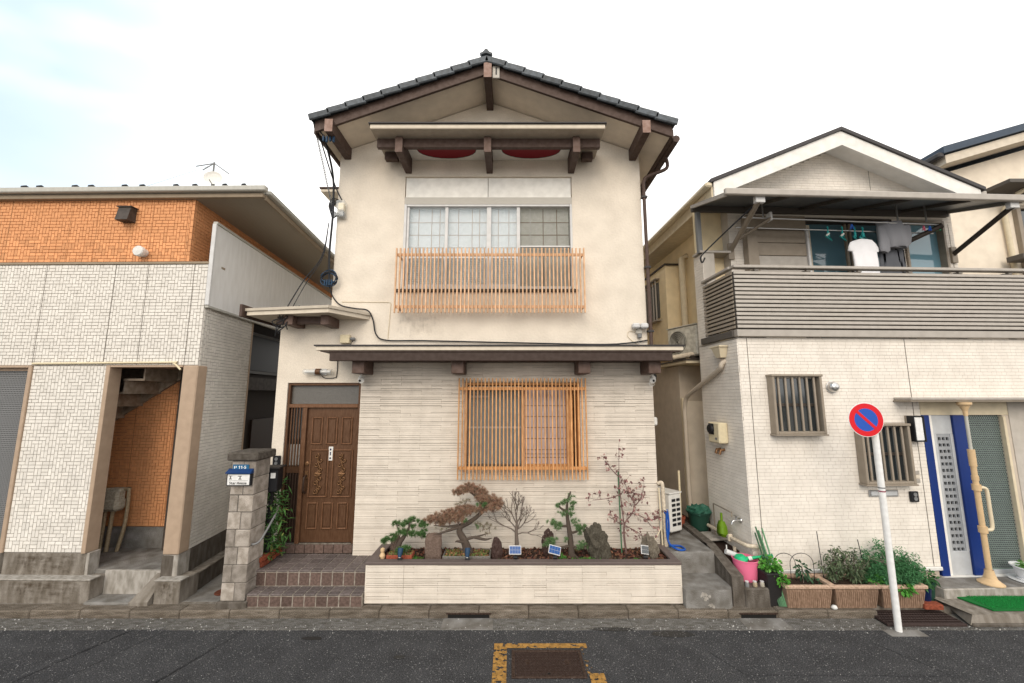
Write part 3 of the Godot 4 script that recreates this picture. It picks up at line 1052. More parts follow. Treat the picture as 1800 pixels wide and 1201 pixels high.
func left_house_things() -> void:
	var at := func(x: float, y: float, z: float) -> Vector3: return Vector3(-4.3, 0, -5.45) + ry(-1.0) * Vector3(x, y, z)
	var s := S.new()
	var v := thing("vent_hood", "square brown vent hood on the orange tiles", "vent", at.call(-1.23, 5.22, 0), -1)
	s.hexa([Vector3(-0.09, -0.10, 0.002), Vector3(0.09, -0.10, 0.002), Vector3(0.09, 0.10, 0.002), Vector3(-0.09, 0.10, 0.002), Vector3(-0.09, -0.10, 0.13), Vector3(0.09, -0.10, 0.13), Vector3(0.09, 0.10, 0.09), Vector3(-0.09, 0.10, 0.09)])
	put(v, "hood", s, M.stair_steel)
	bx(v, "flange", M.stair_steel, -0.11, 0.11, 0.101, 0.112, 0.0, 0.11)
	v = thing("air_vent", "round white vent cap low on the orange wall", "vent", at.call(-0.95, 4.665, 0), -1)
	s = S.new()
	s.lathe([Vector2(0.058, 0.0), Vector2(0.058, 0.05), Vector2(0.07, 0.05), Vector2(0.075, 0.06), Vector2(0.075, 0.10), Vector2(0.066, 0.112), Vector2(0.0, 0.116)], 24, Vector3.ZERO, rx(90))
	put(v, "cap", s, M.white_plastic)
	# gas meters
	var g := thing("gas_meters", "weathered grey gas meters on pipes against the orange alcove wall", "gas meter", at.call(-1.58, 0.397, -0.70), -1)
	for q: Array in [[-0.03, 0.66, 1.25], [-0.24, 0.63, 1.15]]:
		s = S.new()
		s.obox(Vector3(q[0], q[1] + 0.12, 0), Vector3(0.16, 0.15, 0.12) * q[2], Basis.IDENTITY, 0.03)
		s.obox(Vector3(q[0], q[1] - 0.0, 0.01), Vector3(0.20, 0.15, 0.14) * q[2], Basis.IDENTITY, 0.04)
		s.obox(Vector3(q[0], q[1] + 0.20, 0), Vector3(0.18, 0.05, 0.10) * q[2], Basis.IDENTITY, 0.015)
		var b := put(g, "meter", s, M.meter_grey)
		bx(b, "dial", M.black, q[0] - 0.05, q[0] + 0.05, q[1] + 0.10, q[1] + 0.145, 0.058, 0.066)
		bx(b, "plate", M.aluminium, q[0] - 0.03, q[0] + 0.04, q[1] - 0.02, q[1] + 0.03, 0.072, 0.082)
	bx(g, "green_label", M.stake_green, -0.33, -0.26, 0.52, 0.62, 0.06, 0.085)
	tb(g, "pipe", M.meter_pipe, [Vector3(-0.04, 0.58, 0), Vector3(-0.05, 0.0, 0.02)], 0.026)
	tb(g, "pipe", M.meter_pipe, smooth([Vector3(-0.30, 0.86, -0.02), Vector3(0.1, 0.87, -0.02), Vector3(0.145, 0.85, -0.02), Vector3(0.145, 0.4, -0.02), Vector3(0.09, 0.0, 0.0)], 5), 0.024)
	tb(g, "pipe", M.meter_pipe, [Vector3(-0.16, 0.55, -0.01), Vector3(-0.17, 0.0, 0.0)], 0.022)
	for x: float in [-0.1, 0.02]:
		tb(g, "valve", M.meter_grey, [Vector3(x, 0.87, -0.02), Vector3(x, 0.80, 0)], 0.018)
	# cable conduit above the stair opening
	s = S.new()
	s.tube(smooth([at.call(-2.3, 3.085, 0.02), at.call(-0.45, 3.10, 0.02), at.call(-0.33, 3.09, 0.02), at.call(-0.22, 3.0, 0.022)]), 0.014, 6)
	var c := put(self, "conduit", s, M.ivory)
	tag(c, "ivory conduit running above the stair opening to the post", "pipe")
	# aerial and dish
	var a := thing("tv_aerial", "thin television aerial mast on the flat roof", "aerial", at.call(-1.33, 5.58, -1.5), 0)
	tb(a, "mast", M.mesh_grey, [Vector3(0, 0, 0), Vector3(0, 1.42, 0)], 0.016, 6)
	for q: Array in [[-0.32, -0.10, 0.02], [0.30, -0.26, 0.0], [-0.12, -0.24, 0.1]]:
		tb(a, "element", M.mesh_grey, [Vector3(0, 1.40, 0), Vector3(q[0], 1.42 + q[1] * 0.9, q[2])], 0.010, 5)
	tb(a, "stay_wire", M.cable, [Vector3(0, 1.38, 0), Vector3(-2.3, 0.55, 0)], 0.0025, 4)
	var d := thing("satellite_dish", "small white satellite dish on the roof beside the aerial", "satellite dish", at.call(-1.24, 5.58, -1.42), 20)
	s = S.new()
	s.lathe([Vector2(0.0, 0.0), Vector2(0.06, 0.006), Vector2(0.11, 0.022), Vector2(0.145, 0.045), Vector2(0.15, 0.047), Vector2(0.11, 0.015), Vector2(0.0, -0.01)], 24, Vector3(0, 1.03, 0), rx(75))
	put(d, "reflector", s, M.white_plastic)
	tb(d, "post", M.mesh_grey, [Vector3(0, 0, -0.04), Vector3(0, 1.03, -0.02)], 0.018, 6)
	tb(d, "arm", M.mesh_grey, [Vector3(0, 0.9, 0.0), Vector3(0, 0.92, 0.2)], 0.008, 5)
	# small iron cover in the passage
	var m := thing("round_cover", "small rusty round cover in the passage floor beside the pillar", "manhole cover", Vector3(-3.80, 0.09, -5.62))
	s = S.new()
	s.lathe([Vector2(0.09, 0.0), Vector2(0.09, 0.012), Vector2(0.08, 0.016), Vector2(0.0, 0.016)], 20)
	put(m, "lid", s, M.rust)
	bx(m, "keyhole", M.void, -0.02, 0.02, 0.016, 0.019, -0.008, 0.008)
	s = S.new()
	s.obox(Vector3(-3.66, 0.086, -5.37), Vector3(0.05, 0.006, 0.07), ry(12))
	tag(put(self, "marker_tag", s, M.white_plastic), "tiny white tag lying at the passage mouth", "tag")


# bars of a lattice, each one a sub-part
func lattice(p: Node, x0: float, x1: float, n: int, y0: float, y1: float, z: float, bar: Vector2, rails: Array, back: float, m: Array) -> void:
	for i in n:
		var x := x0 + (x1 - x0) * i / (n - 1.0)
		place(p, "bar", unit_box(Vector3(bar.x, y1 - y0, bar.y), 0.003), m[rng.randi() % m.size()], Transform3D(rz(rng.randf_range(-0.05, 0.05)), Vector3(x, (y0 + y1) / 2.0 + rng.randf_range(-0.003, 0.003), z)))
	for y: float in rails:
		bx(p, "rail", m[1], x0 - 0.012, x1 + 0.012, y - 0.022, y + 0.022, z - bar.y / 2 - 0.024, z - bar.y / 2 - 0.001, 0.003)
		for x: float in [x0 + 0.02, x1 - 0.02]:
			bx(p, "bracket", m[0], x - 0.012, x + 0.012, y - 0.014, y + 0.014, back, z - bar.y / 2 - 0.025)


# rows of thin strips of random length and depth
func strips(x0: float, x1: float, y0: float, y1: float, row: float, gap: float, holes: Array) -> Array:
	var out := []
	var y := y0
	while y < y1 - 0.006:
		var hh := minf(row * ([0.55, 0.75, 1.0, 1.2][rng.randi() % 4] as float), y1 - y)
		var x := x0
		while x < x1 - 0.01:
			var w: float = [0.30, 0.45, 0.60, 0.9][rng.randi() % 4]
			w = minf(w, x1 - x)
			if x1 - x - w < 0.12:
				w = x1 - x
			var a := x
			var b := x + w
			var h: float = hh - gap * ([0.3, 0.6, 1.0, 1.7][rng.randi() % 4] as float)
			for q: Array in holes:
				if y + h > q[2] and y < q[3]:
					if a >= q[0] and b <= q[1]:
						b = a
					elif a < q[0] and b > q[1]:
						out.append([q[1], y, b - q[1], h])
						b = q[0]
					elif a < q[1] and b > q[1]:
						a = q[1]
					elif a < q[0] and b > q[0]:
						b = q[0]
			if b - a > 0.01:
				out.append([a, y, b - a - 0.0015, h])
			x += w
		y += hh
	return out


func shoji(p: Node, x0: float, x1: float, y0: float, y1: float, z: float, paper: Material, bar: Material, xs: Array, ys: Array, w := 0.006) -> void:
	bx(p, "paper", paper, x0, x1, y0, y1, z - 0.012, z - 0.006)
	var g := Node3D.new()
	for x: float in xs:
		bx(p, "screen_bar", bar, x - w, x + w, y0, y1, z - 0.0055, z)
	for y: float in ys:
		bx(p, "screen_bar", bar, x0, x1, y - w, y + w, z - 0.0058, z - 0.0006)
	g.free()


func central_house() -> void:
	var h := thing("gable_house", "two storey cream plastered house with tiled gable roof and wooden lattices", "house", Vector3(0, 0, -6))
	var SK := 0.375
	var ax := -0.375
	# plaster front wall round the upper window and the door
	var s := S.new()
	s.box(-2.78, -1.715, 3.78, 6.145, -0.15, 0.0)
	s.box(-2.26, -1.715, 3.0, 3.78, -0.15, 0.0)
	s.box(0.957, 2.06, 3.0, 6.145, -0.15, 0.0)
	s.box(-1.715, 0.957, 3.0, 4.25, -0.15, 0.0)
	s.prism([Vector2(-2.78, 6.145), Vector2(2.06, 6.145), Vector2(2.06, 7.46 - SK * (2.06 - ax)), Vector2(ax, 7.46), Vector2(-2.78, 7.46 - SK * (ax + 2.78))], -0.15, 0.0)
	# entrance wing
	s.box(-3.53, -3.36, 0.42, 3.78, -0.15, 0.0)
	s.box(-3.36, -2.26, 2.84, 3.78, -0.15, 0.0)
	s.box(-2.26, -2.20, 0.42, 3.0, -0.15, 0.0)
	var wall := put(h, "front_wall", s, M.plaster)
	s = S.new()
	s.box(-2.78, -2.63, 0.0, 6.55, -7.5, -0.151)
	s.box(1.91, 2.06, 0.0, 6.50, -7.5, -0.151)
	s.box(-3.53, -3.38, 0.0, 3.78, -4.5, -0.151)
	s.box(-3.37, -2.79, 3.70, 3.779, -4.5, -0.151)
	s.box(-2.62, 1.90, 0.0, 7.3, -7.5, -7.4)
	s.box(-2.62, 1.90, 3.02, 3.10, -7.39, -0.16)
	put(h, "side_wall", s, M.plaster)
	bx(h, "base", M.concrete, -3.5, 2.05, 0.0, 0.415, -4.5, -0.01)
	# lower front: boards of thin stacked strips
	s = S.new()
	var hole := [-0.70, 1.0, 1.56, 2.84]
	s.box(-2.235, hole[0], 0.42, 3.14, 0.001, 0.05)
	s.box(hole[1], 2.085, 0.42, 3.14, 0.001, 0.05)
	s.box(hole[0], hole[1], 0.42, hole[2], 0.001, 0.05)
	s.box(hole[0], hole[1], hole[3], 3.14, 0.001, 0.05)
	var sd := put(h, "strip_cladding", s, M.siding_joint)
	vcol("siding_joined", "siding")
	var rects := strips(-2.237, 2.087, 0.422, 3.14, 0.0295, 0.0035, [hole])
	rects.sort_custom(func(a, b): return a[1] * 1.0 < b[1])
	pieces(sd, "strip", rects, 0.048, 0.070, tones("siding", [0.96, 0.99, 1.0, 1.02]), M.siding_joined, 300, 0.0015, 0.0018, 0.035)
	# roof: boards, soffits, tiles
	s = S.new()
	for q: Array in [[-2.885, 1], [2.345, -1]]:
		var x1: float = q[0]
		var y0 := 7.475
		var y1 := 7.475 - SK * absf(x1 - ax)
		s.hexa([Vector3(ax, y0, 0.60), Vector3(x1, y1, 0.60), Vector3(x1, y1 + 0.03, 0.60), Vector3(ax, y0 + 0.03, 0.60), Vector3(ax, y0, -7.6), Vector3(x1, y1, -7.6), Vector3(x1, y1 + 0.03, -7.6), Vector3(ax, y0 + 0.03, -7.6)])
	put(h, "soffit", s, M.soffit)
	for q: Array in [[-2.89, -1.0], [2.35, 1.0]]:
		var x1: float = q[0]
		var y1 := 7.42 - SK * absf(x1 - ax)
		s = S.new()
		s.hexa([Vector3(ax, 7.42, 0.60), Vector3(x1, y1, 0.60), Vector3(x1, y1 + 0.165, 0.60), Vector3(ax, 7.585, 0.60), Vector3(ax, 7.42, 0.64), Vector3(x1, y1, 0.64), Vector3(x1, y1 + 0.165, 0.64), Vector3(ax, 7.585, 0.64)])
		put(h, "bargeboard", s, M.brown_timber)
		s = S.new()
		s.hexa([Vector3(x1, y1, 0.60), Vector3(x1 + 0.03 * q[1], y1, 0.60), Vector3(x1 + 0.03 * q[1], y1 + 0.14, 0.60), Vector3(x1, y1 + 0.14, 0.60), Vector3(x1, y1, -7.6), Vector3(x1 + 0.03 * q[1], y1, -7.6), Vector3(x1 + 0.03 * q[1], y1 + 0.14, -7.6), Vector3(x1, y1 + 0.14, -7.6)])
		put(h, "eaves_board", s, M.brown_timber)
	var roof := Node3D.new()
	roof.name = "tiled_roof"
	h.add_child(roof)
	var rt := tones("roof_tile", [0.8, 1.0, 1.25])
	var ang := atan(SK)
	for q: Array in [[-1.0, 2.56], [1.0, 2.76]]:
		var sg: float = q[0]
		var n := 10
		var run: float = q[1]
		for i in n:
			var d: float = (i + 0.5) / n * run
			var mid := Vector3(ax + sg * d, 7.625 - SK * d, 0)
			var bs := rz(-sg * rad_to_deg(ang) + sg * 4.0)
			var w: float = run / n / cos(ang) + 0.05
			# the verge tile of each course, with its turned-down flange
			s = S.new()
			s.obox(mid + Vector3(0, 0.022, 0.56), Vector3(w, 0.046, 0.28), bs, 0.010)
			s.obox(mid + Vector3(0, -0.008, 0.70), Vector3(w * 0.98, 0.105, 0.04), bs, 0.012)
			put(roof, "verge_tile", s, rt[rng.randi() % 3])
			s = S.new()
			var z := 0.29
			while z > -7.5:
				var hump := 0.018 * absf(sin(z * 12.0))
				s.obox(mid + Vector3(0, 0.004 + hump, z), Vector3(w, 0.034, 0.265), bs)
				z -= 0.272
			put(roof, "tile_course", s, rt[rng.randi() % 3])
	s = S.new()
	for i in 26:
		s.tube([Vector3(ax, 7.67, 0.62 - 0.32 * i), Vector3(ax, 7.66, 0.28 - 0.32 * i)], [0.09, 0.075], 10)
	put(roof, "ridge", s, M.roof_tile)
	s = S.new()
	s.prism([Vector2(-0.13, -0.02), Vector2(-0.17, 0.03), Vector2(-0.10, 0.06), Vector2(-0.06, 0.11), Vector2(-0.03, 0.16), Vector2(0.03, 0.16), Vector2(0.06, 0.11), Vector2(0.10, 0.06), Vector2(0.17, 0.03), Vector2(0.13, -0.02), Vector2(0, 0.03)], 0.66, 0.72, Transform3D(Basis.from_scale(Vector3(0.55, 0.5, 1)), Vector3(ax - 0.01, 7.68, 0)))
	put(roof, "ridge_end_tile", s, M.roof_tile)
	# purlin ends
	for q: Array in [[-2.66, 6.44, 0.19], [ax + 0.015, 7.31, 0.24], [1.95, 6.42, 0.19]]:
		var x: float = q[0]
		bx(h, "purlin", M.brown_timber, x - 0.055, x + 0.055, q[1], q[1] + q[2], -0.05, 0.70, 0.006)
		bx(h, "purlin_cap", tinted("cap", "brown_timber", 3.4), x - 0.058, x + 0.058, q[1] - 0.002, q[1] + q[2] + 0.003, 0.701, 0.706)
	var lamp_box := Node3D.new()
	lamp_box.name = "metal_bracket"
	h.add_child(lamp_box)
	bx(lamp_box, "plate", M.grey_band, ax + 0.085, ax + 0.19, 7.33, 7.53, 0.641, 0.665, 0.004)
	bx(lamp_box, "slot", M.black, ax + 0.13, ax + 0.15, 7.38, 7.50, 0.665, 0.670)
	# hood over the upper window
	var hood := Node3D.new()
	hood.name = "window_hood"
	h.add_child(hood)
	bx(hood, "roof_sheet", M.dark_metal, -2.06, 1.36, 6.515, 6.535, 0.0, 0.775, 0.003)
	bx(hood, "slab", M.fascia_light, -2.04, 1.34, 6.455, 6.5145, 0.002, 0.75, 0.004)
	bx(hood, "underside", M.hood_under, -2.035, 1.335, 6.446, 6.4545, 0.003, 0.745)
	bx(hood, "beam", M.brown_timber, -2.01, 1.31, 6.305, 6.4455, 0.46, 0.53, 0.006)
	for q: Array in [[-2.0, -1.80], [1.10, 1.27]]:
		bx(hood, "beam_stub", M.brown_timber, q[0], q[1], 6.33, 6.442, 0.10, 0.20, 0.004)
	for x: float in [-1.665, -0.36, 0.95]:
		bx(hood, "bracket", M.brown_timber, x - 0.05, x + 0.05, 6.195, 6.4455, 0.0, 0.585, 0.006)
		bx(hood, "bracket_cap", tinted("cap2", "brown_timber", 1.7), x - 0.053, x + 0.053, 6.192, 6.42, 0.5855, 0.591)
	for q: Array in [[-1.61, -0.415], [-0.305, 0.895]]:
		bx(hood, "white_panel", M.white_panel, q[0], q[1], 6.428, 6.434, 0.004, 0.455)
		var o: float = (q[0] + q[1]) / 2
		s = S.new()
		var poly := []
		for i in 24:
			var a := TAU * i / 24
			poly.append(Vector2(o + 0.45 * cos(a), -0.29 + 0.215 * sin(a)))
		s.prism(poly, 6.420, 6.4275, Transform3D(Basis(Vector3.RIGHT, -PI / 2), Vector3.ZERO))
		put(hood, "red_oval", s, M.red)
		s = S.new()
		for i in 24:
			var a := TAU * i / 24
			var b := TAU * (i + 1) / 24
			s.tube([Vector3(o + 0.455 * cos(a), 6.421, 0.29 + 0.22 * sin(a)), Vector3(o + 0.455 * cos(b), 6.421, 0.29 + 0.22 * sin(b))], 0.006, 5, false)
		put(hood, "oval_rim", s, M.dark_bronze)
	# upper window
	var w := Node3D.new()
	w.name = "upper_window"
	h.add_child(w)
	bx(w, "white_panel", M.white_panel, -1.705, -0.388, 5.795, 6.135, -0.05, -0.02, 0.003)
	bx(w, "white_panel", M.white_panel, -0.380, 0.947, 5.795, 6.135, -0.05, -0.02, 0.003)
	bx(w, "panel_frame", M.fascia_light, -1.714, 0.956, 6.1355, 6.144, -0.06, 0.012)
	bx(w, "grey_band", M.grey_band, -1.713, 0.955, 5.672, 5.79, -0.06, 0.006, 0.003)
	bx(w, "backing", M.void, -1.71, 0.95, 4.25, 5.67, -0.30, -0.28)
	bx(w, "frame", M.aluminium, -1.713, -1.672, 4.30, 5.67, -0.12, 0.012, 0.004)
	bx(w, "frame", M.aluminium, 0.92, 0.955, 4.30, 5.67, -0.12, 0.012, 0.004)
	bx(w, "frame", M.aluminium, -1.671, 0.919, 5.635, 5.668, -0.12, 0.010, 0.004)
	bx(w, "frame", M.aluminium, -1.671, 0.919, 4.28, 4.325, -0.12, 0.014, 0.004)
	bx(w, "sill", M.stair_steel, -1.80, 1.02, 4.235, 4.279, -0.1, 0.035, 0.004)
	for q: Array in [[-1.671, -1.635], [-1.065, -1.015], [-0.402, -0.33], [0.075, 0.128]]:
		bx(w, "sash_stile", M.aluminium, q[0], q[1], 4.326, 5.634, -0.055, -0.012, 0.003)
	bx(w, "sash_stile", M.aluminium, 0.285, 0.30, 4.99, 5.634, -0.075, -0.056)
	for y: float in [4.345, 4.80]:
		bx(w, "sash_rail", M.aluminium, -1.634, 0.074, y - 0.02, y + 0.02, -0.054, -0.013, 0.002)
	bx(w, "sash_rail", M.aluminium, 0.129, 0.918, 4.965, 4.99, -0.054, -0.010, 0.002)
	bx(w, "pane", M.glass, -1.634, 0.074, 4.366, 5.633, -0.036, -0.032)
	shoji(w, -1.66, 0.09, 4.33, 5.633, -0.10, M.paper, M.shoji_bar, [-1.50, -1.29, -1.16, -0.86, -0.64, -0.52, -0.22, -0.05], [5.41, 5.20, 4.99, 4.77])
	shoji(w, 0.10, 0.91, 4.33, 5.633, -0.095, M.paper_grey, M.shoji_bar_dark, [0.5, 0.72], [5.41, 5.20])
	bx(w, "insect_screen", M.screen, 0.129, 0.918, 4.33, 5.633, -0.03, -0.027)
	for k in 12:
		bx(w, "blind_slat", M.paper_grey, -1.63, 0.07, 4.36 + 0.036 * k, 4.372 + 0.036 * k, -0.094, -0.080)
	# lattice balcony
	var lp := tones("lattice_pale", [0.86, 1.0, 1.12])
	var lb := Node3D.new()
	lb.name = "balcony_lattice"
	h.add_child(lb)
	lattice(lb, -1.742, 1.084, 50, 3.862, 4.860, 0.22, Vector2(0.021, 0.030), [4.765, 3.96], 0.0, lp)
	# lower window
	w = Node3D.new()
	w.name = "lower_window"
	h.add_child(w)
	bx(w, "backing", M.void, -0.72, 1.02, 1.54, 2.86, -0.14, -0.12)
	var ob := tones("lattice_wood", [0.82, 1.0, 1.15])
	bx(w, "frame", M.lattice_pale, -0.70, -0.655, 1.56, 2.84, -0.08, 0.085, 0.004)
	bx(w, "frame", ob[0], 0.955, 0.998, 1.56, 2.84, -0.08, 0.085, 0.004)
	bx(w, "frame", ob[0], -0.654, 0.954, 2.80, 2.838, -0.08, 0.08, 0.004)
	bx(w, "frame", M.fascia_light, -0.654, 0.16, 2.735, 2.785, -0.03, 0.06, 0.004)
	bx(w, "frame", M.fascia_light, -0.654, 0.954, 1.562, 1.60, -0.08, 0.088, 0.004)
	bx(w, "sash_stile", M.lattice_pale, 0.135, 0.19, 1.601, 2.734, -0.03, 0.05, 0.004)
	bx(w, "sash_stile", ob[1], 0.80, 0.90, 1.601, 2.79, -0.05, 0.03, 0.004)
	bx(w, "sash_rail", M.curtain, -0.654, 0.134, 1.601, 1.66, -0.03, 0.03)
	bx(w, "curtain", M.curtain, -0.654, 0.134, 1.661, 2.734, -0.05, -0.03)
	bx(w, "sash_rail", M.shoji_bar, -0.654, 0.134, 2.17, 2.195, -0.028, -0.012)
	bx(w, "sash_rail", M.shoji_bar, -0.64, -0.35, 2.62, 2.65, -0.028, -0.018)
	bx(w, "pane", M.glass, -0.654, 0.134, 1.661, 2.734, 0.0, 0.004)
	shoji(w, 0.191, 0.80, 1.66, 2.79, -0.02, M.paper_pink, M.shoji_bar_dark, [0.36, 0.52, 0.68], [2.50, 2.34, 2.18, 2.02, 1.86, 1.80, 1.75], 0.005)
	bx(w, "sash_rail", ob[1], 0.191, 0.80, 1.601, 1.659, -0.03, 0.03, 0.003)
	var ll := Node3D.new()
	ll.name = "window_lattice"
	h.add_child(ll)
	lattice(ll, -0.765, 1.065, 35, 1.475, 2.90, 0.195, Vector2(0.0175, 0.028), [2.75, 1.63], 0.06, ob)
	# long canopy over the lower front
	var cn := Node3D.new()
	cn.name = "front_canopy"
	h.add_child(cn)
	bx(cn, "roof_sheet", M.dark_metal, -2.70, 2.36, 3.318, 3.338, 0.001, 0.625, 0.003)
	bx(cn, "slab", M.fascia_light, -2.68, 2.34, 3.262, 3.3175, 0.001, 0.605, 0.004)
	bx(cn, "underside", M.brown_timber, -2.62, 2.30, 3.245, 3.2615, 0.072, 0.59)
	bx(cn, "beam", tinted("beam0", "brown_timber", 0.65), -2.50, 2.20, 3.12, 3.2445, 0.50, 0.575, 0.006)
	bx(cn, "beam", tinted("beam2", "brown_timber", 1.5), -2.24, 2.09, 3.142, 3.2, 0.072, 0.12, 0.004)
	for x: float in [-2.145, -0.76, 1.01, 1.99]:
		bx(cn, "bracket", tinted("bracket %.1f" % x, "brown_timber", 1.35), x - 0.085, x + 0.085, 2.955, 3.244, 0.072, 0.46, 0.008)
	stain(h, -1.45, 3.66, 0.004, 0.95, 0.42)
	# little roof over the entrance wing
	var pr := Node3D.new()
	pr.name = "entrance_roof"
	h.add_child(pr)
	var flat := Transform3D(Basis(Vector3.RIGHT, Vector3(0, 0, -1), Vector3(0, 1, 0)), Vector3.ZERO)
	s = S.new()
	s.prism([Vector2(-3.84, 4.5), Vector2(-3.84, -0.34), Vector2(-2.56, -0.56), Vector2(-2.18, -0.001), Vector2(-2.781, -0.001), Vector2(-2.781, 4.5)], 3.80, 3.86, flat)
	put(pr, "slab", s, M.fascia_light)
	s = S.new()
	s.prism([Vector2(-3.86, 4.5), Vector2(-3.86, -0.36), Vector2(-2.55, -0.585), Vector2(-2.15, -0.001), Vector2(-2.781, -0.001), Vector2(-2.781, 4.5)], 3.861, 3.90, flat)
	put(pr, "roof_sheet", s, tinted("pr_sheet", "fascia_light", 0.8))
	bx(pr, "end_board", M.brown_timber, -3.90, -3.862, 3.77, 3.95, -1.0, 0.42, 0.004)
	bx(pr, "beam", M.brown_timber, -3.45, -2.68, 3.69, 3.798, 0.19, 0.25, 0.004)
	for x: float in [-2.70, -3.22]:
		bx(pr, "bracket", tinted("bracket3 %.1f" % x, "brown_timber", 1.5), x - 0.06, x + 0.06, 3.66, 3.799, 0.001, 0.36, 0.006)
	# small hood on the left side wall, far up
	var lh := Node3D.new()
	lh.name = "side_hood"
	h.add_child(lh)
	bx(lh, "slab", M.fascia_light, -3.22, -2.781, 6.05, 6.10, -1.6, -0.30, 0.004)
	bx(lh, "roof_sheet", M.brown_timber, -3.24, -2.781, 6.101, 6.13, -1.62, -0.28, 0.003)
	# rain gutter and downpipe on the right
	tb(h, "gutter", M.brown_timber, [Vector3(2.44, 6.43, 0.55), Vector3(2.44, 6.41, -7.5)], 0.055, 10)
	tb(h, "downpipe", M.brown_timber, smooth([Vector3(2.43, 6.39, 0.15), Vector3(2.45, 6.22, 0.12), Vector3(2.20, 6.12, 0.08), Vector3(2.10, 6.04, 0.06), Vector3(2.095, 5.8, 0.05)], 5) + [Vector3(2.10, 3.36, 0.05)], 0.028, 8)
	for y: float in [5.75, 4.6, 3.6]:
		bx(h, "pipe_clip", M.dark_metal, 2.05, 2.14, y, y + 0.03, 0.015, 0.085)
	# entrance door
	var d := Node3D.new()
	d.name = "entrance_door"
	h.add_child(d)
	bx(d, "frame", M.bronze, -3.36, -3.325, 0.55, 2.838, -0.14, -0.02, 0.004)
	bx(d, "frame", M.bronze, -2.30, -2.262, 0.55, 2.838, -0.14, -0.02, 0.004)
	bx(d, "frame", M.bronze, -3.324, -2.301, 2.80, 2.838, -0.14, -0.02, 0.004)
	bx(d, "frame", tinted("bronze_l", "bronze", 1.5), -3.324, -2.301, 2.47, 2.525, -0.14, -0.015, 0.004)
	bx(d, "transom_pane", M.frosted, -3.324, -2.301, 2.526, 2.80, -0.09, -0.075)
	bx(d, "mullion", tinted("bronze_m", "bronze", 1.3), -3.115, -3.055, 0.55, 2.469, -0.14, -0.02, 0.004)
	bx(d, "leaf", M.bronze, -3.054, -2.301, 0.556, 2.468, -0.10, -0.06, 0.004)
	# raised and sunk panels of the leaf: frame round, field inside
	var gold := tinted("bronze_h", "bronze", 1.75)
	for row: Array in [[1.93, 2.33], [0.74, 1.11]]:
		for k in 3:
			var x := -2.985 + 0.222 * k
			panel(d, x, x + 0.165, row[0], row[1], gold)
	for q: Array in [[-2.985, -2.70], [-2.65, -2.345]]:
		panel(d, q[0], q[1], 1.18, 1.86, gold)
	for x: float in [-2.842, -2.497]:
		scroll(d, x, 1.23, 1.80, -0.036)
	# door plate, handle, locks
	bx(d, "name_strip", M.white_plastic, -2.71, -2.645, 1.70, 1.90, -0.058, -0.045, 0.003)
	for q: Array in [[1.86, 0.012, 0.013], [1.80, 0.008, 0.024], [1.735, 0.012, 0.012]]:
		bx(d, "print_mark", M.navy_pot, -2.68 - q[1], -2.68 + q[1], q[0] - q[2], q[0] + q[2], -0.0449, -0.0435)
	s = S.new()
	s.lathe([Vector2(0.032, 0), Vector2(0.032, 0.012), Vector2(0.02, 0.02), Vector2(0, 0.021)], 16, Vector3(-3.02, 1.655, -0.06), rx(90))
	put(d, "lock", s, M.bronze_light)
	var hn := tb(d, "handle", M.dark_bronze, smooth([Vector3(-3.02, 1.49, -0.05), Vector3(-3.02, 1.47, 0.0), Vector3(-3.022, 1.41, 0.012), Vector3(-3.024, 1.33, 0.01), Vector3(-3.026, 1.27, -0.005), Vector3(-3.026, 1.245, -0.05)], 5), 0.015, 8)
	bx(d, "handle_plate", M.bronze_light, -3.045, -2.995, 1.44, 1.55, -0.0599, -0.05, 0.006)
	hn.set_meta("label", "dark thumb-latch handle")
	# slatted side light
	bx(d, "side_pane", M.dark_glass, -3.324, -3.116, 1.62, 2.468, -0.10, -0.09)
	bx(d, "side_panel", M.dark_bronze, -3.324, -3.116, 0.56, 1.52, -0.10, -0.07)
	bx(d, "side_rail", tinted("bronze_g", "bronze", 0.8), -3.324, -3.116, 1.521, 1.62, -0.11, -0.05, 0.004)
	bx(d, "white_card", M.white_plastic, -3.32, -3.118, 1.63, 1.93, -0.088, -0.084)
	for k in 5:
		var x := -3.30 + 0.042 * k
		bx(d, "slat", M.bronze, x, x + 0.017, 1.621, 2.467, -0.06, -0.035, 0.002)
		bx(d, "slat", M.dark_bronze, x, x + 0.017, 0.57, 1.519, -0.068, -0.04, 0.002)
	bx(h, "threshold", M.concrete, -3.36, -2.262, 0.42, 0.549, -0.14, -0.05)


func panel(d: Node, x0: float, x1: float, y0: float, y1: float, gold: Material) -> void:
	var o := Node3D.new()
	o.name = numbered(d, "door_panel")
	d.add_child(o)
	bx(o, "moulding", gold, x0, x0 + 0.02, y0, y1, -0.0595, -0.040, 0.008)
	bx(o, "moulding", gold, x1 - 0.02, x1, y0, y1, -0.0595, -0.040, 0.008)
	bx(o, "moulding", gold, x0 + 0.0205, x1 - 0.0205, y1 - 0.02, y1, -0.0595, -0.040, 0.008)
	bx(o, "moulding", gold, x0 + 0.0205, x1 - 0.0205, y0, y0 + 0.02, -0.0595, -0.040, 0.008)
	bx(o, "field", M.bronze, x0 + 0.034, x1 - 0.034, y0 + 0.034, y1 - 0.034, -0.0594, -0.049, 0.008)


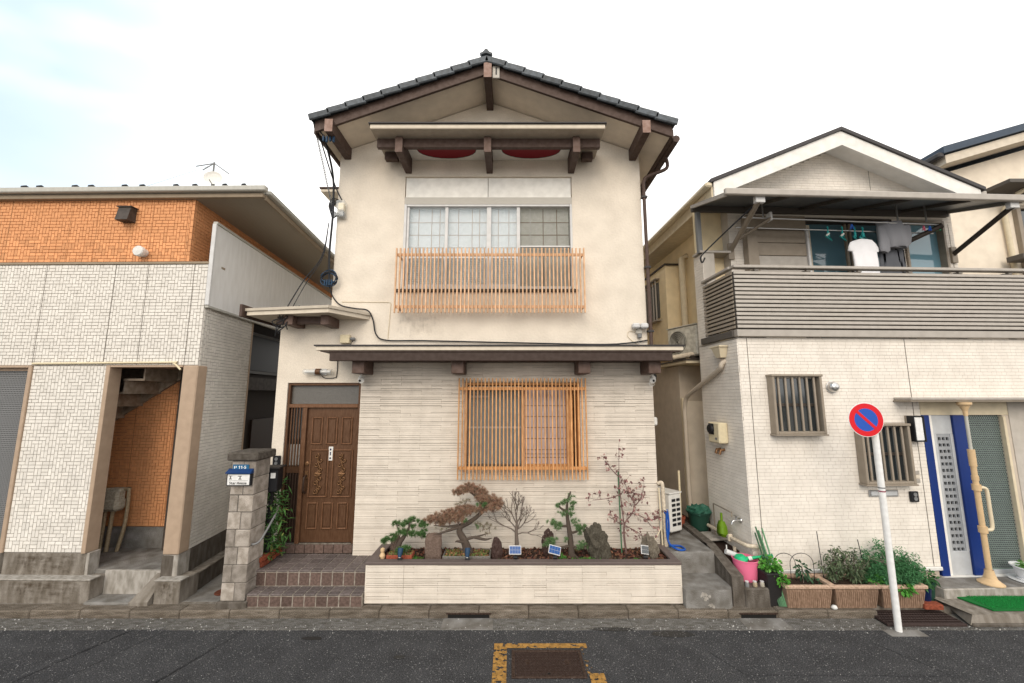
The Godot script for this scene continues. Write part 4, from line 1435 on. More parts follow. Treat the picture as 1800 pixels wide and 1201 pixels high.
# cast scroll ornament: a winding stem with curls
func scroll(d: Node, x: float, y0: float, y1: float, z: float) -> void:
	var s := S.new()
	var stem := []
	for i in 25:
		var t := i / 24.0
		stem.append(Vector3(x + 0.022 * sin(t * TAU * 2.0), lerpf(y0, y1, t), z))
	s.tube(stem, 0.008, 6)
	for k in 9:
		var t := (k + 0.5) / 9.0
		var sg := 1.0 if k % 2 else -1.0
		var c := Vector3(x + sg * 0.03, lerpf(y0, y1, t), z)
		var pts := []
		for i in 14:
			var a := i / 13.0
			var r := 0.040 * (1.0 - 0.75 * a)
			pts.append(c + Vector3(sg * cos(a * 6.5 + 2.0) * r, sin(a * 6.5 + 2.0) * r, 0.004))
		s.tube(pts, 0.0075, 6)
	s.tube([Vector3(x - 0.05, 0.5 * (y0 + y1), z), Vector3(x + 0.05, 0.5 * (y0 + y1), z)], 0.012, 6)
	for i in 12:
		var a := TAU * i / 12
		s.tube([Vector3(x, 0.5 * (y0 + y1), z + 0.004), Vector3(x + 0.038 * cos(a), 0.5 * (y0 + y1) + 0.038 * sin(a), z)], [0.010, 0.006], 5)
	put(d, "scroll_ornament", s, M.bronze_light)


func central_house_things() -> void:
	var o := Vector3(0, 0, -6)
	# lamp over the door
	var l := thing("wall_lamp", "tubular glass wall lamp with brown middle band above the entrance door", "wall lamp", Vector3(-2.88, 3.0, -6))
	var s := S.new()
	for q: Array in [[-0.22, -0.035], [0.035, 0.20]]:
		s = S.new()
		s.tube([Vector3(q[0], 0, 0.07), Vector3(q[0] + 0.012, 0, 0.07), Vector3(q[1], 0, 0.07)], [0.036, 0.045, 0.045], 14)
		put(l, "glass_tube", s, M.clear)
	tb(l, "inner_tube", M.white_plastic, [Vector3(-0.20, 0, 0.07), Vector3(0.18, 0, 0.07)], 0.02, 10)
	tb(l, "band", M.bronze, [Vector3(-0.035, 0, 0.07), Vector3(0.035, 0, 0.07)], 0.048, 16)
	bx(l, "back_plate", M.aluminium, -0.10, 0.10, -0.05, 0.05, 0.001, 0.025, 0.006)
	tb(l, "cord", M.cable, smooth([Vector3(0.04, -0.05, 0.05), Vector3(0.08, -0.09, 0.02), Vector3(0.22, -0.085, 0.015), Vector3(0.25, -0.04, 0.012), Vector3(0.25, 0.24, 0.012)]), 0.006, 6)
	# white box above the canopy
	var b := thing("junction_box", "small ivory box with a wire on the plaster above the canopy's left end", "junction box", Vector3(-2.52, 3.43, -6))
	bx(b, "box", M.ivory, -0.07, 0.07, 0, 0.13, 0.001, 0.075, 0.008)
	bx(b, "terminal", M.mesh_grey, 0.071, 0.15, 0.05, 0.09, 0.02, 0.06, 0.01)
	tb(b, "wire", M.cable, smooth([Vector3(0.12, 0.05, 0.04), Vector3(0.09, 0.0, 0.04), Vector3(0.04, -0.05, 0.03)]), 0.005, 5)
	# sensor lamp at the right
	b = thing("sensor_light", "grey twin-headed sensor light on the plaster near the right corner", "sensor light", Vector3(1.93, 3.62, -6))
	bx(b, "base", M.grey_band, -0.05, 0.05, -0.04, 0.06, 0.001, 0.04, 0.008)
	bx(b, "head", M.aluminium, -0.12, -0.004, 0.03, 0.11, 0.03, 0.13, 0.02)
	bx(b, "head", M.aluminium, 0.004, 0.12, 0.03, 0.11, 0.03, 0.13, 0.02)
	bx(b, "sensor", M.mesh_grey, -0.03, 0.03, -0.11, -0.041, 0.02, 0.07, 0.012)
	tb(b, "wire", M.cream_trim, smooth([Vector3(-0.04, -0.02, 0.01), Vector3(-0.14, 0.0, 0.01), Vector3(-0.17, -0.07, 0.01), Vector3(-0.10, -0.15, 0.01), Vector3(-0.02, -0.20, 0.01)]), 0.004, 5)
	# security cameras
	for q: Array in [[-2.19, "left", 1.0], [2.04, "right", -1.0]]:
		var c := thing("security_camera", "white bullet camera under the %s end bracket of the front canopy" % q[1], "security camera", Vector3(q[0], 2.955, -5.80), 0, "security cameras under the canopy")
		var k: float = q[2]
		tb(c, "arm", M.white_plastic, [Vector3(0, 0, 0), Vector3(0, -0.05, 0)], 0.016, 8)
		s = S.new()
		s.lathe([Vector2(0, 0.09), Vector2(0.035, 0.085), Vector2(0.045, 0.06), Vector2(0.045, -0.05), Vector2(0.038, -0.06), Vector2(0.036, -0.05), Vector2(0.0, -0.048)], 14, Vector3(0, -0.075, 0.0), rx(-70) * rz(20 * k))
		put(c, "body", s, M.white_plastic)
		s = S.new()
		s.lathe([Vector2(0.017, 0), Vector2(0.016, 0.006), Vector2(0, 0.010)], 12, Vector3(0, -0.093, 0.047), rx(110))
		put(c, "lens", s, M.black)
		if k < 0:
			tb(c, "wire_coil", M.white_plastic, smooth([Vector3(0.02, -0.06, 0), Vector3(-0.05, -0.12, 0.01), Vector3(-0.03, -0.17, 0.01), Vector3(0.02, -0.15, 0.0), Vector3(0.0, -0.10, 0)]), 0.004, 5)
	# intercom
	var i := thing("intercom", "black intercom with round buttons on the plaster beside the slatted door light", "intercom", Vector3(-3.43, 1.63, -6))
	bx(i, "case", M.black, -0.055, 0.055, 0, 0.15, 0.001, 0.03, 0.008)
	for y: float in [0.045, 0.105]:
		s = S.new()
		s.lathe([Vector2(0.024, 0), Vector2(0.024, 0.006), Vector2(0.016, 0.006), Vector2(0, 0.002)], 14, Vector3(0, y, 0.03), rx(90))
		put(i, "button", s, M.mesh_grey)
	# electricity drop: twisted cable from the roof corner down to the entrance roof and along the wall
	var P := func(a: Array) -> Array:
		var out := []
		for q: Vector3 in a:
			out.append(q + o)
		return out
	var c: Node3D = tb(self, "power_cable", M.cable, smooth(P.call([Vector3(-2.79, 4.30, 0.08), Vector3(-2.746, 4.153, 0.05), Vector3(-2.626, 4.022, 0.03), Vector3(-2.40, 3.97, 0.03), Vector3(-2.207, 3.94, 0.03), Vector3(-2.12, 3.794, 0.03), Vector3(-2.062, 3.569, 0.03), Vector3(-1.9, 3.48, 0.03), Vector3(-1.332, 3.473, 0.03), Vector3(0.057, 3.441, 0.03), Vector3(1.318, 3.416, 0.03), Vector3(1.792, 3.441, 0.03), Vector3(2.05, 3.48, 0.03)])), 0.0105, 8)
	tag(c, "thick black cable running along the plaster above the front canopy", "cable")
	c = tb(self, "drop_cable", M.cable, smooth(P.call([Vector3(-2.93, 6.66, 0.62), Vector3(-2.86, 6.60, 0.5), Vector3(-2.83, 6.141, 0.14), Vector3(-2.801, 5.541, 0.1), Vector3(-2.815, 4.827, 0.1), Vector3(-2.79, 4.30, 0.09)])), 0.016, 8)
	tag(c, "black service cable hanging down the left corner of the house", "cable")
	s = S.new()
	for k in 2:
		var pts := []
		for q in 60:
			var t := q / 59.0
			var a := t * 60.0 + PI * k
			pts.append(o + Vector3(lerpf(-2.93, -2.82, t), lerpf(6.64, 5.6, t), lerpf(0.60, 0.10, t)) + Vector3(cos(a), 0, sin(a)) * 0.010)
		s.tube(pts, 0.006, 5)
	tag(put(self, "twisted_cable", s, M.mesh_grey), "thin twisted pair from the left roof corner down past the side hood", "cable")
	c = thing("cable_coil", "tangle of blue and black wire loops at the left wall corner", "cable", o + Vector3(-2.80, 4.46, 0.10))
	for k in 7:
		var pts := []
		var r := 0.09 + 0.02 * rng.randf()
		for q in 17:
			var a := TAU * q / 16
			pts.append(Vector3(r * cos(a) * 1.2, r * sin(a) - 0.02 * k * 0.5, 0.02 * sin(a * 2 + k)))
		tb(c, "loop", M.blue_wire if k % 3 == 0 else M.cable, pts, 0.008, 5)
	for k in 4:
		bx(c, "connector", M.blue_wire, -0.06 + 0.035 * k, -0.04 + 0.035 * k, -0.15, -0.06, 0.01, 0.03, 0.004)
	c = thing("cable_clamp", "blue insulated clamps on the wires under the roof's left corner", "cable", o + Vector3(-2.70, 6.42, 0.56))
	for k in 4:
		bx(c, "sleeve", M.blue_wire, -0.10 + 0.05 * k, -0.07 + 0.05 * k, -0.05 - 0.015 * (k % 2), 0.03, 0.0, 0.03, 0.006)
	tb(c, "tail", M.cable, smooth([Vector3(-0.08, 0.02, 0.01), Vector3(-0.18, 0.16, 0.06), Vector3(-0.24, 0.24, 0.1)]), 0.012, 6)
	# electricity meter and connectors
	b = thing("electric_meter", "clear-cased electric meter with wires high on the left wall corner", "meter", o + Vector3(-2.69, 5.42, 0))
	bx(b, "case", M.clear, -0.07, 0.07, 0.0, 0.27, 0.001, 0.12, 0.012)
	bx(b, "works", M.ivory, -0.045, 0.045, 0.12, 0.24, 0.02, 0.09, 0.01)
	bx(b, "terminal", M.mesh_grey, -0.05, 0.05, 0.01, 0.10, 0.02, 0.08, 0.01)
	for k in 6:
		tb(b, "wire", M.cable, smooth([Vector3(-0.05 + 0.02 * k, 0.03, 0.07), Vector3(-0.12 - 0.01 * k, -0.02 + 0.03 * k, 0.10), Vector3(-0.13, 0.15 + 0.03 * k, 0.1), Vector3(-0.03 + 0.01 * k, 0.25, 0.09)]), 0.007, 5)
	c = tb(self, "meter_cable", M.cable, smooth(P.call([Vector3(-2.89, 6.58, 0.58), Vector3(-2.84, 6.10, 0.16), Vector3(-2.76, 5.86, 0.1), Vector3(-2.68, 5.70, 0.08)])), 0.010, 6)
	tag(c, "black cable from the roof corner into the electric meter", "cable")
	c = tb(self, "bell_wire", M.cream_trim, P.call([Vector3(-2.618, 4.08, 0.006), Vector3(-1.896, 4.073, 0.006), Vector3(-1.864, 4.057, 0.006), Vector3(-1.888, 3.507, 0.006)]), 0.005, 5)
	tag(c, "thin pale wire stapled on the plaster beside the lattice balcony", "cable")
	for k in 2:
		c = tb(self, "slack_wire", M.cable, smooth(P.call([Vector3(-3.33 + 0.08 * k, 3.90, 0.26), Vector3(-3.12 + 0.06 * k, 4.35, 0.22), Vector3(-2.90 + 0.02 * k, 4.75, 0.16), Vector3(-2.84, 5.3, 0.13)])), 0.009 - 0.003 * k, 6)
		tag(c, "%s wire rising from the entrance roof to the left wall corner" % ["thicker outer" if k == 0 else "thinner inner"], "cable", "wires over the entrance roof")
	s = S.new()
	for k in 9:
		var a := Vector3(-3.27 + rng.randf_range(-0.08, 0.06), 3.88 - 0.03 * k, 0.33)
		s.tube(smooth([a, a + Vector3(rng.randf_range(-0.1, 0.05), -0.06, 0.05), a + Vector3(rng.randf_range(-0.12, 0.0), -0.14, 0.02)], 4), 0.008, 5)
	for k in 4:
		s.obox(Vector3(-3.25 + 0.05 * k, 3.90 + 0.01 * k, 0.30), Vector3(0.035, 0.05, 0.03), rz(20 * k), 0.006)
	c = put(self, "wire_bundle", s, M.cable)
	c.position = o
	tag(c, "knot of wires and clips at the entrance roof's left end", "cable")


func bricks(x0: float, x1: float, y0: float, y1: float, holes: Array) -> Array:
	var out := []
	var row := 0.0475
	var n := int((y1 - y0) / row)
	for j in n:
		var x := x0 - rng.randf() * 0.06
		while x < x1 - 0.008:
			var w: float = [0.075, 0.105, 0.135, 0.105][rng.randi() % 4]
			var a := maxf(x, x0)
			var b := minf(x + w, x1)
			var y := y0 + j * row
			for q: Array in holes:
				if y + row * 0.4 > q[2] and y + row * 0.6 < q[3]:
					if a >= q[0] and b <= q[1]:
						b = a
					elif a < q[0] and b > q[0]:
						b = q[0]
					elif a < q[1] and b > q[1]:
						a = q[1]
			if b - a > 0.008:
				out.append([a + 0.001, y + 0.0016, b - a - 0.002, row - 0.0032])
			x += w
	return out


func barred_window(h: Node, x0: float, x1: float, y0: float, y1: float) -> void:
	var w := Node3D.new()
	w.name = numbered(h, "barred_window")
	h.add_child(w)
	bx(w, "pane", M.dark_glass, x0 + 0.03, x1 - 0.03, y0 + 0.03, y1 - 0.03, 0.001, 0.012)
	bx(w, "frame", M.bar_brown, x0, x0 + 0.035, y0, y1, 0.0, 0.12, 0.005)
	bx(w, "frame", M.bar_brown, x1 - 0.035, x1, y0, y1, 0.0, 0.12, 0.005)
	bx(w, "frame", M.bar_brown, x0 - 0.012, x1 + 0.012, y1 - 0.004, y1 + 0.028, 0.0, 0.13, 0.005)
	bx(w, "frame", M.bar_brown, x0 + 0.0355, x1 - 0.0355, y0, y0 + 0.035, 0.0, 0.119, 0.005)
	bx(w, "sash_rail", M.stair_steel, x0 + 0.036, x1 - 0.036, (y0 + y1) / 2 - 0.02, (y0 + y1) / 2 + 0.02, 0.0125, 0.04, 0.003)
	for k in 6:
		var x := lerpf(x0 + 0.10, x1 - 0.10, k / 5.0)
		bx(w, "bar", M.bar_brown, x - 0.014, x + 0.014, y0 + 0.036, y1 - 0.005, 0.076, 0.10, 0.004)
	bx(w, "sill", M.bar_brown, x0 - 0.015, x1 + 0.015, y0 - 0.022, y0 - 0.001, 0.0, 0.13, 0.004)


func right_house() -> void:
	var h := thing("brick_house", "two storey white brick-clad house with grey slatted balcony and blue entrance", "house", Vector3(3.2, 0, -5.6), 2.5)
	var bt := tones("brick_white", [0.985, 1.0, 1.012])
	vcol("brick_joined", "brick_white")
	# lower front
	var s := S.new()
	s.box(0.012, 2.575, 0.37, 3.47, -0.3, -0.005)
	s.box(2.575, 3.90, 2.56, 3.47, -0.3, -0.005)
	s.box(3.90, 7.0, 0.37, 3.47, -0.3, -0.005)
	var wall := put(h, "front_wall", s, M.brick_joint)
	var rects := bricks(0.006, 5.2, 0.375, 3.465, [[2.575, 5.4, -1, 2.56], [0.39, 1.07, 2.15, 2.90], [1.58, 2.25, 1.49, 2.22]])
	rects.sort_custom(func(a, b): return absf(a[1] - 1.6) + absf(a[0] - 0.8) < absf(b[1] - 1.6) + absf(b[0] - 0.8))
	pieces(wall, "brick", rects, -0.0049, 0.0, bt, M.brick_joined, 300, 0.0012, 0.0003, 0.02)
	s = S.new()
	s.box(3.90, 7.0, 0.0, 0.369, -0.3, -0.03)
	s.box(0.02, 2.57, 0.0, 0.369, -0.3, -0.03)
	put(h, "base", s, M.taupe)
	for y: float in [0.85, 1.325, 1.80, 2.275, 2.75, 3.225]:
		bx(h, "panel_joint", tinted("pj%.1f" % y, "joint_line", 2.2), 0.1, 2.5, y - 0.002, y + 0.002, -0.004, 0.0014)
	for x: float in [0.135, 2.475]:
		bx(h, "panel_joint", M.joint_line, x - 0.004, x + 0.004, 0.38, 3.46, -0.004, 0.003)
	bx(h, "drip_trim", M.white_plastic, 0.0, 2.58, 0.325, 0.372, -0.02, 0.022, 0.008)
	barred_window(h, 0.375, 1.085, 2.13, 2.915)
	barred_window(h, 1.565, 2.265, 1.465, 2.24)
	# left side of the front block
	s = S.new()
	s.box(-0.2, -0.005, 0.0, 3.47, -1.05, -0.006)
	s.box(-0.2, -0.005, 3.47, 5.0, -1.05, -0.76)
	var side := put(h, "side_wall", s, M.brick_joint)
	var j := S.new()
	for q: Array in [[-1.05, -0.004, 0.36, 3.465], [-1.05, -0.76, 3.47, 4.99]]:
		for r: Array in bricks(q[0], q[1], q[2], q[3], []):
			var g := 1.0 + rng.randf_range(-0.05, 0.05)
			j.col = Color(g, g, g)
			j.obox(Vector3(0.003, r[1] + r[3] / 2, r[0] + r[2] / 2), Vector3(0.016, r[3], r[2]), Basis.IDENTITY, 0.0012)
	# mirrored so that the faces look to the left
	for i in j.v.size():
		j.v[i].x = -0.2025 + j.v[i].x
	put(side, "bricks", j, M.brick_joined).set_meta("kind", "stuff")
	side.position.x = 0.2
	side.rotation_degrees.y = 0.0
	# balcony
	var b := Node3D.new()
	b.name = "balcony"
	h.add_child(b)
	bx(b, "floor", M.bal_dark, 0.21, 7.0, 3.40, 3.475, -0.79, -0.31)
	bx(b, "base_rail", M.bal_alu, -0.03, 7.0, 3.476, 3.575, -0.02, 0.065, 0.006)
	bx(b, "base_rail", M.bal_dark, -0.05, 0.0, 3.476, 3.575, -0.90, -0.021, 0.006)
	bx(b, "top_rail", M.bal_alu, -0.02, 7.0, 4.475, 4.52, -0.02, 0.08, 0.008)
	bx(b, "top_rail", M.bal_alu, -0.045, 0.03, 4.475, 4.519, -0.80, -0.021, 0.008)
	for k in 14:
		var y := 3.622 + 0.0605 * k
		s = S.new()
		s.obox(Vector3(3.49, y, 0.045), Vector3(7.0, 0.046, 0.016), rx(-8), 0.004)
		put(b, "slat", s, M.bal_alu)
		s = S.new()
		s.obox(Vector3(-0.012, y, -0.40), Vector3(0.016, 0.043, 0.80), rz(-12), 0.004)
		put(b, "slat", s, M.bar_brown)
	for k in 9:
		var x := 0.35 + 0.78 * k
		bx(b, "post", M.bal_alu, x - 0.03, x + 0.03, 4.445, 4.474, -0.012, 0.03, 0.003)
		bx(b, "post", M.bal_dark, x - 0.03, x + 0.03, 3.476, 4.474, -0.10, -0.04, 0.003)
	bx(b, "back_sheet", M.bal_dark, 0.01, 7.0, 3.576, 4.44, -0.025, -0.02)
	bx(b, "back_sheet", M.bal_dark, 0.012, 0.018, 3.60, 4.44, -0.78, -0.04)
	# upper storey
	s = S.new()
	s.box(0.50, 0.90, 3.475, 6.1, -1.0, -0.806)
	s.box(0.90, 4.50, 5.66, 6.1, -1.0, -0.806)
	s.box(3.38, 3.58, 3.475, 5.66, -1.0, -0.806)
	s.box(4.33, 4.50, 3.475, 5.66, -1.0, -0.806)
	s.prism([Vector2(0.50, 6.1), Vector2(4.50, 6.1), Vector2(4.50, 6.12), Vector2(2.50, 6.95), Vector2(0.50, 6.12)], -1.0, -0.806)
	var up := put(h, "upper_wall", s, M.brick_joint)
	rects = []
	for r: Array in bricks(0.5, 4.5, 3.5, 6.9, [[0.90, 3.38, 3.4, 5.67], [3.58, 4.33, 3.4, 5.67]]):
		if r[1] + r[3] < 6.95 - 0.42 * absf(r[0] + r[2] / 2 - 2.42):
			rects.append(r)
	pieces(up, "brick", rects, -0.8058, -0.80, bt, M.brick_joined, 0, 0.0012, 0.0009, 0.05)
	for q: Array in [[3.1, 6.2, 6.6], [4.42, 3.6, 5.6]]:
		bx(h, "panel_joint", M.joint_line, q[0] - 0.003, q[0] + 0.003, q[1], q[2], -0.803, -0.797)
	# shutter box and windows upstairs
	var w := Node3D.new()
	w.name = "shutter_box"
	h.add_child(w)
	bx(w, "frame", M.bar_brown, 0.72, 0.90, 3.5, 5.64, -0.79, -0.66, 0.005)
	bx(w, "head", M.bar_brown, 0.90, 1.76, 5.40, 5.64, -0.79, -0.68, 0.004)
	for k in 8:
		bx(w, "board", M.bal_alu if k < 6 else M.bar_brown, 0.905, 1.75, 3.62 + 0.2225 * k, 3.62 + 0.2225 * (k + 1) - 0.008, -0.79, -0.70, 0.006)
	bx(w, "edge", M.aluminium, 1.752, 1.79, 3.5, 5.4, -0.79, -0.67, 0.004)
	w = Node3D.new()
	w.name = "balcony_window"
	h.add_child(w)
	bx(w, "pane", tinted("blue_glass2", "blue_glass", 2.0), 1.80, 3.37, 3.5, 5.60, -0.92, -0.90)
	bx(w, "head", M.stair_steel, 1.79, 3.38, 5.60, 5.66, -0.93, -0.77, 0.004)
	for x: float in [1.80, 2.60, 2.68, 3.34]:
		bx(w, "sash_stile", M.bar_brown, x, x + 0.04, 3.5, 5.599, -0.899, -0.86, 0.003)
	bx(w, "curtain", M.far_wall, 1.85, 2.0, 3.55, 5.58, -0.899, -0.893)
	w = Node3D.new()
	w.name = "small_window"
	h.add_child(w)
	bx(w, "pane", tinted("sky_glass", "blue_glass", 3.5), 3.60, 4.31, 4.3, 5.62, -0.90, -0.88)
	for q: Array in [[3.585, 3.625], [4.285, 4.325]]:
		bx(w, "frame", M.bar_brown, q[0], q[1], 4.3, 5.65, -0.89, -0.77, 0.003)
	bx(w, "frame", M.bar_brown, 3.626, 4.284, 5.61, 5.65, -0.89, -0.77, 0.003)
	bx(w, "curtain", M.far_wall, 3.64, 3.72, 4.3, 5.6, -0.879, -0.872)
	# gable: white barge boards, dark roof
	var ax := 2.32
	var sl := 0.43
	for q: Array in [[0.08, -1.0], [4.63, 1.0]]:
		var x1: float = q[0]
		var d := sl * absf(x1 - ax)
		s = S.new()
		s.hexa([Vector3(ax, 6.79, -0.47), Vector3(x1, 6.79 - d, -0.47), Vector3(x1, 7.04 - d, -0.47), Vector3(ax, 7.04, -0.47), Vector3(ax, 6.79, -0.43), Vector3(x1, 6.79 - d, -0.43), Vector3(x1, 7.04 - d, -0.43), Vector3(ax, 7.04, -0.43)])
		put(h, "bargeboard", s, M.white_board)
		s = S.new()
		s.hexa([Vector3(ax, 6.90, -0.471), Vector3(x1, 6.90 - d, -0.471), Vector3(x1, 6.93 - d, -0.471), Vector3(ax, 6.93, -0.471), Vector3(ax, 6.90, -7.0), Vector3(x1, 6.90 - d, -7.0), Vector3(x1, 6.93 - d, -7.0), Vector3(ax, 6.93, -7.0)])
		put(h, "soffit", s, M.white_board)
		s = S.new()
		var e: float = x1 + 0.06 * q[1]
		var de := sl * absf(e - ax)
		s.hexa([Vector3(ax, 7.045, -0.40), Vector3(e, 7.045 - de, -0.40), Vector3(e, 7.105 - de, -0.40), Vector3(ax, 7.105, -0.40), Vector3(ax, 7.045, -7.0), Vector3(e, 7.045 - de, -7.0), Vector3(e, 7.105 - de, -7.0), Vector3(ax, 7.105, -7.0)])
		put(h, "roof", s, M.roof_dark)
	bx(h, "gutter", M.cream_trim, -0.06, 0.055, 5.99, 6.07, -7.0, -0.42, 0.02)
	bx(h, "eaves_board", M.cream_trim, 0.056, 0.085, 5.82, 6.02, -7.0, -0.475, 0.003)
	bx(h, "soffit", M.cream_trim, 0.086, 0.55, 5.85, 5.87, -7.0, -0.81)
	bx(h, "gutter_end", M.bal_alu, 4.64, 4.80, 5.98, 6.06, -0.9, -0.47, 0.015)
	# cream side walls along the passage
	s = S.new()
	s.box(0.52, 0.70, 0.0, 5.86, -7.0, -1.01)
	put(h, "rear_side_wall", s, M.cream)
	bx(h, "balcony_end_wall", M.cream, 0.02, 0.519, 4.2, 5.84, -1.04, -1.0)
	bx(h, "rear_ground_wall", M.taupe, 0.02, 0.515, 0.0, 3.2, -6.5, -1.9)
	bx(h, "side_door", M.far_wall, 0.07, 0.46, 0.3, 2.55, -1.895, -1.86, 0.004)
	bx(h, "side_door_frame", M.cream_trim, 0.021, 0.068, 0.3, 2.6, -1.895, -1.84, 0.004)
	# window bay with bars, on the side wall
	var bay := Node3D.new()
	bay.name = "side_bay"
	h.add_child(bay)
	bx(bay, "box", M.cream, 0.20, 0.519, 3.45, 5.42, -4.4, -2.65, 0.004)
	bx(bay, "roof_sheet", M.stair_steel, 0.17, 0.519, 5.421, 5.45, -4.45, -2.60)
	bx(bay, "pane", M.dark_glass, 0.185, 0.199, 4.35, 5.15, -3.9, -3.0)
	for k in 7:
		bx(bay, "bar", M.bal_alu, 0.12, 0.145, 4.30, 5.2, -3.95 + 0.15 * k, -3.925 + 0.15 * k, 0.003)
	bx(bay, "grille_frame", M.bar_brown, 0.10, 0.199, 4.27, 4.30, -4.0, -2.95, 0.004)
	bx(bay, "grille_frame", M.bar_brown, 0.10, 0.199, 5.20, 5.23, -4.0, -2.95, 0.004)
	tb(h, "duct", M.cream_trim, [Vector3(0.40, 3.6, -2.3), Vector3(0.40, 5.45, -2.3), Vector3(0.52, 5.5, -2.3)], 0.065, 10)
	# lean-to roof and pipes in the passage
	bx(h, "lean_to_roof", M.cream_trim, -0.12, 0.50, 3.21, 3.26, -2.6, -1.30, 0.004)
	bx(h, "lean_to_sheet", M.stair_steel, -0.14, 0.50, 3.261, 3.285, -2.65, -1.27, 0.003)
	tb(h, "roof_pipe", M.pvc, [Vector3(-0.16, 3.34, -1.7), Vector3(0.5, 3.45, -1.2)], 0.045, 10)
	tb(h, "downpipe", M.taupe, smooth([Vector3(0.05, 3.20, -0.34), Vector3(-0.05, 3.12, -0.34), Vector3(-0.06, 3.02, -0.45), Vector3(-0.06, 2.72, -1.25), Vector3(-0.06, 2.60, -1.50), Vector3(-0.06, 2.4, -1.58)], 5) + [Vector3(-0.06, 1.0, -1.58), Vector3(-0.04, 0.35, -1.58)], 0.036, 10)
	s = S.new()
	s.hexa([Vector3(-0.10, 3.21, -0.40), Vector3(-0.012, 3.21, -0.40), Vector3(-0.012, 3.21, -0.28), Vector3(-0.10, 3.21, -0.28), Vector3(-0.14, 3.36, -0.45), Vector3(-0.012, 3.36, -0.45), Vector3(-0.012, 3.36, -0.23), Vector3(-0.14, 3.36, -0.23)])
	put(h, "rain_head", s, M.cream_trim)
	bx(h, "rain_head_rim", M.cream_trim, -0.15, -0.013, 3.361, 3.385, -0.47, -0.21, 0.004)
	tb(h, "downpipe", M.cream_trim, [Vector3(0.30, 5.8, -1.15), Vector3(0.30, 5.3, -1.15), Vector3(0.14, 5.0, -1.12), Vector3(0.12, 3.5, -1.12)], 0.035, 8)
	# awning over the balcony
	var a := Node3D.new()
	a.name = "balcony_awning"
	h.add_child(a)
	s = S.new()
	s.hexa([Vector3(-0.14, 5.545, 0.19), Vector3(4.40, 5.545, 0.19), Vector3(4.40, 5.835, -0.79), Vector3(-0.14, 5.835, -0.79), Vector3(-0.14, 5.555, 0.19), Vector3(4.40, 5.555, 0.19), Vector3(4.40, 5.845, -0.79), Vector3(-0.14, 5.845, -0.79)])
	put(a, "roof_panel", s, M.awning)
	bx(a, "front_rail", M.bal_alu, -0.16, 4.45, 5.50, 5.60, 0.191, 0.25, 0.012)
	bx(a, "wall_rail", M.bal_dark, -0.14, 4.40, 5.72, 5.83, -0.798, -0.74, 0.004)
	for x: float in [-0.15, 0.78, 1.72, 2.65, 3.55, 4.37]:
		s = S.new()
		s.hexa([Vector3(x, 5.49, 0.19), Vector3(x + 0.04, 5.49, 0.19), Vector3(x + 0.04, 5.78, -0.78), Vector3(x, 5.78, -0.78), Vector3(x, 5.544, 0.19), Vector3(x + 0.04, 5.544, 0.19), Vector3(x + 0.04, 5.834, -0.78), Vector3(x, 5.834, -0.78)])
		put(a, "rafter", s, M.bal_alu if x < 0 or x > 4 else M.bal_dark)
	for q: Array in [[0.50, 0.38], [4.42, 4.28]]:
		s = S.new()
		s.tube([Vector3(q[0], 5.05, -0.79), Vector3(q[1], 5.46, 0.17)], [0.045, 0.045], 4)
		put(a, "strut", s, M.bar_brown if q[0] < 1 else M.stair_steel)
		bx(a, "strut_bracket", M.aluminium, q[1] - 0.06, q[1] + 0.08, 5.42, 5.52, 0.12, 0.189, 0.006)
		bx(a, "strut_foot", M.bar_brown, q[0] - 0.05, q[0] + 0.05, 4.9, 5.18, -0.80, -0.76, 0.004)
	bx(a, "post", M.mesh_grey, -0.06, 0.01, 5.0, 5.74, -0.83, -0.76, 0.004)
	bx(a, "parapet_cap", M.bal_alu, -0.05, 0.48, 5.0, 5.04, -1.0, -0.74, 0.004)
	tb(a, "pull_cord", M.cable, smooth([Vector3(0.36, 5.42, 0.05), Vector3(0.1, 5.14, -0.3), Vector3(-0.12, 4.90, -0.5), Vector3(-0.18, 4.82, -0.5), Vector3(-0.16, 4.74, -0.5), Vector3(-0.11, 4.82, -0.5)]), 0.012, 6)
	# entrance: canopy, blue frame, slit door, glass
	var e := Node3D.new()
	e.name = "entrance"
	h.add_child(e)
	bx(e, "canopy", M.bal_alu, 2.20, 5.2, 2.585, 2.625, 0.001, 0.26, 0.010)
	bx(e, "canopy_lip", M.bar_brown, 2.19, 5.2, 2.565, 2.584, 0.002, 0.25, 0.004)
	bx(e, "header", M.cream_trim, 2.59, 3.90, 2.375, 2.56, -0.15, -0.01, 0.004)
	bx(e, "blue_jamb", M.blue_door, 2.585, 2.70, 0.245, 2.374, -0.15, -0.002, 0.004)
	bx(e, "blue_panel", M.blue_door, 3.048, 3.25, 0.245, 2.374, -0.15, -0.003, 0.004)
	bx(e, "door_jamb", M.white_board, 2.701, 2.745, 0.245, 2.374, -0.15, -0.012, 0.004)
	bx(e, "door_edge", M.mesh_grey, 2.7455, 2.757, 0.245, 2.374, -0.15, -0.03)
	s = S.new()
	s.box(2.758, 3.047, 0.245, 0.55, -0.12, -0.03, 0.004)
	s.box(2.758, 3.047, 2.11, 2.374, -0.12, -0.03, 0.004)
	s.box(2.758, 2.80, 0.55, 2.11, -0.12, -0.03)
	s.box(3.005, 3.047, 0.55, 2.11, -0.12, -0.03)
	put(e, "door_leaf", s, M.door_silver)
	# the perforated strip: real square openings, made of a grid of bars round them
	s = S.new()
	var x0 := 2.801
	var x1 := 3.004
	var cw := 0.043
	var xs := [x0 + 0.022, x0 + 0.080, x0 + 0.138]
	var yy := 2.11
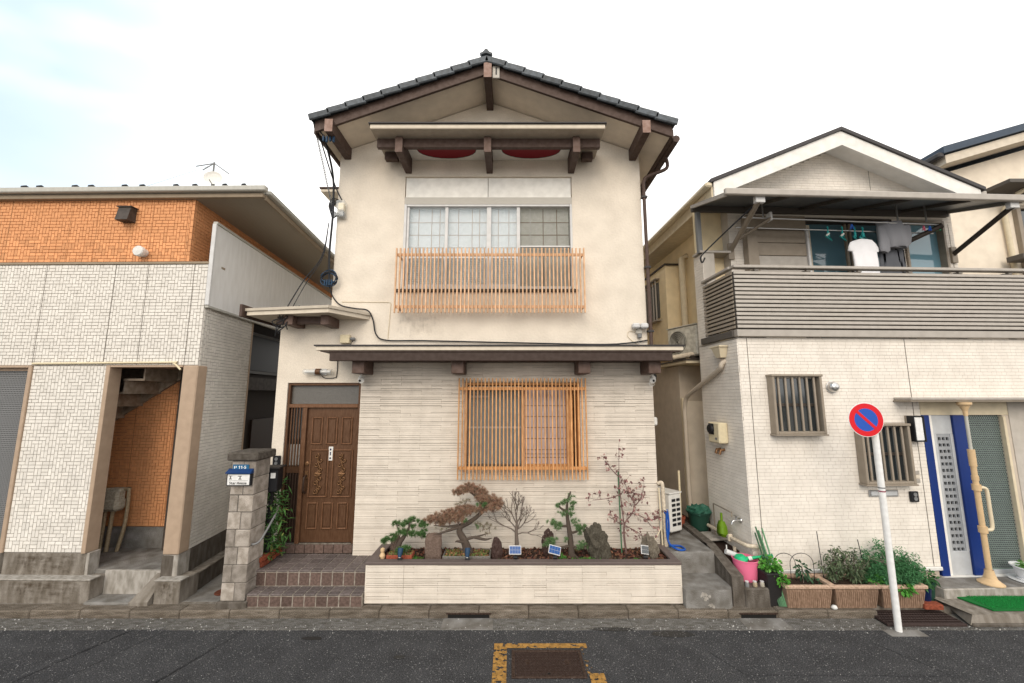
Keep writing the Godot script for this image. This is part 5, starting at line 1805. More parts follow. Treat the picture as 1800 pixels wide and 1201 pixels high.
	for k in 18:
		var top := 2.11 - 0.0866 * k
		var bot := top - 0.0866
		s.box(x0, x1, top - 0.044, top, -0.06, -0.036)
		s.box(x0, xs[0], bot, top - 0.044, -0.06, -0.036)
		s.box(xs[0] + cw, xs[1], bot, top - 0.044, -0.06, -0.036)
		s.box(xs[1] + cw, xs[2], bot, top - 0.044, -0.06, -0.036)
		s.box(xs[2] + cw, x1, bot, top - 0.044, -0.06, -0.036)
	put(e, "slit_panel", s, M.door_silver_dark)
	bx(e, "door_void", M.void, 2.802, 3.003, 0.551, 2.109, -0.070, -0.0605)
	for q: Array in [[3.251, 3.80]]:
		bx(e, "glass_backing", M.block_glass, q[0], q[1], 0.30, 2.374, -0.10, -0.06)
		s = S.new()
		var r := 0
		var y := 0.33
		while y < 2.36:
			var x: float = q[0] + (0.018 if r % 2 else 0.004)
			while x < q[1] - 0.02:
				s.lathe([Vector2(0.0125, 0.0), Vector2(0.009, 0.006), Vector2(0, 0.008)], 6, Vector3(x + 0.014, y, -0.0605), rx(90))
				x += 0.030
			y += 0.026
			r += 1
		var o := put(e, "glass_bosses", s, M.dark_glass)
		o.set_meta("kind", "stuff")
	bx(e, "glass_sill", M.door_silver, 3.251, 3.80, 0.245, 0.30, -0.1, -0.04, 0.004)
	bx(e, "side_frame", M.taupe, 3.801, 3.90, 0.245, 2.374, -0.15, -0.01, 0.006)
	bx(e, "side_frame", M.cream_trim, 3.8005, 3.84, 0.30, 2.36, -0.05, 0.0, 0.004)
	bx(e, "sill", M.white_board, 2.585, 5.2, 0.20, 0.2445, -0.2, 0.05, 0.006)


func right_house_things() -> void:
	var R := Vector3(3.2, 0, -5.6)
	var at := func(x: float, y: float, z: float) -> Vector3: return R + ry(2.5) * Vector3(x, y, z)
	var s := S.new()
	# laundry poles and washing
	var p := thing("laundry_poles", "two steel laundry poles on brackets under the balcony awning", "laundry pole", R, 2.5)
	tb(p, "pole", M.steel, [Vector3(0.43, 5.43, -0.33), Vector3(3.72, 5.37, -0.33)], 0.014, 8)
	tb(p, "pole", M.steel, [Vector3(0.40, 5.32, -0.46), Vector3(3.72, 5.28, -0.46)], 0.012, 8)
	tb(p, "bracket_arm", M.bar_brown, [Vector3(0.56, 5.20, -0.66), Vector3(0.86, 5.40, -0.26)], 0.028, 4)
	tb(p, "bracket_arm", M.stair_steel, [Vector3(3.15, 5.05, -0.75), Vector3(3.68, 5.34, -0.28)], 0.04, 4)
	bx(p, "bracket_end", M.aluminium, 0.84, 0.88, 5.36, 5.50, -0.36, -0.25, 0.008)
	for x: float in [0.78, 3.0, 3.48]:
		tb(p, "hanger_rod", M.steel, [Vector3(x, 5.42, -0.33), Vector3(x, 5.72, -0.33)], 0.012, 6)
	var hang := []
	for q: Array in [[1.88, "teal plastic hanger nearest the shutter box, empty"], [2.12, "second teal plastic hanger from the left, empty"], [2.33, "teal plastic hanger in the left shoulder of the white T-shirt"], [2.46, "teal plastic hanger in the right shoulder of the white T-shirt"]]:
		var g := thing("clothes_hanger", q[1], "hanger", at.call(q[0], 5.30, -0.40), 2.5 + 30.0 + rng.randf_range(-8, 8), "teal hangers on the laundry pole")
		tb(g, "hook", M.hanger, smooth([Vector3(0, -0.07, 0), Vector3(0, -0.02, 0), Vector3(0.02, 0.02, 0), Vector3(0.0, 0.035, 0), Vector3(-0.02, 0.02, 0)], 4), 0.009, 6)
		tb(g, "body", M.hanger, [Vector3(0, -0.06, 0), Vector3(0.16, -0.16, 0), Vector3(-0.16, -0.16, 0), Vector3(0, -0.06, 0)], 0.011, 6)
		bx(g, "neck", M.hanger, -0.03, 0.03, -0.13, -0.05, -0.012, 0.012, 0.006)
		if q[0] < 2.2:
			tb(g, "white_wing", M.white_plastic, [Vector3(-0.16, -0.155, 0.02), Vector3(-0.05, -0.10, 0.02)], 0.016, 6)
	var sh := thing("t_shirt", "white T-shirt hanging over the balcony rail to dry", "T-shirt", at.call(2.40, 4.50, -0.36), 2.5)
	s = S.new()
	cloth(s, [[0.615, -0.08, 0.08, 0.012], [0.60, -0.15, 0.15, 0.03], [0.55, -0.225, 0.225, 0.04], [0.48, -0.255, 0.255, 0.045], [0.415, -0.265, 0.26, 0.04], [0.405, -0.205, 0.205, 0.045], [0.25, -0.195, 0.20, 0.05], [0.05, -0.19, 0.205, 0.05], [-0.2, -0.19, 0.215, 0.045]], 0.014)
	put(sh, "body", s, M.shirt_white)
	var tr := thing("sweatpants", "grey sweatpants folded over the laundry poles", "trousers", at.call(2.98, 5.34, -0.40), 2.5)
	s = S.new()
	cloth(s, [[0.09, -0.26, 0.22, 0.03], [0.08, -0.27, 0.24, 0.07], [0.0, -0.25, 0.26, 0.09], [-0.15, -0.22, 0.26, 0.09], [-0.27, -0.16, 0.25, 0.08], [-0.33, -0.12, 0.20, 0.05]], 0.022)
	put(tr, "front_fold", s, M.cloth_grey)
	s = S.new()
	cloth(s, [[0.0, -0.27, -0.12, 0.05], [-0.2, -0.28, -0.10, 0.06], [-0.38, -0.29, -0.11, 0.05], [-0.42, -0.27, -0.13, 0.03]], 0.015)
	put(tr, "leg", s, M.cloth_grey)
	var tw := thing("dark_towel", "dark grey towel hanging behind the sweatpants", "towel", at.call(2.98, 4.9, -0.50), 2.5)
	s = S.new()
	cloth(s, [[0.42, -0.2, 0.22, 0.01], [0.1, -0.2, 0.24, 0.012], [-0.3, -0.18, 0.25, 0.012], [-0.42, -0.18, 0.25, 0.01]], 0.012)
	put(tw, "sheet", s, M.cloth_dark)
	var pegs := [[2.22, "peg_blue", "blue clothes peg between the teal hangers"], [3.42, "peg_pink", "pink clothes peg right of the sweatpants"], [3.52, "peg_blue", "blue clothes peg right of the pink one"], [3.66, "green_plastic", "green clothes peg at the right end of the pole"]]
	for q: Array in pegs:
		var g := thing("clothes_peg", q[2], "clothes peg", at.call(q[0], 5.30, -0.33), 2.5 + rng.randf_range(-40, 40), "pegs on the laundry pole")
		for k: float in [-1.0, 1.0]:
			s = S.new()
			s.obox(Vector3(0.012 * k, 0.01, 0), Vector3(0.014, 0.085, 0.018), rz(14 * k), 0.004)
			put(g, "jaw", s, M[q[1]])
	# wall fittings
	var v := thing("chrome_vent", "round chrome vent cowl on the white brick wall", "vent", at.call(1.31, 2.765, 0), 2.5)
	s = S.new()
	s.lathe([Vector2(0.075, 0), Vector2(0.075, 0.03), Vector2(0.068, 0.06), Vector2(0.05, 0.085), Vector2(0.025, 0.098), Vector2(0, 0.10)], 20, Vector3.ZERO, rx(78))
	put(v, "cowl", s, M.steel)
	s = S.new()
	s.lathe([Vector2(0.085, 0.001), Vector2(0.085, 0.012), Vector2(0.07, 0.014)], 20, Vector3.ZERO, rx(90))
	put(v, "flange", s, M.steel)
	var l := thing("box_lamp", "white box wall lamp with dark frame beside the blue entrance", "wall lamp", at.call(2.40, 2.02, 0), 2.5)
	bx(l, "diffuser", M.white_paint, -0.055, 0.065, 0.015, 0.335, 0.03, 0.118, 0.01)
	bx(l, "back_plate", M.bar_brown, -0.075, 0.08, 0.0, 0.35, 0.001, 0.029, 0.004)
	for q: Array in [[-0.075, -0.056, 0.0, 0.35], [0.066, 0.085, 0.0, 0.35]]:
		bx(l, "frame", M.black, q[0], q[1], q[2], q[3], 0.03, 0.125, 0.004)
	bx(l, "frame", M.black, -0.0555, 0.0655, 0.336, 0.35, 0.03, 0.125, 0.004)
	bx(l, "frame", M.black, -0.0555, 0.0655, 0.0, 0.014, 0.03, 0.125, 0.004)
	var m := thing("letter_slot", "long silver letter slot under the right barred window", "letter slot", at.call(1.88, 1.28, 0), 2.5)
	bx(m, "plate", M.steel, -0.21, 0.21, 0.0, 0.09, 0.003, 0.016, 0.005)
	bx(m, "flap", M.door_silver, -0.185, 0.185, 0.018, 0.072, 0.0165, 0.026, 0.006)
	m = thing("door_intercom", "black door intercom on the white brick wall right of the letter slot", "intercom", at.call(2.30, 1.21, 0), 2.5)
	bx(m, "case", M.black, -0.055, 0.06, 0, 0.14, 0.003, 0.035, 0.008)
	for q: Array in [[0.10], [0.045]]:
		s = S.new()
		s.lathe([Vector2(0.026, 0), Vector2(0.026, 0.006), Vector2(0.018, 0.006), Vector2(0, 0.002)], 14, Vector3(0.005, q[0], 0.035), rx(90))
		put(m, "lens", s, M.mesh_grey)
	m = thing("name_plate", "small stacked brass and steel name plates beside the right barred window", "name plate", at.call(2.34, 1.46, 0), 2.5)
	for k in 3:
		bx(m, "plate", [M.bal_alu, M.fascia_light, M.bal_alu][k], -0.075, 0.09, 0.055 * k, 0.055 * k + 0.05, 0.003, 0.014, 0.003)
	m = thing("gas_alarm_box", "ivory meter box with black dial on the side brick wall", "meter box", at.call(-0.01, 1.95, -0.52), 2.5 - 90)
	bx(m, "box", M.ivory, -0.15, 0.15, 0.0, 0.30, 0.0, 0.14, 0.015)
	s = S.new()
	s.lathe([Vector2(0.075, 0), Vector2(0.07, 0.03), Vector2(0.06, 0.04), Vector2(0, 0.042)], 20, Vector3(-0.05, 0.20, 0.141), rx(90))
	put(m, "dial", s, M.black)
	bx(m, "dial_plate", M.black, -0.12, 0.02, 0.12, 0.28, 0.1405, 0.15, 0.006)
	bx(m, "label", M.mesh_grey, 0.04, 0.09, 0.05, 0.08, 0.1405, 0.144)
	m = thing("pipe_stub", "two brass pipe stubs below the ivory meter box", "pipe", at.call(-0.01, 1.83, -0.55), 2.5 - 90)
	for x: float in [-0.05, 0.05]:
		tb(m, "stub", M.bronze_light, [Vector3(x, 0.02, 0.0), Vector3(x, 0.01, 0.06), Vector3(x, -0.05, 0.08)], 0.022, 8)
	m = thing("tap", "chrome garden tap on the side brick wall", "tap", at.call(-0.012, 0.93, -0.22), 2.5 - 90)
	tb(m, "spout", M.steel, smooth([Vector3(0, 0, 0), Vector3(0, 0.0, 0.06), Vector3(0, -0.01, 0.11), Vector3(0, -0.05, 0.13)], 4), 0.016, 8)
	tb(m, "stem", M.steel, [Vector3(0, 0, 0.06), Vector3(0, 0.05, 0.06)], 0.013, 8)
	bx(m, "handle", M.steel, -0.045, 0.045, 0.05, 0.066, 0.045, 0.075, 0.006)
	s = S.new()
	s.lathe([Vector2(0.035, 0), Vector2(0.03, 0.012), Vector2(0.016, 0.014)], 14, Vector3.ZERO, rx(90))
	put(m, "rose", s, M.steel)
	# air conditioners
	aircon("air_conditioner", "cream air conditioner standing on the lean-to roof against the cream wall", at.call(0.14, 3.31, -1.75), 2.5 - 72, M.ac_body)
	aircon("air_conditioner", "white air conditioner on the ground in the passage behind the planter bed", Vector3(2.30, 0.57, -6.62), 180 - 60, M.white_plastic)
	# pole with a handle at the entrance
	p = thing("handrail_pole", "sand coloured support pole with grab handle between step and entrance canopy", "handrail pole", at.call(2.95, 0.255, 0.24), 2.5)
	s = S.new()
	s.lathe([Vector2(0.125, 0.0), Vector2(0.125, 0.012), Vector2(0.10, 0.03), Vector2(0.065, 0.065), Vector2(0.05, 0.12), Vector2(0.042, 0.17)], 24)
	put(p, "foot", s, M.sand_pole)
	tb(p, "lower_tube", M.sand_pole, [Vector3(0, 0.16, 0), Vector3(0, 1.55, 0)], 0.030, 16)
	tb(p, "collar", M.sand_pole, [Vector3(0, 1.46, 0), Vector3(0, 1.68, 0)], 0.038, 16)
	tb(p, "collar", M.sand_pole, [Vector3(0, 1.28, 0), Vector3(0, 1.34, 0)], 0.036, 16)
	tb(p, "upper_tube", M.eave_grey, [Vector3(0, 1.68, 0), Vector3(0, 2.20, 0)], 0.019, 12)
	s = S.new()
	s.lathe([Vector2(0.022, 2.12), Vector2(0.028, 2.19), Vector2(0.05, 2.25), Vector2(0.075, 2.275), Vector2(0.075, 2.305), Vector2(0, 2.306)], 20)
	put(p, "head", s, M.sand_pole)
	tb(p, "grab_handle", M.cream_trim, smooth([Vector3(0.02, 1.19, 0.0), Vector3(0.10, 1.18, 0.01), Vector3(0.125, 1.12, 0.01), Vector3(0.125, 0.9, 0.01), Vector3(0.125, 0.72, 0.01), Vector3(0.10, 0.66, 0.01), Vector3(0.02, 0.66, 0.0)], 5), 0.021, 10)
	for y: float in [0.66, 1.19]:
		tb(p, "handle_clamp", M.sand_pole, [Vector3(0, y - 0.04, 0), Vector3(0, y + 0.04, 0)], 0.046, 14)


func cloth(s: S, rows: Array, wave: float) -> void:
	var k := 20
	var pr := []
	for r: Array in rows:
		var ring := []
		for j in k:
			var a := TAU * j / k
			var x: float = lerpf(r[1], r[2], 0.5 + 0.5 * cos(a))
			var z: float = r[3] * sin(a) + wave * sin(x * 34.0 + r[0] * 6.0) * (1.0 if sin(a) > 0 else 0.6)
			ring.append(Vector3(x, r[0] + wave * 0.6 * sin(x * 22.0 + 1.0), z))
		pr.append(ring)
	var mids := []
	for ring: Array in pr:
		var g := Vector3.ZERO
		for q: Vector3 in ring:
			g += q / k
		mids.append(g)
	for i in pr.size() - 1:
		for j in k:
			var q := (j + 1) % k
			var nn := []
			for c: Array in [[i, j], [i, q], [i + 1, q], [i + 1, j]]:
				var t: Vector3 = pr[c[0]][(c[1] + 1) % k] - pr[c[0]][(c[1] + k - 1) % k]
				var u: Vector3 = pr[mini(c[0] + 1, pr.size() - 1)][c[1]] - pr[maxi(c[0] - 1, 0)][c[1]]
				var m := t.cross(u).normalized()
				if m.dot(pr[c[0]][c[1]] - mids[c[0]]) < 0:
					m = -m
				nn.append(m)
			s.stri(pr[i][j], nn[0], pr[i][q], nn[1], pr[i + 1][q], nn[2])
			s.stri(pr[i][j], nn[0], pr[i + 1][q], nn[2], pr[i + 1][j], nn[3])
	s.face(pr[0], mids[1])
	s.face(pr[-1], mids[-2])


func aircon(called: String, label: String, at: Vector3, turn: float, m: Material) -> void:
	var o := thing(called, label, "air conditioner", at, turn, "outdoor units in the passage")
	bx(o, "casing", m, -0.36, 0.36, 0.05, 0.60, -0.13, 0.13, 0.02)
	bx(o, "lid", m, -0.37, 0.37, 0.601, 0.62, -0.14, 0.145, 0.006)
	var s := S.new()
	s.lathe([Vector2(0.215, 0.0), Vector2(0.215, 0.004), Vector2(0.20, 0.005), Vector2(0.0, 0.005)], 24, Vector3(-0.10, 0.33, 0.1305), rx(90))
	put(o, "fan_opening", s, M.black)
	for k in 6:
		s = S.new()
		var r := 0.035 + 0.034 * k
		var pts := []
		for i in 25:
			var a := TAU * i / 24
			pts.append(Vector3(-0.10 + r * cos(a), 0.33 + r * sin(a), 0.142))
		s.tube(pts, 0.006, 5, false)
		put(o, "grille_ring", s, m)
	for k in 6:
		bx(o, "side_slot", M.black, -0.366, -0.3605, 0.14 + 0.07 * k, 0.18 + 0.07 * k, -0.09, -0.01)
		bx(o, "side_slot", M.black, -0.366, -0.3605, 0.14 + 0.07 * k, 0.18 + 0.07 * k, 0.015, 0.09)
	for x: float in [-0.26, 0.22]:
		bx(o, "foot", M.stair_steel, x - 0.03, x + 0.05, 0.0, 0.049, -0.16, 0.16)
	bx(o, "pipe_cover", m, 0.361, 0.42, 0.10, 0.30, -0.10, 0.02, 0.015)


func far_house() -> void:
	var h := thing("far_house", "cream rendered house with slate-blue roof edge at the far right", "house", Vector3(0, 0, -7.2))
	var sl := 0.30
	var s := S.new()
	s.prism([Vector2(8.05, 0.0), Vector2(13.0, 0.0), Vector2(13.0, 6.82 + sl * 4.95), Vector2(8.05, 6.82)], -6.0, 0.0)
	put(h, "wall", s, M.far_wall)
	for q: Array in [["soffit_board", 6.90, 7.06, 0.001, 0.36, "fascia_light"], ["roof", 7.065, 7.20, -6.0, 0.42, "roof_slate"]]:
		s = S.new()
		var x0 := 8.02
		if q[0] == "roof":
			x0 = 7.94
		s.hexa([Vector3(x0, q[1], q[3]), Vector3(13.2, q[1] + sl * 5.2, q[3]), Vector3(13.2, q[2] + sl * 5.2, q[3]), Vector3(x0, q[2], q[3]), Vector3(x0, q[1], q[4]), Vector3(13.2, q[1] + sl * 5.2, q[4]), Vector3(13.2, q[2] + sl * 5.2, q[4]), Vector3(x0, q[2], q[4])])
		put(h, q[0], s, M[q[5]])
	bx(h, "gutter", M.roof_dark, 7.86, 7.97, 7.0, 7.10, -6.0, 0.40, 0.02)
	var w := Node3D.new()
	w.name = "window"
	h.add_child(w)
	bx(w, "pane", M.dark_glass, 9.62, 11.0, 4.6, 6.15, 0.001, 0.02)
	bx(w, "frame", M.bar_brown, 9.54, 9.615, 4.5, 6.22, 0.001, 0.08, 0.004)
	bx(w, "frame", M.bar_brown, 9.616, 11.0, 6.155, 6.22, 0.001, 0.08, 0.004)
	bx(h, "window_hood", M.bal_dark, 8.95, 11.5, 6.45, 6.52, 0.001, 0.5, 0.004)
	tb(h, "downpipe", M.cream_trim, smooth([Vector3(9.5, 6.44, 0.3), Vector3(9.40, 6.35, 0.2), Vector3(9.32, 6.15, 0.08), Vector3(9.32, 5.9, 0.06)], 4) + [Vector3(9.36, 3.0, 0.06)], 0.04, 8)
	bx(h, "balcony_rail", M.bal_dark, 9.15, 11.0, 5.08, 5.18, 0.1, 0.35, 0.006)
	bx(h, "balcony_panel", M.bal_alu, 9.25, 11.0, 4.2, 4.6, 0.15, 0.2, 0.004)


func porch_and_pillar() -> void:
	var h := thing("porch_steps", "brown tiled porch steps with pale joints before the entrance door", "steps", Vector3.ZERO)
	var s := S.new()
	s.box(-3.247, -1.837, 0.05, 0.2345, -6.0, -5.2485)
	s.box(-3.30, -1.87, 0.2345, 0.4245, -6.0, -5.4535)
	put(h, "core", s, M.grout)
	var pt := tones("porch_tile", [0.8, 1.0, 1.15])
	var tt := tones("porch_tile_top", [0.85, 1.0, 1.12])
	# [x0, x1, level, z of the riser face]
	for q: Array in [[-3.25, -1.835, 0.09, 0.24, -5.25, -5.455], [-3.30, -1.87, 0.24, 0.43, -5.455, -5.99]]:
		var n := int(round((q[1] - q[0]) / 0.143))
		var w: float = (q[1] - q[0]) / n
		for i in n:
			var x: float = q[0] + w * (i + 0.5)
			var rise: float = q[3] - q[2]
			place(h, "riser_tile", unit_box(Vector3(w - 0.011, rise - 0.034, 0.018), 0.003), pt[rng.randi() % 3], Transform3D(Basis.IDENTITY, Vector3(x, q[2] + rise / 2 - 0.012, q[4] - 0.005 + rng.randf_range(-0.001, 0.001))))
			place(h, "nosing_tile", unit_box(Vector3(w - 0.011, 0.022, 0.075), 0.007), tt[rng.randi() % 3], Transform3D(Basis.IDENTITY, Vector3(x, q[3] - 0.008, q[4] - 0.026)))
			var z: float = q[4] - 0.070
			while z > q[5] + 0.03:
				var d := minf(0.143, z - q[5])
				place(h, "tread_tile", unit_box(Vector3(w - 0.011, 0.016, d - 0.010), 0.003), tt[rng.randi() % 3], Transform3D(Basis.IDENTITY, Vector3(x, q[3] - 0.007 + rng.randf_range(-0.0008, 0.0008), z - d / 2)))
				z -= 0.143
	for i in 8:
		var w := 1.09 / 8
		place(h, "riser_tile", unit_box(Vector3(w - 0.008, 0.115, 0.018), 0.003), pt[rng.randi() % 3], Transform3D(Basis.IDENTITY, Vector3(-3.355 + w * (i + 0.5), 0.492, -6.0)))
	# red brick edging and the soil bed beside the steps
	var e := thing("brick_edging", "low red brick edging between the porch landing and the shrub", "edging", Vector3.ZERO)
	for k in 3:
		var a := Vector3(-3.275, 0.50, -5.50).lerp(Vector3(-3.30, 0.50, -5.98), (k + 0.5) / 3.0)
		for y in 2:
			s = S.new()
			s.obox(a + Vector3(0, -0.03 + 0.066 * y, 0.02 * y), Vector3(0.085, 0.058, 0.155), ry(-3), 0.004)
			put(e, "brick", s, tinted("rb%d%d" % [k, y], "red_brick", 0.8 + 0.2 * ((k + y) % 3)))
	s = S.new()
	s.box(-3.50, -3.335, 0.08, 0.47, -5.98, -5.56)
	struct(put(self, "porch_soil", s, M.soil))
	# pillar of concrete blocks
	var p := thing("gate_pillar", "weathered concrete block gate pillar with dark cap", "pillar", Vector3(-3.57, 0.085, -5.24))
	var bt := tones("block", [0.78, 0.95, 1.05, 1.18])
	bx(p, "footing", M.concrete_dark, -0.03, 0.34, -0.02, 0.075, -0.36, 0.025, 0.008)
	bx(p, "core", M.mortar, 0.006, 0.294, 0.0, 1.74, -0.314, -0.006)
	for k in 8:
		var y := 0.08 + 0.2075 * k
		var cut := 0.115 if k % 2 else 0.165
		if k == 7:
			cut = 0.15
		place(p, "block", unit_box(Vector3(cut - 0.007, 0.2, 0.315), 0.006), bt[rng.randi() % 4], Transform3D(Basis.IDENTITY, Vector3(cut / 2, y + 0.1, -0.16 + rng.randf_range(-0.003, 0.003))))
		place(p, "block", unit_box(Vector3(0.3 - cut - 0.004, 0.2, 0.315), 0.006), bt[rng.randi() % 4], Transform3D(Basis.IDENTITY, Vector3(cut + (0.3 - cut) / 2 + 0.002, y + 0.1, -0.16 + rng.randf_range(-0.003, 0.003))))
	bx(p, "cap", M.block_cap, -0.045, 0.345, 1.745, 1.848, -0.37, 0.045, 0.014)
	# address plate, name sign, black letter box
	var a := thing("address_plate", "small blue address plate reading 11-5 under the pillar cap", "address plate", Vector3(-3.445, 1.712, -5.236))
	bx(a, "plate", M.plate_blue, -0.105, 0.10, 0.0, 0.068, 0.0, 0.008, 0.003)
	text(a, "lettering", "11-5", 0.052, M.white_paint, Transform3D(Basis.IDENTITY, Vector3(0.018, 0.034, 0.0095)))
	for k in 2:
		bx(a, "mark", M.white_paint, -0.085 + 0.02 * k, -0.075 + 0.02 * k, 0.018 + 0.01 * k, 0.050, 0.0082, 0.0095)
	var n := thing("name_sign", "white name sign reading Star House under a blue roof lip on the pillar", "name sign", Vector3(-3.44, 1.525, -5.236))
	bx(n, "case", M.black, -0.155, 0.155, 0.0, 0.15, 0.0, 0.04, 0.006)
	bx(n, "face", M.white_paint, -0.138, 0.138, 0.012, 0.14, 0.0405, 0.044)
	s = S.new()
	s.hexa([Vector3(-0.16, 0.151, 0.0), Vector3(0.16, 0.151, 0.0), Vector3(0.16, 0.151, 0.065), Vector3(-0.16, 0.151, 0.065), Vector3(-0.155, 0.205, 0.0), Vector3(0.155, 0.205, 0.0), Vector3(0.158, 0.165, 0.065), Vector3(-0.158, 0.165, 0.065)])
	put(n, "roof_lip", s, M.lip_blue)
	text(n, "lettering", "Star House", 0.042, M.black, Transform3D(Basis.IDENTITY, Vector3(0.0, 0.034, 0.0455)))
	for q: Array in [[-0.10, 0.085, 0.04, 0.008], [-0.10, 0.105, 0.012, 0.03], [-0.10, 0.122, 0.045, 0.006], [0.015, 0.12, 0.05, 0.007], [0.02, 0.098, 0.012, 0.035], [0.02, 0.083, 0.04, 0.007]]:
		bx(n, "mark", M.stair_steel, q[0] - q[2] / 2, q[0] + q[2] / 2, q[1] - q[3] / 2, q[1] + q[3] / 2, 0.0442, 0.0458)
	bx(n, "rule", M.black, -0.12, 0.12, 0.062, 0.065, 0.0442, 0.0455)
	var b := thing("letter_box", "black letter box with two white slips behind the pillar", "letter box", Vector3(-3.29, 1.36, -5.64), 10)
	bx(b, "box", M.black, -0.08, 0.10, 0.0, 0.30, -0.14, 0.06, 0.008)
	bx(b, "lid", M.charcoal_pot, -0.10, 0.13, 0.301, 0.325, -0.16, 0.09, 0.005)
	for x: float in [-0.045, 0.045]:
		bx(b, "slip", M.white_paint, x - 0.03, x + 0.03, 0.18, 0.25, 0.0605, 0.064)
	bx(b, "post", M.charcoal_pot, -0.02, 0.03, -1.25, -0.001, -0.06, -0.02)
	var r := tb(self, "handrail", M.mesh_grey, smooth([Vector3(-3.268, 0.80, -5.30), Vector3(-3.235, 0.80, -5.30), Vector3(-3.20, 0.82, -5.34), Vector3(-3.19, 0.90, -5.44), Vector3(-3.19, 1.05, -5.62), Vector3(-3.20, 1.06, -5.66)], 5), 0.013, 8)
	tag(r, "short steel handrail fixed to the gate pillar beside the steps", "handrail")
	# shrub between pillar and door
	var sh := thing("leafy_shrub", "dark green lance-leaved shrub between pillar and entrance door", "shrub", Vector3(-3.40, 0.47, -5.78))
	s = S.new()
	for k in 7:
		var q := Vector3(rng.randf_range(-0.10, 0.14), rng.randf_range(0.6, 0.95), rng.randf_range(-0.1, 0.12))
		s.tube([Vector3(rng.randf_range(-0.05, 0.05), 0, rng.randf_range(-0.08, 0.08)), q * Vector3(0.7, 0.5, 0.7), q], [0.009, 0.007, 0.003], 5)
	put(sh, "stem", s, M.twig)
	s = S.new()
	for k in 1300:
		var y := rng.randf()
		var c := Vector3(0.03 + rng.randfn(0, 0.085), y * 0.98, rng.randfn(0.02, 0.085))
		c.x *= 1.35 - 0.6 * absf(y - 0.45)
		var d := rand_dir()
		d.y = d.y * 0.5 + 0.15
		var g := rng.randf_range(0.55, 1.3)
		s.col = Color(0.06 * g, 0.14 * g, 0.036 * g) if rng.randf() < 0.85 else Color(0.16 * g, 0.19 * g, 0.05 * g)
		s.leaf(c, d.normalized(), d.cross(Vector3(0.3, 1, 0.2)).normalized(), rng.randf_range(0.08, 0.15), 0.024, 0.6)
	put(sh, "foliage", s, M.leaf).set_meta("kind", "stuff")


func tuft(s: S, p: Vector3, up: Vector3, n: int, len_: float, w: float, cols: Array, open := 1.0) -> void:
	for i in n:
		var d := (rand_dir() * open + up * 0.75).normalized()
		var c: Color = cols[rng.randi() % cols.size()]
		var g := rng.randf_range(0.7, 1.3)
		s.col = Color(c.r * g, c.g * g, c.b * g)
		var sd := d.cross(rand_dir()).normalized() * w / 2
		s.tri(p + sd, p - sd, p + d * len_ * rng.randf_range(0.75, 1.15))


func pad(s: S, tw: S, c: Vector3, r: Vector3, n: int, needles: int, len_: float, cols: Array, from: Vector3) -> void:
	for i in n:
		var d := rand_dir()
		d = d * pow(rng.randf(), 0.4)
		if d.y < -0.2:
			d.y *= 0.4
		var p := c + d * r * Vector3(1.0, 1.25, 1.0)
		tuft(s, p, Vector3(d.x * 0.5, 0.9, d.z * 0.5), int(needles * 1.35), len_ * 1.1, 0.0052, cols)
		if i % 2 == 0:
			var m := p.lerp(from, 0.5) + rand_dir() * 0.015
			tw.tube([from.lerp(c, 0.3), m, p], [0.004, 0.003, 0.0015], 4, false)


# needle clusters: [x, y, z, radius, tufts]
func balls(s: S, tw: S, list: Array, needles: int, len_: float, w: float, cols: Array, flat_ := 0.7) -> void:
	for q: Array in list:
		var c := Vector3(q[0], q[1], q[2])
		for i in int(q[4]):
			var d := rand_dir()
			if d.y < 0.0:
				d.y *= 0.55
			var p: Vector3 = c + d * pow(rng.randf(), 0.5) * q[3] * Vector3(1.12, flat_, 0.95)
			tuft(s, p, (d * 0.6 + Vector3(0, 0.6, 0)), needles, len_, w, cols, 0.9)
			if i % 3 == 0:
				tw.tube([c - Vector3(0, q[3] * 0.8, 0), p.lerp(c, 0.5) + rand_dir() * 0.008, p], [0.004, 0.003, 0.0015], 4, false)


func rock(called: String, label: String, at: Vector3, r: Vector3, m: Material, seed_: int, amp := 0.35, turn := 0.0, tilt := 0.0, square := 0.0) -> void:
	var o := thing(called, label, "rock", at, turn)
	var s := S.new()
	var nz := noise(0.018, seed_, FastNoiseLite.TYPE_SIMPLEX_SMOOTH, 4)
	s.blob(Vector3(0, r.y * 0.82, 0), r, nz, amp, 22, true, rz(tilt), square)
	put(o, "stone", s, m)


func twigs(s: S, p: Vector3, d: Vector3, len_: float, r: float, depth: int, spread: float, tips: Array) -> void:
	var q := p + d * len_
	var m := p.lerp(q, 0.5) + rand_dir() * len_ * 0.08
	s.tube([p, m, q], [r, r * 0.85, r * 0.65], 5, false)
	if depth == 0:
		tips.append(q)
		return
	for k in 2 + (rng.randi() % 2):
		var e := (d + rand_dir() * spread + Vector3(0, 0.18, 0)).normalized()
		twigs(s, q, e, len_ * rng.randf_range(0.62, 0.85), r * 0.62, depth - 1, spread, tips)


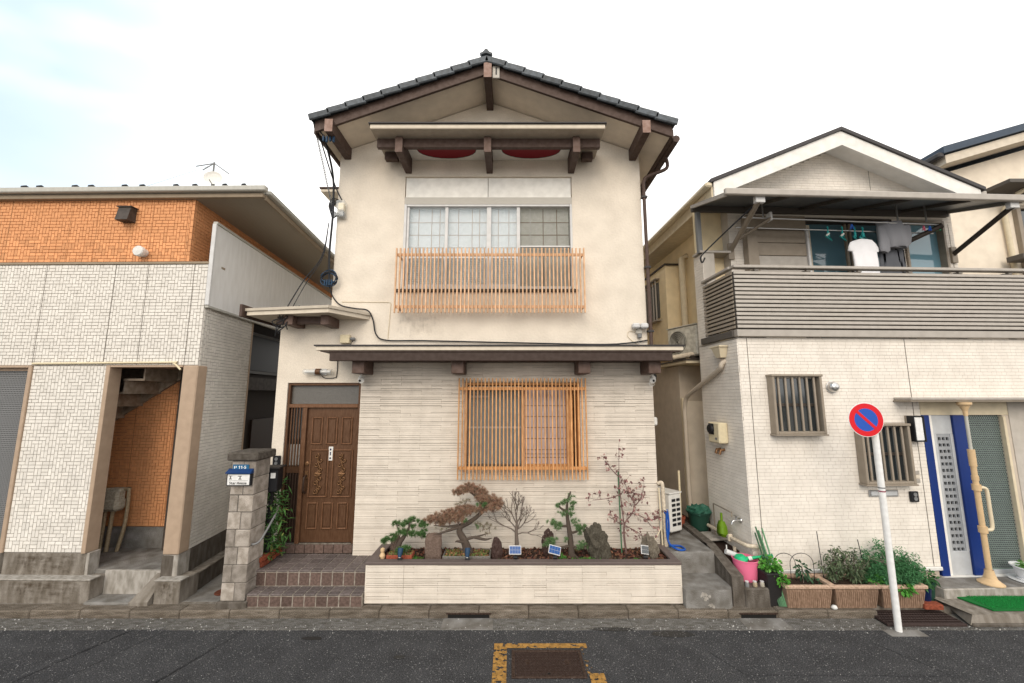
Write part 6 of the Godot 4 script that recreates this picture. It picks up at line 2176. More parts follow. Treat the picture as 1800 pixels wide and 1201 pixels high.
func planter_bed() -> void:
	var h := thing("planter_bed", "long raised planter bed clad in pale strips with dark rim", "planter", Vector3.ZERO)
	bx(h, "footing", M.concrete_dark, -1.80, 2.085, 0.04, 0.115, -5.9, -5.315)
	var s := S.new()
	s.box(-1.81, 2.095, 0.105, 0.553, -5.36, -5.318)
	s.box(-1.81, -1.77, 0.105, 0.553, -5.90, -5.361)
	s.box(2.055, 2.095, 0.105, 0.553, -5.90, -5.361)
	put(h, "wall", s, M.siding_joint)
	pieces(h, "strip", strips(-1.822, 2.106, 0.108, 0.550, 0.0295, 0.0035, []), -5.3178, -5.300, tones("siding", [0.96, 0.99, 1.0, 1.02]), M.siding_joined, 300, 0.0015, 0.0018)
	bx(h, "corner_trim", M.siding, -1.828, -1.8105, 0.108, 0.552, -5.89, -5.305)
	bx(h, "corner_trim", M.siding, 2.096, 2.113, 0.108, 0.552, -5.89, -5.305)
	bx(h, "panel_joint", M.siding_joint, -1.35, -1.346, 0.11, 0.55, -5.31, -5.2975)
	bx(h, "rim", M.rim_brown, -1.835, 2.118, 0.555, 0.588, -5.40, -5.29, 0.006)
	bx(h, "rim", M.rim_brown, -1.835, -1.70, 0.555, 0.587, -5.92, -5.401, 0.006)
	bx(h, "rim", M.rim_brown, 2.02, 2.118, 0.555, 0.587, -5.92, -5.401, 0.006)
	bx(h, "soil_core", M.soil, -1.769, 2.054, 0.2, 0.525, -5.92, -5.362)
	# loose soil, litter and small weeds
	s = S.new()
	for k in 1500:
		var g := rng.randf_range(0.5, 1.4)
		s.col = [Color(0.10, 0.055, 0.035), Color(0.06, 0.04, 0.03), Color(0.17, 0.085, 0.05), Color(0.13, 0.05, 0.035)][rng.randi() % 4] * g
		var c := Vector3(rng.randf_range(-1.70, 2.02), 0.525 + 0.02 * rng.randf(), rng.randf_range(-5.90, -5.40))
		s.obox(c, Vector3(rng.randf_range(0.01, 0.035), rng.randf_range(0.006, 0.022), rng.randf_range(0.01, 0.03)), Basis(rand_dir(), rng.randf() * TAU))
	put(h, "soil", s, M.leaf).set_meta("kind", "stuff")
	s = S.new()
	for q: Array in [[-1.45, -5.50, 0.12, 90], [-1.25, -5.52, 0.08, 50], [-0.17, -5.43, 0.045, 60], [0.66, -5.55, 0.05, 70], [1.0, -5.47, 0.13, 220], [0.85, -5.43, 0.10, 120], [1.62, -5.46, 0.06, 70], [1.40, -5.44, 0.05, 40], [0.60, -5.70, 0.05, 60]]:
		for k in int(q[3]):
			var c := Vector3(q[0] + rng.randfn(0, q[2] * 0.6), 0.53, clampf(q[1] + rng.randfn(0, 0.035), -5.9, -5.41))
			var d := (rand_dir() + Vector3(0, 1.2, 0)).normalized()
			var g := rng.randf_range(0.6, 1.3)
			s.col = Color(0.07 * g, 0.20 * g, 0.035 * g)
			s.leaf(c, d, d.cross(rand_dir()).normalized(), rng.randf_range(0.025, 0.07), 0.016, 0.5)
	put(h, "ground_cover", s, M.leaf).set_meta("kind", "stuff")
	# --- stones
	rock("upright_stone", "tall flat-topped brown stone beside the small green pine", Vector3(-1.035, 0.50, -5.56), Vector3(0.105, 0.185, 0.06), M.rock_brown, 3, 0.22, 5, 0, 0.75)
	rock("dark_stone", "dark maroon egg-shaped stone right of the big brown pine", Vector3(-0.195, 0.50, -5.53), Vector3(0.075, 0.165, 0.065), M.rock_maroon, 7, 0.3, 30, 6)
	rock("grey_boulder", "largest stone, a leaning dark green-grey boulder", Vector3(1.13, 0.47, -5.58), Vector3(0.135, 0.255, 0.11), M.rock_green, 11, 0.5, 20, 14, 0.45)
	rock("pale_stone", "pale pointed stone at the planter's right end", Vector3(1.83, 0.48, -5.58), Vector3(0.10, 0.185, 0.08), M.rock_pale, 15, 0.5, 10, 14)
	rock("low_stone", "low rounded brown stone behind the small green pine", Vector3(-1.57, 0.50, -5.70), Vector3(0.07, 0.165, 0.06), M.rock_brown, 19, 0.3, 40)
	rock("squat_stone", "squat dark stone under the left branch of the upright green bonsai", Vector3(0.49, 0.50, -5.70), Vector3(0.095, 0.185, 0.08), M.rock_maroon, 23, 0.4, 60)
	var f := thing("clay_figure", "tiny tan clay figure on the planter's left rim", "figurine", Vector3(-1.685, 0.56, -5.50))
	s = S.new()
	s.lathe([Vector2(0.035, 0), Vector2(0.038, 0.03), Vector2(0.022, 0.065), Vector2(0.020, 0.07), Vector2(0.028, 0.09), Vector2(0.026, 0.115), Vector2(0.0, 0.13)], 14)
	put(f, "body", s, M.sand_pole)
	bx(f, "base", M.concrete_pale, -0.05, 0.03, -0.02, 0.0, -0.02, 0.05, 0.01)
	# --- trays
	tray("clay_tray", "red-brown clay tray under the small green pine", Vector3(-1.46, 0.53, -5.545), 0.165, 0.085, 0.075, M.clay_red)
	tray("stone_tray", "grey-green shallow tray under the big brown pine", Vector3(-0.59, 0.525, -5.58), 0.31, 0.125, 0.07, M.tray)
	# --- bonsai
	var green := [Color(0.06, 0.14, 0.04), Color(0.085, 0.18, 0.055), Color(0.13, 0.20, 0.08)]
	var brown := [Color(0.36, 0.18, 0.12), Color(0.30, 0.17, 0.12), Color(0.42, 0.25, 0.17), Color(0.25, 0.20, 0.12), Color(0.32, 0.24, 0.17)]
	# small green pine
	var o := thing("small_pine_bonsai", "small bushy green pine bonsai at the planter's left end", "bonsai", Vector3(-1.47, 0.56, -5.56))
	var t := S.new()
	t.tube(smooth([Vector3(0.0, 0, 0), Vector3(-0.03, 0.08, 0), Vector3(-0.01, 0.17, 0), Vector3(0.04, 0.24, 0), Vector3(0.10, 0.34, 0.01), Vector3(0.12, 0.46, 0)], 5), [0.05, 0.045, 0.042, 0.04, 0.038, 0.038, 0.037, 0.036, 0.035, 0.034, 0.033, 0.032, 0.031, 0.03, 0.029, 0.027, 0.025, 0.023, 0.021, 0.018, 0.016, 0.014, 0.012, 0.01, 0.009, 0.008], 8)
	s = S.new()
	var tw := S.new()
	balls(s, tw, [[0.14, 0.45, 0, 0.045, 9], [-0.05, 0.39, 0.0, 0.055, 12], [0.05, 0.41, 0.02, 0.05, 11], [0.25, 0.41, 0.0, 0.06, 13], [0.31, 0.39, 0.02, 0.05, 11], [0.0, 0.31, 0.03, 0.06, 13], [0.10, 0.30, 0.05, 0.06, 13], [0.20, 0.285, 0.04, 0.06, 13], [0.29, 0.29, 0.02, 0.055, 12], [-0.18, 0.205, 0.03, 0.055, 12], [-0.11, 0.235, 0.04, 0.055, 12], [-0.21, 0.18, 0.0, 0.04, 8], [0.04, 0.10, 0.07, 0.055, 12], [-0.01, 0.085, 0.05, 0.045, 9], [0.09, 0.11, 0.05, 0.05, 10], [0.28, 0.24, 0.0, 0.04, 7], [0.14, 0.37, -0.04, 0.07, 12]], 60, 0.046, 0.0045, green)
	put(o, "trunk", t, M.bark)
	put(o, "twigs", tw, M.twig).set_meta("kind", "stuff")
	put(o, "needles", s, M.needle).set_meta("kind", "stuff")
	# big brown pine
	o = thing("brown_pine_bonsai", "big old pine bonsai with reddish brown needle pads", "bonsai", Vector3(-0.59, 0.56, -5.60))
	t = S.new()
	var path := smooth([Vector3(0.02, 0, 0), Vector3(-0.01, 0.10, 0.01), Vector3(-0.05, 0.20, 0.02), Vector3(-0.105, 0.29, 0.02), Vector3(-0.09, 0.36, 0.01), Vector3(0.02, 0.41, 0.0), Vector3(0.13, 0.49, 0.0), Vector3(0.20, 0.57, 0.0), Vector3(0.14, 0.70, 0.0), Vector3(0.03, 0.80, 0.0)], 5)
	var rr := []
	for i in path.size():
		rr.append(lerpf(0.078, 0.012, pow(float(i) / path.size(), 0.55)))
	t.tube(path, rr, 10)
	for q: Array in [[Vector3(0.03, 0.0, 0.03), Vector3(0.16, -0.02, 0.06)], [Vector3(-0.02, 0.02, 0.03), Vector3(-0.12, -0.02, 0.07)], [Vector3(0, 0.0, 0.05), Vector3(0.03, -0.02, 0.13)]]:
		t.tube([q[0] + Vector3(0, 0.06, 0), q[0], q[1]], [0.05, 0.045, 0.015], 7)
	for q: Array in [[Vector3(-0.08, 0.38, 0.01), Vector3(-0.25, 0.37, 0.04), Vector3(-0.45, 0.38, 0.03)], [Vector3(-0.04, 0.20, 0.02), Vector3(0.10, 0.24, 0.05), Vector3(0.28, 0.28, 0.03)], [Vector3(0.15, 0.52, 0), Vector3(0.25, 0.60, 0.03), Vector3(0.36, 0.68, 0.0)], [Vector3(-0.01, 0.16, 0.03), Vector3(-0.12, 0.205, 0.1), Vector3(-0.15, 0.20, 0.12)], [Vector3(-0.1, 0.36, 0.02), Vector3(-0.3, 0.32, 0.10), Vector3(-0.42, 0.30, 0.14)], [Vector3(0.10, 0.24, 0.05), Vector3(0.24, 0.22, 0.08), Vector3(0.33, 0.24, 0.08)]]:
		t.tube(smooth(q, 5), [0.022, 0.020, 0.019, 0.018, 0.016, 0.014, 0.012, 0.010, 0.008, 0.006, 0.004], 7)
	s = S.new()
	tw = S.new()
	balls(s, tw, [[-0.50, 0.44, 0.02, 0.07, 29], [-0.42, 0.46, 0.04, 0.09, 43], [-0.36, 0.42, 0.0, 0.08, 31], [-0.27, 0.50, 0.03, 0.10, 46], [-0.17, 0.53, 0.05, 0.11, 55], [-0.06, 0.555, 0.04, 0.10, 49], [0.03, 0.56, 0.0, 0.09, 37], [-0.12, 0.48, 0.06, 0.11, 43], [-0.24, 0.45, 0.02, 0.09, 29], [-0.14, 0.80, 0.0, 0.07, 26], [-0.06, 0.84, 0.02, 0.09, 43], [0.03, 0.85, 0.0, 0.09, 46], [0.12, 0.83, 0.02, 0.09, 43], [0.19, 0.79, 0.0, 0.06, 23], [0.13, 0.74, 0.03, 0.08, 29], [0.22, 0.72, 0.02, 0.09, 40], [0.31, 0.69, 0.0, 0.10, 49], [0.38, 0.66, 0.0, 0.08, 34], [0.34, 0.61, 0.03, 0.09, 37], [0.25, 0.62, 0.06, 0.09, 37], [0.16, 0.58, 0.05, 0.08, 26], [0.40, 0.61, 0.0, 0.05, 14]], 44, 0.044, 0.0050, brown, 0.80)
	balls(s, tw, [[0.20, 0.37, 0.03, 0.08, 10], [0.29, 0.35, 0.02, 0.08, 10], [0.12, 0.40, 0.03, 0.07, 7], [0.24, 0.31, 0.06, 0.07, 6], [-0.05, 0.69, 0.02, 0.09, 9], [-0.12, 0.66, 0.03, 0.06, 5], [-0.34, 0.35, 0.08, 0.09, 5]], 30, 0.034, 0.0035, [Color(0.28, 0.21, 0.15), Color(0.25, 0.22, 0.15), Color(0.20, 0.20, 0.12)], 0.7)
	balls(s, tw, [[0.21, 0.665, 0.11, 0.06, 9], [0.14, 0.65, 0.10, 0.04, 4], [-0.02, 0.47, 0.12, 0.05, 5], [0.12, 0.37, 0.07, 0.04, 3]], 36, 0.038, 0.0042, green, 0.5)
	put(o, "trunk", t, M.bark)
	put(o, "twigs", tw, M.twig).set_meta("kind", "stuff")
	put(o, "needles", s, M.needle).set_meta("kind", "stuff")
	# bare tree
	o = thing("bare_bonsai", "leafless grey bonsai with fine branches in the planter's middle", "bonsai", Vector3(0.06, 0.53, -5.68))
	t = S.new()
	t.tube([Vector3(0, 0, 0), Vector3(0.005, 0.15, 0), Vector3(-0.003, 0.30, 0), Vector3(0.01, 0.45, 0)], [0.034, 0.028, 0.022, 0.012], 8)
	var tips := []
	for q: Array in [[0.28, -0.9, 0.45, 0.18], [0.26, 0.95, 0.15, 0.15], [0.33, -0.6, 0.8, 0.15], [0.32, 0.7, 0.7, 0.15], [0.40, -0.45, 0.9, 0.14], [0.40, 0.5, 0.9, 0.14], [0.44, 0.1, 1.0, 0.14], [0.44, -0.15, 1.0, 0.12], [0.3, 0.3, 0.7, 0.12]]:
		twigs(t, Vector3(0, q[0], 0), Vector3(q[1], q[2], rng.randf_range(-0.4, 0.4)).normalized(), q[3], 0.010, 3, 0.55, tips)
	put(o, "branches", t, M.bark_grey)
	s = S.new()
	for q: Vector3 in tips:
		if rng.randf() < 0.35:
			s.blob(q, Vector3.ONE * 0.007, noise(1, 1), 0.1, 4)
	put(o, "buds", s, M.twig).set_meta("kind", "stuff")
	# upright green bonsai
	o = thing("upright_bonsai", "upright green pine bonsai between bare tree and boulder", "bonsai", Vector3(0.785, 0.52, -5.62))
	t = S.new()
	path = smooth([Vector3(0.01, 0, 0), Vector3(0, 0.12, 0), Vector3(-0.01, 0.28, 0), Vector3(-0.03, 0.42, 0), Vector3(-0.045, 0.56, 0), Vector3(-0.035, 0.72, 0), Vector3(0.01, 0.84, 0)], 5)
	rr = []
	for i in path.size():
		rr.append(lerpf(0.052, 0.008, pow(float(i) / path.size(), 0.8)))
	t.tube(path, rr, 8)
	for q: Array in [[Vector3(0, 0.15, 0), Vector3(-0.16, 0.14, 0.04), Vector3(-0.28, 0.18, 0.05)], [Vector3(0, 0.16, 0), Vector3(0.10, 0.13, 0.05), Vector3(0.20, 0.17, 0.06)], [Vector3(-0.01, 0.30, 0), Vector3(0.10, 0.34, 0.0), Vector3(0.20, 0.42, 0.0)], [Vector3(-0.03, 0.40, 0), Vector3(-0.14, 0.40, 0), Vector3(-0.24, 0.45, 0)], [Vector3(-0.04, 0.58, 0), Vector3(-0.12, 0.62, 0), Vector3(-0.15, 0.66, 0)], [Vector3(0.02, 0.05, 0.02), Vector3(0.09, 0.0, 0.03), Vector3(0.13, -0.02, 0.03)]]:
		t.tube(smooth(q, 4), [0.019, 0.018, 0.017, 0.015, 0.013, 0.012, 0.010, 0.008, 0.005], 6)
	s = S.new()
	tw = S.new()
	balls(s, tw, [[0.01, 0.77, 0.0, 0.04, 6], [-0.05, 0.72, 0.02, 0.05, 8], [0.04, 0.69, 0.01, 0.05, 9], [-0.15, 0.66, 0.0, 0.045, 7], [-0.10, 0.69, 0.0, 0.04, 5], [-0.11, 0.56, 0.02, 0.05, 8], [0.0, 0.55, 0.03, 0.05, 8], [-0.04, 0.60, 0.03, 0.04, 6], [0.03, 0.63, 0.0, 0.04, 5], [-0.21, 0.43, 0.02, 0.055, 11], [-0.26, 0.45, 0.0, 0.05, 9], [-0.14, 0.42, 0.03, 0.045, 8], [-0.19, 0.38, 0.03, 0.045, 7], [0.06, 0.46, 0.03, 0.05, 8], [0.13, 0.37, 0.02, 0.05, 9], [0.08, 0.39, 0.04, 0.05, 8], [0.18, 0.39, 0.0, 0.045, 7], [0.11, 0.32, 0.02, 0.045, 7], [-0.28, 0.21, 0.05, 0.06, 12], [-0.33, 0.18, 0.04, 0.05, 9], [-0.23, 0.235, 0.05, 0.045, 8], [-0.08, 0.235, 0.05, 0.04, 5], [0.13, 0.18, 0.06, 0.055, 9], [0.18, 0.16, 0.05, 0.05, 8], [0.09, 0.14, 0.06, 0.04, 5]], 48, 0.040, 0.0042, [Color(0.08, 0.17, 0.06), Color(0.12, 0.22, 0.08), Color(0.18, 0.26, 0.12)])
	put(o, "trunk", t, M.bark)
	put(o, "twigs", tw, M.twig).set_meta("kind", "stuff")
	put(o, "needles", s, M.needle).set_meta("kind", "stuff")
	# red maple sapling and its stake
	o = thing("maple_sapling", "thin maple sapling with sparse withered maroon leaves", "sapling", Vector3(1.545, 0.53, -5.72))
	t = S.new()
	tips = []
	for q: Array in [
			[Vector3(0, 0, 0), Vector3(-0.02, 0.25, 0), Vector3(0.0, 0.40, 0), Vector3(0.10, 0.52, 0), Vector3(0.14, 0.66, 0), Vector3(0.12, 0.82, 0)],
			[Vector3(-0.01, 0.33, 0), Vector3(-0.05, 0.7, 0.01), Vector3(-0.06, 1.0, 0), Vector3(-0.05, 1.42, 0)],
			[Vector3(-0.06, 1.0, 0), Vector3(-0.16, 1.10, 0), Vector3(-0.25, 1.22, 0.02)],
			[Vector3(-0.03, 0.78, 0), Vector3(-0.2, 0.73, 0.03), Vector3(-0.43, 0.70, 0.03)],
			[Vector3(-0.02, 0.38, 0), Vector3(-0.12, 0.42, 0.04), Vector3(-0.22, 0.49, 0.04)],
			[Vector3(0.12, 0.6, 0), Vector3(0.22, 0.72, 0.02), Vector3(0.28, 0.90, 0.0)],
			[Vector3(0.1, 0.52, 0), Vector3(0.24, 0.48, 0.05), Vector3(0.36, 0.34, 0.06)],
			[Vector3(0.0, 0.36, 0), Vector3(0.14, 0.30, 0.06), Vector3(0.24, 0.22, 0.1)],
			[Vector3(0.14, 0.66, 0), Vector3(0.06, 0.78, 0.0), Vector3(0.02, 0.92, 0.0)],
			[Vector3(0.28, 0.45, 0.05), Vector3(0.4, 0.46, 0.05), Vector3(0.46, 0.5, 0.05)]]:
		var pth := smooth(q, 4)
		rr = []
		for i in pth.size():
			rr.append(lerpf(0.0085 if q[0].y > 0.0 else 0.015, 0.002, float(i) / pth.size()))
		t.tube(pth, rr, 6)
		for i in range(4, pth.size()):
			for k in 2:
				twigs(t, pth[i], (rand_dir() + Vector3(0, 0.3, 0)).normalized(), rng.randf_range(0.03, 0.07), 0.0018, 1, 0.7, tips)
	put(o, "branches", t, M.maple_twig)
	s = S.new()
	for q: Vector3 in tips:
		var keep := 0.75 if q.y > 0.45 else 0.35
		if rng.randf() > keep:
			continue
		for k in 2:
			var d := (rand_dir() + Vector3(0, -0.6, 0)).normalized()
			var g := rng.randf_range(0.6, 1.4)
			s.col = Color(0.215 * g, 0.105 * g, 0.10 * g) if rng.randf() < 0.65 else Color(0.32 * g, 0.20 * g, 0.17 * g)
			s.leaf(q + rand_dir() * 0.006, d, d.cross(rand_dir()).normalized(), rng.randf_range(0.030, 0.052), 0.030, 0.3)
	put(o, "leaves", s, M.leaf).set_meta("kind", "stuff")
	var st := tb(self, "plant_stake", M.stake_green, [Vector3(1.488, 0.5, -5.73), Vector3(1.475, 1.60, -5.73)], 0.010, 6)
	tag(st, "thin green stake tied beside the maple sapling", "stake")
	# --- solar lamps
	for q: Array in [[-1.42, -5.37, "stubby blue solar spotlight in front of the small green pine"], [-0.565, -5.37, "stubby blue solar spotlight in front of the big brown pine"]]:
		var l := thing("solar_spotlight", q[2], "solar lamp", Vector3(q[0], 0.588, q[1]), rng.randf_range(-8, 8), "solar lamps on the planter rim")
		tb(l, "foot", M.black, [Vector3(-0.03, 0.008, 0.0), Vector3(0.03, 0.008, 0.0)], 0.016, 8)
		tb(l, "stem", M.black, [Vector3(0, 0, 0), Vector3(0, 0.05, 0)], 0.012, 8)
		s = S.new()
		s.lathe([Vector2(0.0, -0.055), Vector2(0.022, -0.05), Vector2(0.032, 0.0), Vector2(0.036, 0.05), Vector2(0.030, 0.052), Vector2(0, 0.045)], 14, Vector3(0, 0.085, 0), rx(-28))
		put(l, "housing", s, tinted("sp%.1f" % q[0], "blue_wire", 0.9))
		bx(l, "bracket", M.white_plastic, -0.012, 0.012, 0.03, 0.05, 0.012, 0.03, 0.004)
	for q: Array in [[0.04, -5.40, 0.0, "blue solar panel lamp before the bare bonsai"], [0.545, -5.40, -14.0, "tilted blue solar panel lamp below the squat stone"], [1.70, -5.41, -12.0, "solar panel lamp leaning at the pale pointed stone"]]:
		var l := thing("solar_panel_lamp", q[3], "solar lamp", Vector3(q[0], 0.588, q[1]), 0, "solar lamps on the planter rim")
		var cell: Material = M.solar_cell
		var bs := rz(q[2]) * rx(-28)
		if q[0] > 1.0:
			bs = rz(-14) * ry(20) * rx(-24)
		var wd := 0.155 if q[0] < 1 else 0.12
		s = S.new()
		s.obox(Vector3(0, 0.105, 0), Vector3(wd, 0.105, 0.014), bs, 0.004)
		put(l, "frame", s, M.aluminium)
		for i in 4:
			for j in 2:
				s = S.new()
				s.obox(Vector3(0, 0.105, 0) + bs * Vector3(wd * (-0.34 + 0.227 * i), -0.022 + 0.044 * j, 0.0085), Vector3(wd * 0.215, 0.041, 0.003), bs)
				put(l, "cell", s, cell if q[0] < 1 else M.dark_glass)
		tb(l, "stem", M.black, [Vector3(0, 0, 0), Vector3(0, 0.10, -0.012)], 0.009, 6)
		tb(l, "lamp_head", M.black, [Vector3(-0.02, 0.018, 0.0), Vector3(0.03, 0.022, 0.01)], 0.022, 10)


func tray(called: String, label: String, at: Vector3, a: float, b: float, hh: float, m: Material) -> void:
	var o := thing(called, label, "bonsai tray", at)
	var s := S.new()
	for q: Array in [[-a, a, -b, -b + 0.018], [-a, a, b - 0.018, b], [-a, -a + 0.018, -b + 0.018, b - 0.018], [a - 0.018, a, -b + 0.018, b - 0.018]]:
		s.box(q[0], q[1], 0.0, hh, q[2], q[3], 0.005)
	put(o, "wall", s, m)
	bx(o, "earth", M.soil, -a + 0.018, a - 0.018, 0.0, hh - 0.02, -b + 0.018, b - 0.018)
	s = S.new()
	for k in 420:
		var g := rng.randf_range(0.5, 1.4)
		s.col = [Color(0.16, 0.08, 0.045), Color(0.09, 0.12, 0.03), Color(0.14, 0.15, 0.05), Color(0.24, 0.13, 0.06)][rng.randi() % 4] * g
		s.obox(Vector3(rng.randf_range(-a, a) * 0.9, hh - 0.018 + 0.025 * rng.randf(), rng.randf_range(-b, b) * 0.85), Vector3(rng.randf_range(0.01, 0.03), rng.randf_range(0.006, 0.018), 0.015), Basis(rand_dir(), rng.randf() * TAU))
	put(o, "moss", s, M.leaf).set_meta("kind", "stuff")


func alley() -> void:
	var h := thing("passage_steps", "worn concrete steps into the passage beside the planter bed", "steps", Vector3.ZERO)
	var s := S.new()
	# rounded lower step
	var poly := [Vector2(2.118, 5.225), Vector2(2.62, 5.225)]
	for i in 7:
		var a := PI / 2 * i / 6.0
		poly.append(Vector2(2.62 + 0.10 * sin(a), 5.325 - 0.10 * cos(a)))
	poly.append_array([Vector2(2.72, 5.68), Vector2(2.118, 5.68)])
	s.prism(poly, 0.05, 0.30, Transform3D(Basis(Vector3.RIGHT, Vector3(0, 0, -1), Vector3(0, 1, 0)), Vector3.ZERO))
	put(h, "lower_step", s, M.concrete_grey)
	bx(h, "upper_step", M.concrete_grey, 2.118, 2.72, 0.05, 0.57, -9.0, -5.681, 0.008)
	for q: Array in [[2.34, 0.245, 0.05, 0.035], [2.36, 0.20, 0.03, 0.03], [2.41, 0.225, 0.02, 0.02], [2.42, 0.125, 0.04, 0.02], [2.45, 0.105, 0.02, 0.03]]:
		s = S.new()
		var nz := noise(0.9, int(q[0] * 100))
		var pp := []
		for i in 22:
			var a := TAU * i / 22
			var k := 0.8 + 0.9 * nz.get_noise_2d(cos(a) * 2.5, sin(a) * 2.5)
			pp.append(Vector2(q[0] + cos(a) * q[2] * k, q[1] + sin(a) * q[3] * k))
		s.prism(pp, -5.2245, -5.222)
		put(h, "white_stain", s, M.concrete_pale)
	s = S.new()
	s.hexa([Vector3(2.722, 0.08, -5.28), Vector3(2.87, 0.08, -5.28), Vector3(2.87, 0.08, -9.0), Vector3(2.722, 0.08, -9.0), Vector3(2.722, 0.43, -5.28), Vector3(2.87, 0.43, -5.28), Vector3(2.84, 0.60, -5.9), Vector3(2.722, 0.60, -5.9)])
	s.hexa([Vector3(2.722, 0.08, -5.9), Vector3(2.84, 0.08, -5.9), Vector3(2.84, 0.08, -8.5), Vector3(2.722, 0.08, -8.5), Vector3(2.722, 0.60, -5.9), Vector3(2.84, 0.60, -5.9), Vector3(2.84, 0.66, -8.5), Vector3(2.722, 0.66, -8.5)])
	struct(put(self, "passage_kerb", s, M.concrete_dark))
	s = S.new()
	s.box(2.872, 3.17, 0.05, 0.30, -5.9, -5.255, 0.015)
	struct(put(self, "passage_block", s, M.concrete_dark))
	s = S.new()
	s.box(2.845, 3.6, 0.05, 0.50, -9.0, -5.905)
	struct(put(self, "passage_bed", s, M.soil))
	s = S.new()
	s.box(-0.5, 6.0, -0.3, 3.2, -0.2, 0.0)
	var bw := put(self, "passage_end_wall", s, M.taupe)
	bw.position = Vector3(2.2, 0, -9.6)
	tag(bw, "dim taupe wall closing the far end of the passage", "wall")
	# bucket and dipper
	var b := thing("pink_bucket", "pink plastic bucket on the block beside the passage", "bucket", Vector3(3.035, 0.30, -5.52))
	s = S.new()
	s.lathe([Vector2(0.0, 0.004), Vector2(0.118, 0.0), Vector2(0.125, 0.01), Vector2(0.152, 0.245), Vector2(0.160, 0.25), Vector2(0.158, 0.258), Vector2(0.147, 0.255), Vector2(0.118, 0.012), Vector2(0, 0.012)], 28)
	put(b, "shell", s, M.pink)
	var w := thing("watering_can", "bright green watering can lying in the pink bucket", "watering can", Vector3(3.03, 0.52, -5.52), 0)
	s = S.new()
	s.lathe([Vector2(0, 0), Vector2(0.075, 0.0), Vector2(0.085, 0.05), Vector2(0.05, 0.10), Vector2(0, 0.105)], 18, Vector3(-0.04, -0.03, 0), rz(15))
	put(w, "body", s, M.green_plastic)
	tb(w, "spout", M.green_plastic, [Vector3(0.0, 0.02, 0), Vector3(0.12, 0.05, 0.03), Vector3(0.28, 0.075, 0.05)], [0.026, 0.018, 0.016], 10)
	tb(w, "rose", M.green_plastic, [Vector3(0.24, 0.07, 0.045), Vector3(0.33, 0.08, 0.06)], [0.016, 0.026], 10)
	tb(w, "white_ring", M.white_plastic, [Vector3(0.045, 0.028, 0.01), Vector3(0.085, 0.04, 0.02)], 0.028, 10)
	# stakes
	var st := thing("garden_stakes", "bundle of green garden stakes leaning on the white house corner", "stakes", Vector3(3.30, 0.09, -5.27))
	for k in 5:
		tb(st, "stake", tinted("stk%d" % k, "stake_green", 0.7 + 0.25 * k), [Vector3(0.02 * k - 0.02, 0, 0.0), Vector3(-0.115 + 0.012 * k - 0.01 * (k % 2), 0.78 + 0.04 * ((k * 2) % 3), -0.24 + 0.02 * k)], 0.011, 6)
	# PVC pipework
	var R := Vector3(3.2, 0, -5.6)
	var at := func(x: float, y: float, z: float) -> Vector3: return R + ry(2.5) * Vector3(x, y, z)
	var p := thing("pvc_pipework", "cream plastic pipe running along the white house's side and down its corner", "pipe", R, 2.5)
	tb(p, "rail", M.pvc, smooth([Vector3(-0.12, 0.66, -0.98), Vector3(-0.12, 0.67, -0.5), Vector3(-0.10, 0.68, -0.06), Vector3(-0.05, 0.68, 0.03), Vector3(0.07, 0.68, 0.05)], 5), 0.026, 10)
	tb(p, "drop", M.pvc, [Vector3(0.06, 0.70, 0.05), Vector3(0.06, 0.10, 0.05)], 0.030, 10)
	for y: float in [0.50, 0.42, 0.34]:
		tb(p, "coupling", M.pvc, [Vector3(0.06, y, 0.05), Vector3(0.06, y + 0.05, 0.05)], 0.042, 12)
	tb(p, "valve", M.bronze_light, [Vector3(0.06, 0.42, 0.05), Vector3(0.13, 0.42, 0.10)], 0.022, 8)
	tb(p, "end_cap", M.pvc, [Vector3(-0.12, 0.66, -1.02), Vector3(-0.12, 0.66, -0.95)], 0.036, 10)
	bx(p, "clip", M.pvc, -0.15, -0.09, 0.62, 0.72, -0.34, -0.30, 0.01)
	tb(p, "low_pipe", M.pvc, [Vector3(-0.08, 0.56, -0.30), Vector3(-0.08, 0.33, -0.30)], 0.022, 8)
	bx(p, "low_pipe", M.pvc, -0.06, 0.05, 0.29, 0.33, -0.3, 0.03, 0.01)
	var f := thing("metal_rack", "thin metal rack frame against the side bricks behind the green scoop", "rack", at.call(-0.10, 0.66, -0.70), 2.5)
	tb(f, "frame", M.bar_brown, [Vector3(0, -0.1, -0.05), Vector3(0, 0.36, -0.05), Vector3(0, 0.36, 0.42), Vector3(0, 0.30, 0.42)], 0.010, 6)
	var sc := thing("garden_scoop", "lime green plastic scoop hung upside down on the pipe", "scoop", at.call(-0.16, 0.66, -0.44), 2.5 - 60)
	s = S.new()
	s.lathe([Vector2(0.0, 0.16), Vector2(0.045, 0.15), Vector2(0.075, 0.08), Vector2(0.085, -0.02), Vector2(0.07, -0.06), Vector2(0.0, -0.06)], 16, Vector3(0, 0.05, 0), Basis.from_scale(Vector3(1, 1, 0.4)))
	put(sc, "pan", s, M.lime_plastic)
	tb(sc, "grip", M.lime_plastic, [Vector3(0, 0.20, 0), Vector3(0, 0.31, 0)], 0.017, 8)
	# bottles and tins on the block
	for q: Array in [[2.92, "mesh_grey", "grey tin on the block below the pink bucket"], [3.02, "meter_pipe", "cream jar on the block below the pink bucket"], [3.11, "meter_grey", "silver cup at the block's right end"]]:
		var j := thing("small_jar", q[2], "jar", Vector3(q[0], 0.30, -5.31), 0, "jars on the passage block")
		s = S.new()
		s.lathe([Vector2(0, 0), Vector2(0.024, 0), Vector2(0.027, 0.01), Vector2(0.025, 0.042), Vector2(0.020, 0.05), Vector2(0.020, 0.054), Vector2(0, 0.054)], 14)
		put(j, "body", s, M[q[1]])
		tb(j, "lid", M.aluminium, [Vector3(0, 0.0545, 0), Vector3(0, 0.064, 0)], 0.022, 12)
